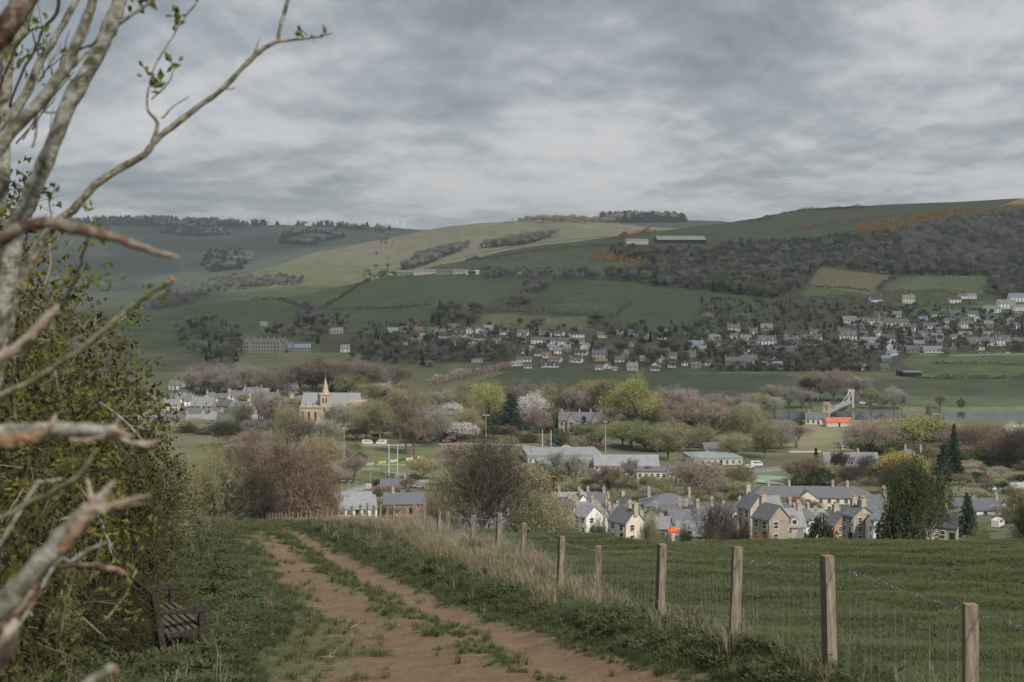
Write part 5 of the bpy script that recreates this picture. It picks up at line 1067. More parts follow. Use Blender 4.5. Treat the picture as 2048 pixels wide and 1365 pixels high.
win(t_o, -.9, -2.52, 49 * s, .7, 2.8, 0, False); win(t_o, .9, -2.52, 49 * s, .7, 2.8, 0, False); win(t_o, 0, -2.52, 30 * s, 1.6, 1.6, 0, False)
sp = MB(); sp.tube([(0, 0, 56 * s + 1.4), (0, 0, 62 * s), (0, 0, 94 * s)], [2.9, 2.1, .12], n=8); s_o = sp.build('spire', WALL['church'], ch); s_o.location = (-.07 * Lc, -8.0, 0)
fn = MB(); fn.tube([(0, 0, 93 * s), (0, 0, 99 * s)], [.12, .06], n=5); fn.box((0, 0, 97.5 * s), (1.0, .12, .12)); f_o = fn.build('finial', mat('gilt_metal', (.55, .42, .15), rough=.4), s_o)
# ------------------------------------------------------------------ chain bridge over the river
M_IRON = mat('pale_painted_iron', (.33, .35, .35), var=.08, scale=1, rough=.5)
pf = at(1700, 829, 800, 1100); pn = Vector(((1653 - 1024) / F * 846, 846, -89.0)); pf = Vector(((1702 - 1024) / F * 916, 916, -88.6))
br_o = empty('chain_bridge', (pn.x, pn.y, -90)); tag(br_o, 'white suspension footbridge with stone towers crossing the river', 'bridge')
dv = Vector((pf.x - pn.x, pf.y - pn.y, 0)); ln = dv.length; ang = math.atan2(dv.y, dv.x)
for k, (f, ht) in enumerate(((0, 11.0), (1, 12.5))):
    b = MB(); M_ = Matrix.Translation((dv.x * f, dv.y * f, 0)) @ Matrix.Rotation(ang, 4, 'Z')
    for sx in (-1, 1): b.box((0, sx * 1.35, ht / 2 - 2), (1.6, .95, ht + 4), M=M_, top=.85)
    b.box((0, 0, ht - .8), (1.7, 3.6, 1.5), M=M_); b.box((0, 0, ht + .12), (2.0, 3.9, .3), M=M_)
    b.build('stone_tower', WALL['cream' if k else 'church'], br_o)
zd = 4.2; M_ = Matrix.Rotation(ang, 4, 'Z')
b = MB()
for k in range(20):
    x0 = ln * k / 20; b.box((x0 + ln / 40, 0, zd + .7 * math.sin(math.pi * (k + .5) / 20)), (ln / 20 + .1, 2.6, .45), M=M_)
b.build('deck', M_IRON, br_o)
for sx in (-1, 1):
    b = MB()
    def cz(f): return zd + 1.6 + (10.2 + 1.5 * f - zd - 1.6) * (2 * f - 1) ** 2
    b.tube([M_ @ Vector((ln * f, sx * 1.1, cz(f))) for f in [k / 24 for k in range(25)]], .28, n=5)
    cab = b.build('chain', M_IRON, br_o)
    h = MB()
    for k in range(1, 15): f = k / 15; h.tube([M_ @ Vector((ln * f, sx * 1.1, zd)), M_ @ Vector((ln * f, sx * 1.1, cz(f)))], .05, n=4)
    h.build('hangers', M_IRON, cab)
    r_ = MB(); r_.box((ln / 2, sx * 1.35, zd + 1.5), (ln, .12, 1.1), M=M_); r_.build('parapet', M_IRON, br_o)
b = MB(); b.tube([(0, 0, 3.0), Vector((-12, -9, 1.0))], .5, n=5); b.build('approach_ramp', M_IRON, br_o)
# ------------------------------------------------------------------ roads, cars, posts and lamps
M_ROAD = mat('asphalt', (.16, .16, .165), var=.2, scale=.3); M_LIGHTROAD = mat('worn_tarmac', (.26, .255, .25), var=.2, scale=.2); M_COURT = mat('court_surface', (.22, .30, .25), var=.1, scale=.2); M_PAINT = mat('white_line', (.6, .6, .58), var=.1)
def ribbon(name, pts, w, m, y0=300, lift=.14, y1=1228):
    g = [at(a, b, y0, y1) for a, b in pts]; P = []
    for a, b in zip(g[:-1], g[1:]):
        k = max(2, int((b - a).length / 4))
        for i in range(k): P.append(a.lerp(b, i / k))
    P.append(g[-1]); Vv = []; n = len(P)
    for i, p in enumerate(P):
        t_ = P[min(i + 1, n - 1)] - P[max(i - 1, 0)]; nn = Vector((-t_.y, t_.x, 0)).normalized() * w / 2
        z = max(float(ground(p.x + nn.x, p.y + nn.y)), float(ground(p.x - nn.x, p.y - nn.y)), float(ground(p.x, p.y))) + lift
        for s_ in (1, -1): Vv.append((p.x + nn.x * s_, p.y + nn.y * s_, z))
        for s_ in (1, -1): Vv.append((p.x + nn.x * s_ * 1.05, p.y + nn.y * s_ * 1.05, z - 1.0))
    Fs = []
    for i in range(n - 1):
        a = 4 * i; b = a + 4; Fs += [(a, a + 1, b + 1, b), (a + 2, a, b, b + 2), (a + 1, a + 3, b + 3, b + 1)]
    return tag(link(name, npmesh(name, Vv, Fs, [m])), kind='structure')
ribbon('park_road', [(560, 893), (640, 893), (720, 891), (800, 891), (880, 889), (960, 888), (1040, 892), (1120, 905)], 6, M_LIGHTROAD)
ribbon('school_road', [(1230, 980), (1300, 974), (1350, 974), (1420, 975)], 7, M_ROAD)
ribbon('car_park', [(1462, 944), (1520, 940), (1560, 936), (1600, 934)], 14, M_ROAD, lift=.2)
ribbon('clubhouse_road', [(640, 1000), (700, 985), (745, 970), (800, 962), (860, 962)], 9, M_LIGHTROAD)
ribbon('lower_street', [(560, 985), (640, 985), (700, 1000)], 8, M_LIGHTROAD)
ribbon('tennis_court', [(1503, 967), (1556, 955)], 24, M_COURT, lift=.25)
ribbon('village_road', [(1840, 709), (1900, 712), (2000, 709), (2060, 709)], 5, M_LIGHTROAD, y0=1228, y1=1500)
ribbon('garden_path', [(1935, 1000), (1960, 988), (1995, 974)], 2.5, M_PAINT, lift=.3)
# pitch lines
for p_ in ([(700, 928), (780, 930), (880, 931)], [(690, 940), (760, 938)], [(770, 946), (840, 948)]): ribbon('pitch_line', p_, .35, M_PAINT, lift=.06)
# cars
PAINTS = {k: mat('paint_' + k, c, rough=.35, var=.04, spec=.5) for k, c in {'white': (.62, .62, .61), 'orange': (.62, .16, .04), 'blue': (.03, .10, .17), 'dark': (.03, .032, .036), 'silver': (.32, .33, .34), 'red': (.35, .03, .03)}.items()}
M_TYRE = mat('tyre_rubber', (.02, .02, .02), var=.1)
def veh_mesh(kind):
    b, g = MB(), MB()
    if kind == 'van': prof = [(-2.6, .35), (2.5, .35), (2.6, .9), (2.3, 1.25), (1.7, 2.15), (-2.5, 2.2), (-2.6, 1.9)]; gl = [((1.2, 1.62, 0), (.9, 1.86, .55)), ((-.6, 1.65, 0), (2.0, 1.86, .5))]; w = .93
    elif kind == 'car': prof = [(-2.1, .3), (2.1, .3), (2.15, .7), (1.3, .92), (.6, 1.42), (-1.1, 1.45), (-1.8, 1.0), (-2.15, .9)]; gl = [((-.25, 1.16, 0), (1.8, 1.76, .36))]; w = .86
    b.prism(prof, -w, w)
    for c, d in gl: g.box((c[0], 0, c[1]), (d[0], d[1] if d[1] > 1.8 else w * 2 + .03, d[2]))
    return b, g
VM = {}
for kd in ('van', 'car'):
    b, g = veh_mesh(kd); ws = MB()
    VM[kd] = (b.mesh(kd + '_body', PAINTS['white']), g.mesh(kd + '_glass', M_GLASS))
_w = MB(); _w.tube([(0, -.1, 0), (0, .1, 0)], .33, n=10); ME_WHEEL = _w.mesh('wheel', M_TYRE)
def car(px, py, kind, colr, rot, label, y0=300, Y=None):
    p = at(px, py, y0) if Y is None else PX(px, py, Y)
    o = empty('van' if kind == 'van' else 'car', (p.x, p.y, p.z + .22), math.radians(rot)); tag(o, label, 'van' if kind == 'van' else 'car', 'vehicles in the town')
    link('body', VM[kind][0], o, PAINTS[colr]); link('windows', VM[kind][1], o)
    for sx in (-1.4, 1.4):
        for sy in (-.82, .82): w = link('wheel', ME_WHEEL, o); w.location = (sx, sy, .33)
for a in [
 (735, 890, 'van', 'white', 0, 'white van at the left of two on the park road'), (763, 890, 'van', 'white', 180, 'white van at the right of two on the park road'), (849, 887, 'car', 'silver', 0, 'silver car half hidden by the bare park tree'), (893, 886, 'car', 'orange', 0, 'orange car at the right end of the park road'),
 (620, 893, 'car', 'white', 0, 'white car among bare trees left of the park'), (645, 892, 'car', 'silver', 10, 'silver car behind the tall floodlight'), (744, 980, 'van', 'white', 60, 'white van in the clubhouse car park'), (752, 988, 'car', 'silver', 30, 'silver car in front of the clubhouse van'),
 (757, 975, 'car', 'white', 80, 'white car behind the clubhouse van'), (826, 976, 'car', 'white', 0, 'white car beside the slate cottage'), (838, 977, 'car', 'silver', 0, 'second pale car beside the slate cottage'), (1315, 972, 'car', 'blue', 0, 'dark blue car outside the cream school wall'),
 (1513, 934, 'van', 'white', 8, 'white minibus at the top of the car park'), (1498, 938, 'car', 'white', 20, 'white car next to the minibus'), (1476, 943, 'car', 'white', 30, 'white car at the left of the car park'), (1484, 941, 'car', 'silver', 30, 'silver car in the middle of the car park'),
 (1725, 809, 'car', 'white', 20, 'white car parked beyond the bridge'), (1738, 811, 'car', 'dark', 20, 'dark car parked beyond the bridge'), (1750, 812, 'car', 'silver', 0, 'silver car under the far river trees'), (1133, 898, 'car', 'white', 0, 'small white car at the edge of the far pitch'), (1106, 896, 'car', 'blue', 0, 'blue car under the brown beech hedge'),
 ]: car(*a)
for a in [(1996, 1056, 'van', 'white', 55, 'white van parked right of the long white house', 360), (2012, 1049, 'car', 'dark', 60, 'dark car behind the parked white van', 375), (1922, 1056, 'car', 'silver', 0, 'silver car in the yard of the long white house', 380), (1906, 1054, 'car', 'dark', 0, 'dark car under the wall of the long white house', 380)]:
    car(*a[:6], Y=a[6])
for px, py, c_ in ((1962, 707, 'silver'), (1975, 706, 'silver'), (1998, 706, 'silver'), (2016, 706, 'white')):
    car(px, py + 2, 'car', c_, 0, {1962: 'pale car at the left of four beyond the meadow', 1975: 'second pale car of the row beyond the meadow', 1998: 'third pale car of the row beyond the meadow', 2016: 'bright white car on the far village road'}[px], y0=1228)
# goalposts, floodlights, lamps
M_WHITEP = mat('white_paint', (.68, .68, .62), var=.06); M_GALV = mat('galvanised_steel', (.36, .37, .38), var=.1, rough=.5)
def goal(pa, pb, top, label):
    A = at(*pa, 300); B = at(*pb, 300); o = empty('rugby_posts', A); tag(o, label, 'goalposts', 'rugby posts'); d = B - A; d.z = 0
    h = (HZ - top) / F * A.y - A.z
    for q, nm in ((Vector((0, 0, 0)), 'post'), (d, 'post')):
        b = MB(); b.tube([q + Vector((0, 0, -.5)), q + Vector((0, 0, h))], .13, n=7); po = b.build(nm, M_WHITEP, o); b = MB(); b.tube([q + Vector((0, 0, -.2)), q + Vector((0, 0, 2.0))], .26, n=8); b.build('padding', M_WHITEP, po)
    b = MB(); b.tube([Vector((0, 0, 3.0)), d + Vector((0, 0, 3.0))], .10, n=6); b.build('crossbar', M_WHITEP, o)
goal((778, 952), (795, 954), 888, 'white rugby posts standing clear on the near pitch end'); goal((1085, 912), (1102, 912), 861, 'white rugby posts behind the flat sports hall roof')
def mast(px, py, top, lamps, label, r=.18, m=None, y0=300):
    A = at(px, py, y0); h = (HZ - top) / F * A.y - A.z; o = empty('floodlight_mast', A); tag(o, label, 'floodlight', 'floodlight masts'); b = MB(); b.tube([(0, 0, -.5), (0, 0, h)], [r * 1.3, r * .7], n=8); b.build('pole', m or M_GALV, o)
    b = MB(); b.box((0, 0, h), (lamps * .9, .15, .15)); b.build('crossarm', M_GALV, o)
    for k in range(lamps): b = MB(); b.box(((k - (lamps - 1) / 2) * .85, -.25, h + .35), (.6, .3, .5)); b.build('lamp', M_GALV, o)
mast(688, 936, 858, 2, 'tall grey floodlight mast at the left corner of the pitch'); mast(972, 905, 832, 4, 'floodlight mast with wide lamp bar above the bare oak'); mast(1211, 915, 845, 2, 'floodlight mast right of the gabled stone villa'); mast(1315, 915, 868, 1, 'thin lamp mast between green trees and the school', r=.12)
def lamp(px, py, top, label, Y=None, arm=1):
    A = at(px, py, 300) if Y is None else PX(px, py, Y); h = (HZ - top) / F * A.y - A.z; o = empty('street_lamp', A); tag(o, label, 'street lamp', 'street lamps')
    b = MB(); b.tube([(0, 0, -.5), (0, 0, h)], [.12, .07], n=6); b.build('pole', M_GALV, o); b = MB(); b.box((arm * .5, 0, h + .05), (1.1, .25, .18)); b.build('lamp_head', M_GALV, o)
for a in ((741, 975, 930, 'street lamp beside the clubhouse van'), (816, 980, 948, 'street lamp beside the slate cottage'), (653, 1005, 968, 'leftmost street lamp near the pale shed roofs'), (684, 998, 962, 'second street lamp above the pale shed roofs'), (698, 990, 962, 'third street lamp above the pale shed roofs'), (711, 990, 964, 'fourth street lamp above the pale shed roofs'), (1437, 848, 830, 'thin lamp post beside the river reach'), (955, 890, 858, 'thin post beside the wide floodlight')): lamp(*a)
o = empty('flagpole', PX(1699, 1087, 300)); tag(o, 'white flagpole rising in front of the dark glazed roof', 'flagpole'); b = MB(); b.tube([(0, 0, 0), (0, 0, 83 / F * 300 )], [.10, .07], n=6); b.build('pole', M_WHITEP, o); b = MB(); b.tube([(0, 0, 83 / F * 300), (0, 0, 83 / F * 300 + .3)], [.14, .02], n=6); b.build('finial', M_WHITEP, o)
# advertising boards round the pitch (plain colours)
BC = [(.5, .5, .48), (.12, .13, .12), (.5, .5, .48), (.45, .36, .30), (.10, .14, .14), (.45, .42, .10), (.55, .38, .04), (.08, .18, .30), (.5, .5, .5), (.48, .5, .48), (.05, .10, .06), (.04, .08, .05), (.5, .5, .47), (.5, .5, .47), (.04, .06, .05), (.5, .5, .48), (.42, .12, .06)]
bn = ['white', 'dark grey', 'white', 'pinkish', 'slate', 'olive-yellow', 'amber', 'blue', 'white', 'pale', 'dark green', 'green', 'white', 'white', 'black', 'white', 'rust-red']
A = at(716, 934, 300); B = at(850, 917, 300)
for k in range(17):
    p = A.lerp(B, k / 17); q = A.lerp(B, (k + .9) / 17); p.z = float(ground(p.x, p.y)); b = MB(); L_ = (q - p).length; b.box((L_ / 2, 0, .55), (L_, .12, 1.0))
    for x in (.3, L_ - .3): b.box((x, .2, .3), (.08, .3, .9))
    o = b.build('pitch_board', mat('board_%d' % k, BC[k], var=.05)); o.location = p; o.rotation_euler = (0, 0, math.atan2(q.y - p.y, q.x - p.x))
    o_nm = ['first', 'second', 'third', 'fourth', 'fifth', 'sixth', 'seventh', 'eighth', 'ninth', 'tenth', 'eleventh', 'twelfth', 'thirteenth', 'fourteenth', 'fifteenth', 'sixteenth', 'last'][k]
    tag(o, '%s board, %s in the row behind the near pitch' % (bn[k], o_nm), 'board', 'boards round the pitch')
hedge([(722, 949), (760, 952), (800, 958)], 1.6, 1.2, 'yew', 'dark low hedge along the near end of the pitch', dens=5, y0=300, size=.3, lump=.05)
# orange canopy, glasshouse
p = PX(1347, 1088, 262); o = empty('canopy', p); tag(o, 'bright orange garden canopy beside a green bush', 'canopy'); b = MB(); b.add([(-1.1, -1.1, 2.5), (1.1, -1.1, 2.5), (1.1, 1.1, 2.5), (-1.1, 1.1, 2.5), (0, 0, 3.1), (-1.1, -1.1, 2.1), (1.1, -1.1, 2.1), (1.1, 1.1, 2.1), (-1.1, 1.1, 2.1)], [(0, 1, 4), (1, 2, 4), (2, 3, 4), (3, 0, 4), (5, 6, 1, 0), (6, 7, 2, 1), (7, 8, 3, 2), (8, 5, 0, 3)])
b.build('fabric_roof', mat('orange_canvas', (.60, .13, .04), var=.12, scale=2), o)
for sx in (-1.0, 1.0):
    for sy in (-1.0, 1.0): b = MB(); b.tube([(sx, sy, -1), (sx, sy, 2.5)], .05, n=5); b.build('pole', M_GALV, o)
p = PX(2026, 990, 520); o = empty('glasshouse', p); tag(o, 'pale glasshouse at the right edge above the white house', 'glasshouse'); b1, b2 = MB(), MB(); gable_part(b1, b2, 11, 5, 2.6, 4.4); b1.build('wall', mat('glasshouse_pane', (.42, .46, .47), rough=.3, var=.2, scale=1.0), o); b2.build('roof', mat('glasshouse_roof', (.36, .40, .41), rough=.25, var=.25, scale=1.2), o)
b = MB()
for k in range(12): b.box((-5.5 + k, -2.54, 1.3), (.08, .08, 2.6))
b.build('glazing_bars', M_WHITEP, o)
# wind turbines on the far skyline
M_TURB = mat('turbine_white', (.75, .76, .78), var=.02)
TU = [(577, 452, 426), (657, 455, 433), (670, 457, 430), (719, 457, 434), (778, 460, 432), (794, 460, 426), (808, 464, 430)]
_t = MB(); _t.tube([(0, 0, -10), (0, 0, 50)], [2.1, 1.3], n=8); ME_TT = _t.mesh('turbine_tower', M_TURB, True); _t = MB(); _t.box((0, 0, 51), (3, 7, 3)); ME_TN = _t.mesh('turbine_nacelle', M_TURB)
_t = MB(); _t.tube([(0, -4.2, 0), (0, -4.2, 12), (0, -4.2, 27)], [1.3, 1.0, .3], n=5); ME_TB = _t.mesh('turbine_blade', M_TURB)
nmz = ['leftmost wind turbine, standing alone on the far skyline', 'second wind turbine from the left on the far skyline', 'third wind turbine from the left, beside the second', 'wind turbine alone in the middle of the far row', 'left one of three wind turbines near the sunlit hill', 'middle one of three wind turbines near the sunlit hill', 'wind turbine nearest the sunlit hill']
for i, (px, py, top) in enumerate(TU):
    Y = 7300; hub = (py - top) / F * Y * .66; sc_ = hub / 51; o = empty('wind_turbine', PX(px, py, Y), R0.uniform(-.5, .5), sc_); tag(o, nmz[i], 'wind turbine', 'wind turbines on the far skyline')
    link('tower', ME_TT, o); link('nacelle', ME_TN, o); a0 = R0.uniform(0, 2)
    for k in range(3): q = link('blade', ME_TB, o); q.location = (0, 0, 51); q.rotation_euler = (0, a0 + k * 2.094, 0)
# ------------------------------------------------------------------ fence
M_POST = mat('weathered_post', (.19, .155, .115), var=.4, scale=3.0, rough=.9, bump=.4, stretch=(9, 9, .9), col2=(.33, .29, .23))
M_POSTTOP = mat('sawn_post_top', (.24, .16, .10), var=.3, scale=8)
M_WIRE = mat('galvanised_wire', (.30, .31, .32), var=.1, rough=.5, metal=.2)
fen = empty('fence', (fence_x(10), 10, float(z_near(fence_x(10), 10)))); tag(fen, 'wooden post fence with barbed wire and netting along the track', 'fence')
fl = fen.location.copy(); fr_ = random.Random(12)
PY_ = [7.4, 10.3, 12.9, 15.6, 18.6, 22.07, 25.1, 28.8, 32.1, 36, 40.8, 43.7]
yv = 47.5
while yv < 143: PY_.append(yv); yv += fr_.uniform(2.6, 3.6) * (1 if yv < 90 else 1.15)
tops = []
for k, y in enumerate(PY_):
    x = float(fence_x(y)); z = float(z_near(x, y)); h = 1.12 + fr_.uniform(-.05, .05); w = .098 + fr_.uniform(-.008, .008)
    b = MB(); b.box((0, 0, h / 2 - .25), (w, w, h + .5), top=.97); b.v = [(q[0] + fr_.uniform(-.003, .003), q[1] + fr_.uniform(-.003, .003), q[2] + (fr_.uniform(-.012, .012) if q[2] > 0 else 0)) for q in b.v]
    o = b.build('fence_post', M_POST, fen); c = MB(); c.box((0, 0, h + .004), (w * .96, w * .96, .012)); o2 = c.build('sawn_top', M_POSTTOP, o)
    o.location = Vector((x, y, z)) - fl; o.rotation_euler = (fr_.uniform(-.045, .045), fr_.uniform(-.03, .06), fr_.uniform(-.3, .3) + .17)
    tops.append(Vector((x, y, z)))
def wire(name, hh, r, parent, sag=.010, kmax=99, barbs=False):
    b = MB(); bb = MB(); off = Vector((.055, 0, 0))
    for k in range(min(len(tops) - 1, kmax)):
        a, c = tops[k] + Vector((0, 0, hh)) + off - fl, tops[k + 1] + Vector((0, 0, hh)) + off - fl
        n = 8 if tops[k].y < 45 else 3; P = [a.lerp(c, i / n) + Vector((fr_.uniform(-.006, .006), 0, -sag * 4 * (i / n) * (1 - i / n) + fr_.uniform(-.006, .006) * (0 < i < n))) for i in range(n + 1)]
        rr = r * max(1, tops[k].y / 20)
        b.tube(P, rr, n=3, cap=False)
        if barbs and tops[k].y < 40:
            m = int((c - a).length / .11)
            for i in range(1, m):
                f = i / m; q = a.lerp(c, f) + Vector((0, 0, -sag * 4 * f * (1 - f))); d = rvec(fr_) * .022; bb.tube([q - d, q + d], .0022, n=3, cap=False)
                d = rvec(fr_) * .022; bb.tube([q - d, q + d], .0022, n=3, cap=False)
    o = b.build(name, M_WIRE, parent)
    if barbs: bo = bb.build('barbs', M_WIRE, o); bo['kind'] = 'stuff'
    return o
wire('barbed_wire', 1.02, .0032, fen, barbs=True)
for i, hh in enumerate((.84, .68, .54, .42, .31, .21, .12)): wire('netting_wire', hh, .0014 if i else .0019, fen, sag=.008, kmax=22)
b = MB()
for k in range(14):
    a, c = tops[k], tops[k + 1]; m = int((c - a).length / .15)
    for i in range(1, m):
        p = a.lerp(c, i / m) + Vector((.055, 0, 0)) - fl; j = fr_.uniform(-.02, .02); rr = .0011 * max(1, a.y / 16)
        b.tube([p + Vector((0, 0, .10)), p + Vector((j, j, .45)), p + Vector((j * .3, 0, .83))], rr, n=3, cap=False)
vo = b.build('netting_stays', M_WIRE, fen); vo['kind'] = 'stuff'

# ------------------------------------------------------------------ bench
M_BW = mat('old_bench_wood', (.035, .027, .022), var=.4, scale=4, bump=.3, col2=(.075, .064, .054), stretch=(1, 6, 6))
M_BW2 = mat('worn_bench_seat', (.085, .075, .062), var=.35, scale=5, bump=.3, stretch=(1, 6, 6))
ben = empty('bench', (-3.66, 17.0, float(z_near(-3.8, 17.2)) - .02)); ben.rotation_euler = (0, 0, math.radians(118)); ben.scale = (.95, .95, .95); tag(ben, 'old dark wooden park bench half buried in the leafy hedge', 'bench')
LB = 1.5
def bpart(nm, m, *bx, rot=None):
    b = MB()
    for c, d in bx: b.box(c, d)
    o = b.build(nm, m, ben)
    bv = o.modifiers.new('bevel', 'BEVEL'); bv.width = .008; bv.segments = 2
    return o
for x in (.03, LB - .03):
    bpart('leg', M_BW, ((x, .05, .30), (.07, .07, .66)))
    b = MB(); Mx = Matrix.Translation((x, .50, 0)) @ Matrix.Rotation(math.radians(-9), 4, 'X'); b.box((0, 0, .42), (.07, .08, .98), M=Mx); b.build('leg', M_BW, ben)
    b = MB(); prof = [(-.035, .615), (0, .60), (.10, .60), (.30, .612), (.58, .625), (.58, .67), (.30, .675), (.12, .700), (.02, .705), (-.04, .69), (-.055, .655)]
    b.add([(x - .045, y, z) for y, z in prof] + [(x + .045, y, z) for y, z in prof], [tuple(reversed(range(11))), tuple(range(11, 22))] + [(i, (i + 1) % 11, (i + 1) % 11 + 11, i + 11) for i in range(11)])
    o = b.build('armrest', M_BW, ben); bv = o.modifiers.new('bevel', 'BEVEL'); bv.width = .012; bv.segments = 2
    bpart('side_rail', M_BW, ((x, .27, .36), (.045, .44, .07)))
for k in range(6):
    o = bpart('seat_slat', M_BW2, ((LB / 2, .04 + k * .085, .425 - .008 * k), (LB - .02, .068, .024)))
bpart('front_rail', M_BW, ((LB / 2, .045, .37), (LB - .08, .03, .08)))
for k in range(4):
    b = MB(); Mx = Matrix.Translation((LB / 2, .50, 0)) @ Matrix.Rotation(math.radians(-9), 4, 'X'); b.box((0, 0, .52 + k * .11), (LB - .06, .022, .075), M=Mx); b.build('back_slat', M_BW, ben)

# ------------------------------------------------------------------ hedge on the left
TWH = {'h': mat('hawthorn_leaves', (.050, .051, .018), var=.5, scale=2.2, rnd=.1, trans=.25, col2=(.145, .135, .046)), 'h2': mat('hawthorn_leaves_deep', (.036, .038, .014), var=.5, scale=2.2, rnd=.1, trans=.25, col2=(.098, .094, .032)),
       'r': mat('copper_leaves', (.15, .080, .035), var=.4, scale=1.2, trans=.25), 'o': mat('olive_twigs', (.15, .13, .07), var=.35, scale=1.0)}
M_HBARK = mat('hedge_bark', (.13, .115, .085), var=.45, scale=5, bump=.3, col2=(.27, .25, .20))
def near_shrub(seed, nleaf, leaf, nch, ntwig=2, H=4.5, W=4.2):
    segs, tips, h, w = grow(seed, fork=.04, spread=1.0, up=.12, nch=nch, lens=(.38, .27, .19, .12, .08), wob=.3, detail=5)
    rng = np.random.RandomState(seed); S = np.array((W / 2 / w, W / 2 / w, H / h)); mb = MB()
    for lv in range(4):
        for pts, rad in segs[lv]:
            if rng.uniform() < (1, 1, .8, .4)[lv]: mb.tube([Vector(np.array(p) * S) for p in pts], [max(q * H * .55, .004) for q in rad], n=5 if lv < 2 else 3, cap=False)
    pr = Proto(); pr.trunk = mb.mesh('shrub_branches', [M_HBARK], True); pr.H = H; pr.W = W
    T_ = np.array([np.array(p) * S for p, d in tips]); TD = np.array([tuple(d) for p, d in tips]); n = len(T_)
    d = TD + rng.normal(size=(n, 3)) * .6; d /= np.linalg.norm(d, axis=1)[:, None]
    V1 = slivers(np.repeat(T_, ntwig, 0), np.repeat(d, ntwig, 0) + rng.normal(size=(n * ntwig, 3)) * .3, rng.uniform(.12, .4, n * ntwig), np.full(n * ntwig, .006), rng)
    cnt = np.minimum(rng.gamma(.55, nleaf / .55, n).astype(int), nleaf * 4); Q = np.repeat(T_, cnt, 0); Q = Q + rng.normal(size=Q.shape) * .085; V2 = leaves_tri(Q, leaf, rng, .9)
    pr.twigs = npmesh('shrub_twigs', V1, np.arange(len(V1)).reshape(-1, 3), [M_HBARK]); pr.leaves = npmesh('shrub_leaves', V2, np.arange(len(V2)).reshape(-1, 3), [TWH['h']]); return pr
NSH = [near_shrub(401, 12, .052, (8, 6, 5, 5, 5)), near_shrub(402, 12, .052, (8, 6, 5, 5, 5))]
def nshrub(X, Y, H, W, k, lm, label, sparse=False):
    pr = NSH[k]; o = empty('hawthorn', (X, Y, float(z_near(X, Y)) - .1), R0.uniform(0, 6.28), (W / pr.W, W / pr.W, H / pr.H)); tag(o, label, 'hedge shrub', 'hawthorns of the leafy hedge')
    link('branches', pr.trunk, o); link('twigs', pr.twigs, o, M_HBARK)
    if not sparse: link('leaves', pr.leaves, o, TWH[lm])
for a in [(-3.75, 7.6, 4.7, 2.9, 0, 'h', 'nearest yellow-green hawthorn behind the broken branches'), (-5.0, 10.4, 5.2, 3.7, 1, 'h', 'tall yellow-green hawthorn rising beside the grey stems'), (-6.2, 13.4, 5.5, 4.2, 0, 'h2', 'deep green hawthorn in the middle of the hedge'),
          (-7.1, 16.8, 5.6, 4.5, 1, 'h', 'hawthorn directly behind the dark bench'), (-7.7, 19.8, 5.4, 4.6, 0, 'h2', 'hawthorn with sunlit top beyond the bench'), (-8.0, 23.0, 4.5, 4.6, 1, 'h', 'hawthorn at the far leafy end of the hedge'),
          (-6.35, 21.8, 4.5, 1.3, 0, 'r', 'copper-leaved sapling at the outer edge of the hedge'), (-8.6, 27.5, 4.1, 4.4, 0, 'h2', 'low hawthorn tapering out beyond the copper sapling'), (-10.2, 34.0, 3.8, 5.0, 1, 'o', 'olive half-bare hawthorn before the thorn thicket'),
          (-5.75, 20.6, 3.5, 1.9, 0, 'h', 'green hawthorn growing out beside the far bench arm'), (-5.6, 14.6, 1.9, 2.4, 1, 'h2', 'low dark shrub at the near end of the bench'), (-4.75, 16.6, 1.25, 1.1, 0, 'h2', 'small dark hawthorn growing through the back of the bench')]: nshrub(*a)

# ------------------------------------------------------------------ broken and living boughs close to the camera
def ramp_mat(name, stops, scale, bump=.5, stretch=None, rough=.9, scale2=None):
    m = mat(name, (.2, .2, .2), scale=scale, bump=bump, stretch=stretch, rough=rough, detail=8); r = [n for n in m.node_tree.nodes if n.type == 'VALTORGB'][0].color_ramp
    while len(r.elements) > 1: r.elements.remove(r.elements[-1])
    r.elements[0].position = stops[0][0]; r.elements[0].color = (*stops[0][1], 1)
    for p, c in stops[1:]: e_ = r.elements.new(p); e_.color = (*c, 1)
    return m
M_LICH = ramp_mat('lichened_bark', [(.30, (.055, .050, .038)), (.42, (.13, .125, .085)), (.52, (.25, .25, .215)), (.62, (.36, .36, .33)), (.70, (.24, .22, .12))], 22)
M_LICH2 = ramp_mat('lichened_bark_yellow', [(.30, (.045, .038, .028)), (.44, (.14, .12, .09)), (.55, (.26, .25, .22)), (.64, (.40, .30, .09)), (.72, (.22, .21, .18))], 26)
M_RED = ramp_mat('peeling_red_bark', [(.32, (.035, .024, .018)), (.46, (.11, .070, .048)), (.56, (.22, .20, .17)), (.66, (.15, .085, .05))], 20)
M_SPL = ramp_mat('splintered_wood', [(.30, (.12, .085, .06)), (.45, (.28, .22, .165)), (.60, (.42, .37, .31)), (.72, (.30, .20, .12))], 9, stretch=(3, 3, 3))
M_ORG = ramp_mat('raw_orange_wood', [(.35, (.13, .08, .05)), (.55, (.27, .175, .11)), (.7, (.38, .31, .24))], 14)
M_GRN = ramp_mat('green_algae_bark', [(.32, (.06, .065, .035)), (.5, (.14, .15, .08)), (.62, (.22, .21, .15)), (.7, (.30, .26, .08))], 20)
M_DTW = mat('dark_twig', (.045, .038, .032), var=.4, scale=20)
M_BLF = mat('young_leaf', (.12, .145, .03), var=.35, scale=14, trans=.35, col2=(.24, .25, .06))
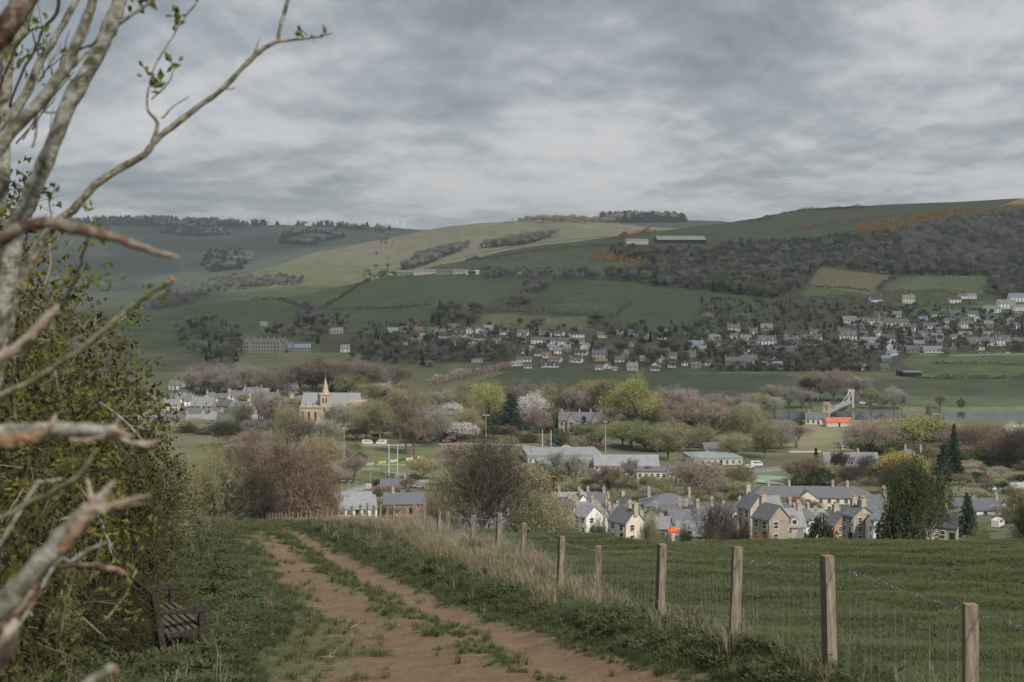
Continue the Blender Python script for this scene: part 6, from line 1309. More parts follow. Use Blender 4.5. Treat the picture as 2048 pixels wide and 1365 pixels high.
def path3(pts, Y, jit=.004, sub=3, seed=0, dY=0.0):
    """smooth tube path through photograph points (px, py, width px) at depth Y"""
    r = random.Random(seed); n = len(pts); P = []; Rr = []
    for i in range(n - 1):
        p0 = pts[max(i - 1, 0)]; p1 = pts[i]; p2 = pts[i + 1]; p3 = pts[min(i + 2, n - 1)]
        for s_ in range(sub):
            t_ = s_ / sub; c = [.5 * (2 * p1[k] + (p2[k] - p0[k]) * t_ + (2 * p0[k] - 5 * p1[k] + 4 * p2[k] - p3[k]) * t_ ** 2 + (3 * p1[k] - p0[k] - 3 * p2[k] + p3[k]) * t_ ** 3) for k in range(3)]
            f = (i + t_) / (n - 1); Yq = Y + dY * f; P.append(PX(c[0], c[1], Yq) + rvec(r) * jit * r.random()); Rr.append(c[2] / 2 / F * Yq * r.uniform(.9, 1.12))
    f = 1; P.append(PX(pts[-1][0], pts[-1][1], Y + dY)); Rr.append(pts[-1][2] / 2 / F * (Y + dY)); return P, Rr
def bough(name, pts, Y, m, parent=None, dY=0.0, seed=1, n=9, sub=3, jit=.003):
    P, Rr = path3(pts, Y, jit, sub, seed, dY); b = MB(); b.tube(P, Rr, n=n, rng=random.Random(seed), rough=.10); o = b.build(name, m, parent, smooth=True)
    if parent is not None: o.matrix_parent_inverse = parent.matrix_world.inverted() if False else Matrix.Translation(-parent.location)
    return o
def sprig(parent, px, py, Y, n, spread, size, seed, name='leaf_cluster', m=None):
    r = np.random.RandomState(seed); c = np.array(PX(px, py, Y)); P = c + r.normal(size=(n, 3)) * spread / F * Y; b = MB(); rr = random.Random(seed)
    for p in P:
        d = (rvec(rr) + Vector((0, 0, .5))).normalized(); s_ = rvec(rr).cross(d).normalized(); L_ = size / F * Y * rr.uniform(.6, 1.2); p = Vector(p); u = d.cross(s_) * L_ * .12
        b.add([p, p + d * L_ * .45 + s_ * L_ * .28 + u, p + d * L_, p + d * L_ * .45 - s_ * L_ * .28 + u, p + d * L_ * .5 - u], [(0, 1, 4), (1, 2, 4), (2, 3, 4), (3, 0, 4)])
    o = b.build(name, m or M_BLF, parent); o['kind'] = 'stuff'
    if parent is not None: o.matrix_parent_inverse = Matrix.Translation(-parent.location)
    return o
tr = empty('hedgerow_tree', PX(-60, 1300, 4.6)); tag(tr, 'grey lichened hedgerow tree with rising stems at the upper left', 'tree')
S_ = [([(-120, 980, 60), (-40, 760, 48), (10, 600, 40), (27, 470, 36), (52, 413, 34), (69, 372, 33), (103, 293, 31), (138, 207, 33), (179, 138, 32), (205, 85, 33), (222, 50, 30), (243, -6, 27), (262, -60, 25)], 4.6, M_LICH),
      ([(-90, 420, 50), (-30, 330, 34), (10, 278, 27), (52, 234, 24), (96, 186, 25), (134, 131, 24), (155, 86, 21), (182, 17, 20), (196, -40, 18)], 4.2, M_LICH),
      ([(-40, 330, 24), (0, 265, 22), (45, 203, 18), (79, 127, 16), (95, 100, 15), (114, 69, 14), (151, 3, 13), (170, -40, 12)], 5.0, M_LICH),
      ([(-60, 160, 48), (0, 72, 44), (30, 32, 42), (62, -12, 38), (90, -60, 34)], 3.6, M_RED),
      ([(-30, 470, 34), (0, 385, 30), (7, 310, 27), (9, 200, 24), (20, 100, 22), (38, 70, 20), (60, 10, 20), (70, -40, 18)], 5.4, M_LICH),
      ([(-20, 250, 30), (4, 160, 26), (16, 90, 22), (26, 20, 20), (34, -40, 18)], 5.8, M_GRN),
      ([(-70, 940, 44), (-10, 760, 34), (20, 620, 29), (42, 572, 26), (56, 528, 25), (83, 481, 22), (115, 444, 19), (147, 420, 17), (168, 396, 16), (189, 372, 15), (241, 337, 14), (289, 310, 14), (311, 281, 14), (344, 255, 12), (406, 207, 11), (448, 176, 11), (496, 124, 11), (530, 96, 10), (558, 83, 7), (600, 79, 5), (637, 74, 4), (664, 67, 2.5)], 4.9, M_LICH2)]
def rooted(p, Y):
    x0, y0_, w0 = p[0]; yg = HZ + F * (2.2 + .1475 * Y) / Y
    return [(x0 - 420, yg, w0 * 1.35), (x0 - 330, y0_ * .5 + yg * .5, w0 * 1.2), (x0 - 150, y0_ * .84 + yg * .16, w0 * 1.08)] + p
SB = [bough('branch', rooted(p, Y), Y, m, tr, seed=20 + i) for i, (p, Y, m) in enumerate(S_)]
main = tr
_tr = random.Random(5)
for i in range(26):
    x0, y0_ = _tr.uniform(-10, 110), _tr.uniform(60, 330); a = _tr.uniform(-1.9, -.7); L_ = _tr.uniform(60, 150); Yq = _tr.uniform(4.6, 6.2); wv = _tr.uniform(2.5, 5)
    bough('twig', [(x0, y0_, wv), (x0 + L_ * .5 * math.cos(a) + _tr.uniform(-8, 8), y0_ + L_ * .5 * math.sin(a), wv * .8), (x0 + L_ * math.cos(a), y0_ + L_ * math.sin(a), wv * .5)], Yq, _tr.choice((M_DTW, M_DTW, M_LICH, M_GRN)), tr, seed=900 + i, n=4, sub=3)
    if i % 3 == 0: sprig(tr, x0 + L_ * .9 * math.cos(a), y0_ + L_ * .9 * math.sin(a), Yq, 5, 8, 17, 930 + i)
for i, (p, Y, m) in enumerate([
    ([(556, 84, 7), (560, 60, 8), (566, 36, 9), (578, -6, 9), (590, -50, 8)], 4.9, M_LICH), ([(304, 286, 10), (314, 246, 9), (296, 222, 7), (293, 200, 5), (303, 155, 4), (312, 128, 4), (330, 98, 3.5), (344, 76, 3.5), (365, 41, 3), (389, 10, 3), (398, -20, 2.5)], 4.9, M_LICH2),
    ([(324, 238, 4), (350, 210, 3.5), (379, 193, 3)], 4.9, M_LICH), ([(303, 200, 3), (322, 182, 3), (340, 160, 2.5), (348, 138, 2)], 4.9, M_DTW), ([(236, 46, 12), (262, 30, 9), (285, 16, 7), (315, -6, 6)], 4.6, M_LICH), ([(159, 100, 6), (178, 92, 4), (195, 82, 3)], 4.5, M_DTW),
    ([(136, 142, 8), (156, 122, 9), (176, 104, 5)], 4.4, M_LICH2), ([(20, 215, 6), (40, 155, 6), (72, 96, 6), (86, 58, 6), (114, 27, 8), (118, -20, 8)], 5.2, M_DTW), ([(0, 175, 5), (30, 100, 5), (60, 62, 4), (90, 52, 4), (110, 30, 4)], 5.2, M_DTW),
    ([(88, 225, 4), (105, 226, 4), (122, 224, 3)], 4.6, M_RED), ([(74, 230, 5), (72, 262, 5), (64, 296, 3)], 4.4, M_RED), ([(-5, 352, 4), (25, 365, 4), (55, 384, 3)], 4.4, M_RED), ([(448, 176, 3), (460, 180, 2.5), (472, 176, 1.5)], 4.9, M_DTW), ([(503, 118, 4), (514, 94, 3), (520, 72, 2)], 4.9, M_LICH),
    ([(52, 480, 3), (60, 440, 3), (74, 410, 2.5), (80, 380, 2), (78, 370, 2)], 5.0, M_DTW), ([(95, 470, 3), (102, 430, 3), (98, 400, 2.5), (112, 378, 2)], 5.0, M_GRN)]):
    bough('twig', p, Y, m, main, seed=60 + i, n=5, sub=3)
for i, (px, py, n, sp, sz) in enumerate([(355, 42, 7, 7, 26), (352, 30, 3, 4, 22), (346, 128, 6, 8, 26), (290, 153, 5, 8, 26), (314, 168, 7, 9, 28), (600, 72, 6, 7, 22), (622, 76, 3, 6, 16), (655, 68, 4, 5, 18), (280, 8, 10, 14, 30), (98, 378, 7, 8, 22), (104, 405, 6, 9, 20), (60, 60, 10, 22, 24), (48, 128, 8, 14, 22), (82, 90, 5, 9, 20), (30, 110, 6, 14, 20), (180, 422, 7, 7, 20), (196, 470, 6, 8, 20), (120, 470, 12, 20, 22), (20, 440, 8, 14, 26), (392, 2, 3, 4, 14)]):
    sprig(main, px, py, 4.9, n, sp, sz, 200 + i)
BB = [
 ('broken_branch', [(-140, 560, 24), (-50, 510, 24), (0, 484, 24), (32, 461, 26), (61, 449, 25), (110, 449, 25), (160, 459, 24), (209, 471, 21), (258, 486, 18), (295, 498, 15), (322, 507, 13), (338, 511, 8), (361, 515, 2)], 2.7, M_RED, 'brown-barked broken branch arching across the top of the hedge'),
 ('broken_branch', [(-60, 840, 13), (7, 789, 13), (61, 764, 13), (113, 731, 13), (172, 692, 13), (233, 636, 13), (270, 608, 12), (295, 591, 12), (322, 573, 12), (340, 563, 13)], 3.2, M_GRN, 'straight green-grey stick with an orange cut end'),
 ('broken_branch', [(-60, 770, 26), (0, 719, 24), (37, 695, 24), (74, 658, 22), (96, 632, 16), (116, 611, 4)], 2.6, M_SPL, 'pale splintered stub pointing up left of the straight stick'),
 ('broken_branch', [(-160, 866, 52), (-60, 868, 48), (0, 867, 44), (49, 864, 38), (98, 860, 30), (147, 860, 29), (190, 861, 28), (224, 866, 26), (240, 872, 14)], 2.5, M_LICH, 'thick horizontal broken bough reaching in at mid-height'),
 ('broken_branch', [(-80, 1075, 11), (0, 1037, 11), (61, 1005, 10), (95, 990, 10), (123, 975, 10), (150, 956, 11), (167, 939, 12), (182, 921, 10), (196, 902, 4)], 3.0, M_GRN, 'slim curved green branch with yellow lichen'),
 ('broken_branch', [(-120, 1330, 58), (-40, 1250, 52), (0, 1212, 48), (37, 1177, 46), (74, 1133, 42), (110, 1096, 38), (137, 1062, 38), (165, 1035, 38), (182, 1020, 30)], 2.4, M_LICH, 'big broken bough rising from the lower left corner'),
 ('broken_branch', [(-80, 1310, 16), (0, 1256, 15), (37, 1221, 15), (60, 1200, 13), (82, 1176, 6)], 2.7, M_RED, 'thin brown splintered branch under the big broken bough'),
 ('broken_branch', [(60, 1130, 10), (110, 1132, 11), (160, 1133, 12), (200, 1136, 13), (221, 1138, 13), (240, 1146, 9), (257, 1150, 4)], 3.4, M_RED, 'short dark branch with pale split tip above the bench'),
 ('broken_branch', [(120, 1430, 24), (177, 1370, 22), (209, 1345, 21), (226, 1338, 19)], 2.3, M_LICH, 'pale cut branch end poking up at the bottom edge'),
 ('broken_branch', [(-60, 1400, 60), (0, 1310, 44), (18, 1270, 32), (30, 1240, 14)], 2.6, M_SPL, 'ivory peeled stump in the bottom left corner'),
 ('broken_branch', [(103, 1143, 8), (140, 1124, 8), (172, 1104, 8), (195, 1092, 7), (212, 1084, 4)], 3.2, M_LICH, 'thin grey twig crossing below the big broken bough'),
 ('broken_branch', [(60, 990, 9), (84, 966, 8), (100, 962, 8), (125, 958, 5)], 3.4, M_LICH, 'small grey twig beside the slim curved branch'),
 ('broken_branch', [(90, 640, 6), (130, 600, 7), (150, 560, 7), (160, 530, 6), (175, 480, 5), (186, 450, 3)], 3.8, M_DTW, 'dark upright twig among the sparse top leaves'),
]
for i, (nm, pts, Y, m, lb) in enumerate(BB):
    o = bough(nm, rooted(pts, Y), Y, m, seed=90 + i, n=10, jit=.0035 * Y / 2.5); tag(o, lb, 'branch', 'broken branches of the hedge'); BB[i] = o
SPL = [(3, [(205, 876, 16), (240, 880, 13), (265, 887, 12), (300, 886, 11), (322, 880, 3)], M_SPL, 2.5), (3, [(226, 862, 14), (232, 850, 9), (240, 836, 2)], M_SPL, 2.5), (3, [(215, 860, 20), (245, 866, 12), (268, 874, 3)], M_SPL, 2.48), (3, [(-60, 884, 30), (20, 884, 26), (50, 880, 26), (80, 872, 18), (102, 858, 3)], M_ORG, 2.42), (3, [(85, 856, 16), (104, 848, 12), (112, 826, 3)], M_SPL, 2.46), (3, [(140, 880, 9), (175, 880, 8), (210, 872, 4)], M_SPL, 2.45),
       (5, [(150, 1056, 34), (176, 1024, 30), (200, 996, 20), (218, 974, 10), (235, 957, 2)], M_SPL, 2.35), (5, [(190, 1024, 20), (221, 1012, 15), (262, 1000, 11), (304, 990, 4)], M_SPL, 2.4), (5, [(184, 1000, 13), (178, 975, 9), (174, 956, 7)], M_SPL, 2.5), (5, [(120, 1096, 26), (150, 1066, 20), (172, 1040, 6)], M_ORG, 2.3), (5, [(205, 1022, 12), (240, 1016, 8), (290, 1006, 2)], M_SPL, 2.42), (5, [(200, 1020, 16), (212, 985, 8), (222, 965, 2)], M_SPL, 2.3),
       (1, [(336, 566, 12), (348, 558, 13)], M_ORG, 3.2), (8, [(222, 1341, 20), (233, 1338, 20)], M_ORG, 2.3), (7, [(215, 1136, 10), (238, 1140, 8), (256, 1150, 3)], M_ORG, 3.38), (0, [(325, 508, 12), (345, 512, 8), (362, 516, 2)], M_SPL, 2.69), (6, [(30, 1235, 12), (52, 1200, 12), (78, 1166, 3)], M_ORG, 2.65), (2, [(60, 672, 20), (100, 630, 10), (122, 606, 2)], M_SPL, 2.57)]
for i, (k, p, m, Y) in enumerate(SPL):
    q = BB[k]; b = MB(); P, Rr = path3(p, Y, .0015, 3, 300 + i); b.tube(P, Rr, n=6, rng=random.Random(i), rough=.3); b.build('splinter', m, q)
for i, (k, px, py, Y, n, sp, sz) in enumerate([(1, 310, 590, 3.2, 6, 9, 20), (1, 322, 600, 3.2, 4, 6, 18), (0, 200, 452, 2.7, 4, 7, 18), (12, 160, 560, 3.8, 14, 18, 22), (12, 176, 490, 3.8, 8, 12, 20), (12, 130, 610, 3.8, 14, 20, 24), (4, 110, 1010, 3.0, 4, 10, 22)]): sprig(BB[k], px, py, Y, n, sp, sz, 500 + i)
# loose leaf sprays and twigs in the gaps of the near hedge (a shrub of its own)
ns = empty('elder_shrub', PX(60, 1360, 5.2)); tag(ns, 'tangle of thin twigs and fresh leaves filling the lower left hedge', 'shrub'); r = random.Random(8)
for i in range(46):
    x0, y0_ = r.uniform(-60, 300), r.uniform(560, 1300); a = r.uniform(-2.6, -.2); L_ = r.uniform(50, 170); Yq = r.uniform(4.6, 9)
    if x0 + L_ * math.cos(a) > 330 - max(0, 700 - y0_) * .5: continue
    P = [(x0, y0_, 5), (x0 + L_ * .5 * math.cos(a) + r.uniform(-12, 12), y0_ + L_ * .5 * math.sin(a) + r.uniform(-12, 12), 4), (x0 + L_ * math.cos(a), y0_ + L_ * math.sin(a), 2.5)]
    bough('twig', P, Yq, r.choice((M_LICH, M_GRN, M_DTW, M_SPL)), ns, seed=700 + i, n=4, sub=3)
    for f in (.4, .75, 1.0): sprig(ns, x0 + L_ * f * math.cos(a), y0_ + L_ * f * math.sin(a), Yq, 8, 12, 17, 800 + i * 3 + int(f * 4))
# twigs lying on the ground
for i, (px, py, L_, a) in enumerate([(470, 1088, 40, .2), (640, 1320, 34, 0), (900, 1268, 20, .5), (240, 1310, 60, .1), (190, 1290, 70, .4), (300, 1290, 40, -.2), (330, 1330, 60, .2), (700, 1262, 14, .6)]):
    p = at_near(px, py); s_ = p.y / F; b = MB(); q = [p + Vector((math.cos(a) * L_ * s_ * f, math.sin(a) * .5 * f, .03 + .02 * math.sin(f * 5))) for f in (0, .5, 1)]
    for v_ in q: v_.z = float(z_near(v_.x, v_.y)) + .03
    b.tube(q, [.010, .008, .004], n=5); b.tube([q[1], q[1] + Vector((.1, .12, .06))], [.006, .003], n=4)
    o = b.build('fallen_twig', M_SPL); tag(o, ['pale branching twig lying on the bank right of the hedge', 'straight straw twig on bare earth at the bottom', 'small stick in the left wheel rut', 'bleached twig on leaf litter under the hedge', 'grey stick on the litter at lower left', 'short twig beside the near bench leg', 'curved pale twig in the grass below the bench', 'tiny stick on the worn middle of the track'][i], 'twig', 'twigs on the ground')
# ------------------------------------------------------------------ grass
def tuft(name, n, h, w, lean, m, seed, spread=.05, bend=.4):
    r = random.Random(seed); b = MB()
    for i in range(n):
        a = r.uniform(0, 6.283); q = r.uniform(0, spread); p = Vector((math.cos(a) * q, math.sin(a) * q, -.02)); a2 = a + r.uniform(-1, 1); hh = h * r.uniform(.5, 1.1); d = Vector((math.cos(a2), math.sin(a2), 0)); s_ = Vector((-d.y, d.x, 0)) * w / 2
        p1 = p + d * hh * lean * .35 + Vector((0, 0, hh * .62)); p2 = p + d * hh * (lean + bend * r.random()) + Vector((0, 0, hh * (1.0 - .35 * r.random())))
        b.add([p - s_, p + s_, p1 + s_ * .8, p1 - s_ * .8, p2], [(0, 1, 2, 3), (3, 2, 4)])
    me = b.mesh(name, m); return source(name, me)
def weed(name, n, size, m, seed):
    r = random.Random(seed); b = MB()
    for i in range(n):
        a = r.uniform(0, 6.283); q = r.uniform(.0, .14); p = Vector((math.cos(a) * q, math.sin(a) * q, r.uniform(.0, .16))); d = Vector((math.cos(a), math.sin(a), r.uniform(.0, .9))).normalized(); s_ = Vector((-math.sin(a), math.cos(a), r.uniform(-.4, .4))) * size * .3; L_ = size * r.uniform(.6, 1.2)
        b.add([p, p + d * L_ * .5 + s_, p + d * L_, p + d * L_ * .5 - s_], [(0, 1, 2), (0, 2, 3)])
    return source(name, b.mesh(name, m))
MG = {'field': mat('blades_field', (.098, .118, .052), var=.25, scale=6, rnd=.22, trans=.25), 'lush': mat('blades_lush', (.085, .102, .046), var=.3, scale=6, rnd=.3, trans=.25), 'dry': mat('blades_straw', (.26, .225, .145), var=.25, scale=6, rnd=.22, trans=.2), 'worn': mat('blades_worn', (.15, .15, .078), var=.25, scale=6, rnd=.25, trans=.2), 'weed': mat('weed_leaves', (.075, .095, .043), var=.3, scale=8, rnd=.3, trans=.25)}
g_field = [tuft('field_tuft_%d' % i, 24, .10, .008, .35, MG['field'], 30 + i, .10) for i in range(2)]
g_lush = [tuft('lush_tuft_%d' % i, 30, .20, .007, .4, MG['lush'], 40 + i, .10) for i in range(2)]
g_dry = [tuft('straw_tuft_%d' % i, 24, .55, .007, .18, MG['dry'], 50 + i, .10, .3) for i in range(2)]
g_worn = [tuft('worn_tuft_%d' % i, 18, .055, .007, .5, MG['worn'], 60 + i, .09) for i in range(2)]
g_weed = [weed('weed_%d' % i, 30, .062, MG['weed'], 70 + i) for i in range(2)]
def strew(name, X, Y, kinds, kd, scale, label, cat, seed):
    rng = np.random.RandomState(seed); n = len(X); Z = z_near(X, Y); sc = scale * rng.uniform(.65, 1.35, n)
    scatter(name, np.stack([X, Y, Z], 1), np.stack([rng.uniform(-.12, .12, n), rng.uniform(-.12, .12, n), rng.uniform(0, 6.28, n)], 1), np.stack([sc] * 3, 1), kd, kinds, label, cat)
rng = np.random.RandomState(99)
def samp(n, ya, yb, power=1.6):
    u = rng.uniform(size=n); k = 2 - power; return (ya ** k + u * (yb ** k - ya ** k)) ** (1 / k)
# field right of the fence
Y = samp(120000, 9.5, 66, 1.6); X = Y * rng.uniform(-.16, .38, len(Y)); k = (X > fence_x(Y) + .1); X, Y = X[k], Y[k]; far = np.clip(.7 + Y / 60, .8, 1.7)
strew('grass', X, Y, g_field, rng.randint(0, 2, len(X)), far * (.9 + .2 * np.clip(fbm(X, Y, 21, 3, 3.0), -1, 1)), 'short green pasture grass right of the fence', 'grass', 1)
# verge between track and fence
Y = samp(30000, 9.5, 120, 1.6); fx = fence_x(Y); rx = rut_x(Y); X = rx + .35 + (fx - rx + .25) * rng.uniform(0, 1, len(Y)) ** .8; k = (np.abs(X / Y) < .42); X, Y = X[k], Y[k]
dry = sst(20, 34, Y) * sst(-1.3, -.3, X - fence_x(Y)) * .9 + .01; isd = rng.uniform(size=len(X)) < dry * (1 - .6 * sst(110, 135, Y)); kd = np.where(isd, rng.randint(2, 4, len(X)), np.where(rng.uniform(size=len(X)) < .16, rng.randint(4, 6, len(X)), rng.randint(0, 2, len(X))))
edge = sst(.3, 1.1, X - rut_x(Y)); low = .35 + .65 * edge
strew('verge_grass', X, Y, g_lush + g_dry + g_weed, kd, low * np.clip(.62 + Y / 90, .7, 1.05) * (1 + .35 * np.clip(fbm(X, Y, 22, 3, 1.6), -1, 1)), 'rough verge of lush and straw-coloured grass along the fence', 'grass', 2)
# low grass on the track
Y = samp(60000, 12, 110, 1.7); X = track_l(Y) - .6 + (rut_x(Y) + 1.2 - track_l(Y) + .6) * rng.uniform(0, 1, len(Y)); dm = dirt_mask(X, Y) + .25 * fbm(X, Y, 9, 3, .8); k = (rng.uniform(size=len(X)) > dm * 1.7 - .35); X, Y = X[k], Y[k]
mid = np.exp(-((X - rut_x(Y) + .68) / .22) ** 2)
strew('track_grass', X, Y, g_worn + g_lush, np.where(rng.uniform(size=len(X)) < .08 + .35 * mid, rng.randint(2, 4, len(X)), rng.randint(0, 2, len(X))), np.clip(.6 + Y / 60, .7, 1.8) * np.where(mid > .4, .42, .7), 'thin trodden grass between the wheel ruts', 'grass', 3)
# left bank
Y = samp(60000, 9, 125, 1.6); X = track_l(Y) + .25 - (1.2 + Y * .11) * rng.uniform(0, 1, len(Y)) ** .9; k = (X / Y > -.40); X, Y = X[k], Y[k]
litter = sst(-4.6, -5.6, X) * (1 - sst(17, 22, Y)); k = rng.uniform(size=len(X)) > litter * .8; X, Y = X[k], Y[k]
u_ = rng.uniform(size=len(X)); kd = np.where(u_ < .26, rng.randint(2, 4, len(X)), np.where(u_ > .996, rng.randint(4, 6, len(X)), rng.randint(0, 2, len(X))))
strew('bank_grass', X, Y, g_lush + g_weed + g_dry, kd, np.clip(.62 + Y / 90, .7, 1.6) * (1 + .45 * np.clip(fbm(X, Y, 23, 3, 1.3), -1, 1)) * sst(-.1, .9, track_l(Y) + .5 - X + .2) .clip(.35, 1), 'lush grass and weeds on the bank between hedge and track', 'grass', 4)
# leaf litter under the hedge
n = 9000; Yl = samp(n, 9, 24, 1.4); Xl = -4.4 - rng.uniform(0, 1, n) * (1.0 + Yl * .16); P = np.stack([Xl, Yl, z_near(Xl, Yl) + rng.uniform(.01, .04, n)], 1); Vl = leaves_tri(P, .05, rng, 1.0)
tag(link('leaf_litter', npmesh('leaf_litter', Vl, np.arange(len(Vl)).reshape(-1, 3), [mat('dead_leaves', (.15, .10, .06), var=.4, scale=5)])), 'brown leaf litter under the hedge', 'litter', None, 'stuff')
# ------------------------------------------------------------------ unseen clouds overhead, added to shade the land, and the air
M_SHADE_CLOUD = bpy.data.materials.new('cloud'); M_SHADE_CLOUD.use_nodes = True; t = M_SHADE_CLOUD.node_tree
for n in list(t.nodes): t.nodes.remove(n)
out = N(t, 'ShaderNodeOutputMaterial'); tb = N(t, 'ShaderNodeBsdfTranslucent'); tb.inputs[0].default_value = (.93, .94, .95, 1); db_ = N(t, 'ShaderNodeBsdfDiffuse'); db_.inputs[0].default_value = (.9, .9, .9, 1); ms = N(t, 'ShaderNodeMixShader'); ms.inputs[0].default_value = .35
t.links.new(tb.outputs[0], ms.inputs[1]); t.links.new(db_.outputs[0], ms.inputs[2]); tp = N(t, 'ShaderNodeBsdfTransparent'); m2_ = N(t, 'ShaderNodeMixShader'); m2_.inputs[0].default_value = .66; t.links.new(ms.outputs[0], m2_.inputs[1]); t.links.new(tp.outputs[0], m2_.inputs[2]); t.links.new(m2_.outputs[0], out.inputs[0])
def cloud(poly, z, th, seed, label):
    """flat-bottomed lumpy cloud over a ground plan"""
    rr = random.Random(seed); xs = [p[0] for p in poly]; ys = [p[1] for p in poly]; cx, cy_ = sum(xs) / len(xs), sum(ys) / len(ys); n = 72; V_c = []; Fc = []; rings = 9
    ang = [2 * math.pi * i / n for i in range(n)]; R_ = []
    for a in ang:
        best = 0; dx, dy = math.cos(a), math.sin(a)
        for i in range(len(poly)):
            x1, y1 = poly[i]; x2, y2 = poly[(i + 1) % len(poly)]; ex, ey = x2 - x1, y2 - y1; D_ = dx * ey - dy * ex
            if abs(D_) < 1e-9: continue
            tt = ((x1 - cx) * ey - (y1 - cy_) * ex) / D_; uu = ((x1 - cx) * dy - (y1 - cy_) * dx) / D_
            if tt > 0 and 0 <= uu <= 1: best = max(best, tt)
        R_.append(best * (1 + .05 * math.sin(a * 9 + seed) + .04 * math.sin(a * 17)))
    for side_ in (1, -1):
        for k in range(rings):
            f = 1 - k / rings
            for a, R in zip(ang, R_):
                e_ = math.sqrt(max(0, 1 - f ** 4)); lump = .7 + .3 * math.sin(a * 5 + k) * math.sin(k * 1.7 + a * 3); zz_ = z + (th * e_ * lump if side_ > 0 else -th * .12 * e_ * lump); V_c.append((cx + math.cos(a) * R * f, cy_ + math.sin(a) * R * f, zz_))
        V_c.append((cx, cy_, z + (th * .9 if side_ > 0 else -th * .12)))
    m_ = n * rings + 1
    for s_ in (0, 1):
        for k in range(rings - 1):
            for i in range(n):
                q = (s_ * m_ + k * n + i, s_ * m_ + k * n + (i + 1) % n, s_ * m_ + (k + 1) * n + (i + 1) % n, s_ * m_ + (k + 1) * n + i); Fc.append(q if s_ == 0 else q[::-1])
        for i in range(n): q = (s_ * m_ + (rings - 1) * n + i, s_ * m_ + (rings - 1) * n + (i + 1) % n, s_ * m_ + m_ - 1); Fc.append(q if s_ == 0 else q[::-1])
    for i in range(n): Fc.append((i, m_ + i, m_ + (i + 1) % n, (i + 1) % n))
    me = bpy.data.meshes.new('cloud'); me.from_pydata(V_c, [], Fc); me.materials.append(M_SHADE_CLOUD); me.polygons.foreach_set('use_smooth', [True] * len(Fc)); me.update(); o = link('cloud', me); tag(o, label, None, None, 'structure')
# shadow offset for height h above ground: (-0.62 h, +0.88 h)
cloud([(-900, 330), (300, 300), (1400, 330), (1900, 900), (2000, 2550), (1150, 2650), (500, 2150), (-200, 1700), (-500, 1350), (-1200, 1500), (-1700, 900)], 660, 110, 1, 'broad low unseen cloudbank added to shade the far slope')
cloud([(-1800, 2700), (-300, 2600), (800, 3600), (900, 5200), (-500, 6300), (-2500, 6300), (-3000, 4200)], 1750, 220, 3, 'wide high unseen cloudbank added to shade the distant hills')
M_HAZE = bpy.data.materials.new('haze'); M_HAZE.use_nodes = True; t = M_HAZE.node_tree
for n in list(t.nodes): t.nodes.remove(n)
out = N(t, 'ShaderNodeOutputMaterial'); pv = N(t, 'ShaderNodeVolumePrincipled'); pv.inputs['Density'].default_value = 6.5e-5; pv.inputs['Color'].default_value = (.80, .90, 1.0, 1); pv.inputs['Anisotropy'].default_value = 0.2
t.links.new(pv.outputs[0], out.inputs['Volume'])
b = MB(); b.box((0, 6250, 75), (23000, 14500, 690)); o = b.build('haze', M_HAZE); tag(o, None, None, None, 'stuff'); o['label'] = 'thin blue haze over the valley'
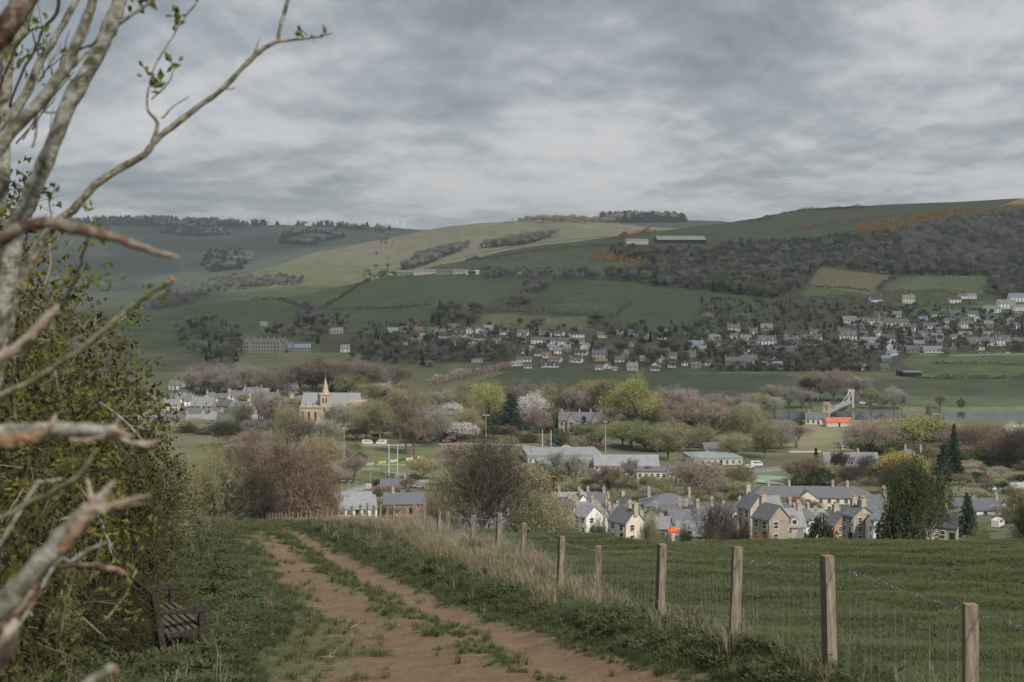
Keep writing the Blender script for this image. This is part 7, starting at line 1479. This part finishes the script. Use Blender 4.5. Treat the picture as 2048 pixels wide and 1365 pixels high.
# ------------------------------------------------------------------ finishing the labels: what each thing stands by
LM = [(655, 800, 'the spired church'), (1268, 800, 'the tall yellow-green tree'), (1165, 845, 'the gabled stone villa'), (1655, 830, 'the chain bridge'), (1626, 1000, 'the long cream terrace'), (1340, 1005, 'the hip-roofed villa'),
      (786, 925, 'the near rugby posts'), (1260, 925, 'the ribbed school roof'), (529, 692, 'the stone mansion'), (1722, 642, 'the far white terrace'), (1950, 1020, 'the long white house'), (1826, 870, 'the yellow-green leafy tree'),
      (968, 950, 'the broad bare oak'), (1092, 885, 'the far rugby posts'), (1060, 820, 'the pale blossoming tree'), (1022, 825, 'the blue-green cedar'), (1895, 910, 'the tall dark firs'), (1430, 905, 'the flat green-grey roof'), (1100, 690, 'the central far white houses'),
      (880, 670, 'the left far village houses'), (1535, 675, 'the dormered far house'), (1970, 685, 'the far white double house'), (2020, 615, 'the topmost far white houses'), (430, 825, 'the village roofs at far left'), (730, 890, 'the park road vans'), (1305, 890, 'the round green park tree'),
      (1650, 770, 'the brown trees past the bridge'), (490, 760, 'the grey valley trees'), (700, 760, 'the pinkish trees past the church'), (1480, 850, 'the pinkish riverside trees'), (1620, 940, 'the dark garden evergreens'), (1215, 735, 'the far white riverside cottages'), (1820, 600, 'the lone far pale house'), (1420, 680, 'the far cream house')]
ORD = ['first', 'second', 'third', 'fourth', 'fifth', 'sixth', 'seventh', 'eighth', 'ninth', 'tenth', 'eleventh', 'twelfth', 'thirteenth', 'fourteenth', 'fifteenth', 'sixteenth', 'seventeenth', 'eighteenth', 'nineteenth', 'twentieth']
import re
seen = {}
for rec in LABELQ:
    o, ph, px, py, fam, done = rec
    if done: lab = ph
    else:
        d = sorted(LM, key=lambda m: (m[0] - px) ** 2 + ((m[1] - py) * 2.2) ** 2)[0]; dx, dy = px - d[0], py - d[1]
        if abs(dx) > abs(dy) * 1.5: rel = ('just ' if abs(dx) < 45 else 'well ' if abs(dx) > 110 else '') + ('right of ' if dx > 0 else 'left of ')
        else: rel = 'behind ' if dy < 0 else 'in front of ' if dy < 40 else 'below '
        lab = ph + ' ' + rel + d[2]
        if len(lab.replace('-', ' ').split()) > 12: lab = re.sub(r' (under|with) (a )?[a-z -]*?roof', '', lab)
    seen.setdefault(lab, []).append(rec)
for lab, rs in seen.items():
    rs.sort(key=lambda r: r[2])
    for i, r in enumerate(rs):
        o = r[0]
        o['label'] = lab if len(rs) == 1 else ('%s, %s from left' % (lab, ORD[min(i, 19)])).replace(' under a ', ' with ').replace(' with slate roof', '').replace('white rendered', 'white')
        if len(o['label'].replace('-', ' ').split()) > 16: o['label'] = o['label'].replace('tall ', '').replace('small ', '').replace('well ', '').replace('just ', '')
        if 'group' not in o: o['group'] = 'trees and bushes of the valley' if r[4] == 'tree' else 'buildings'
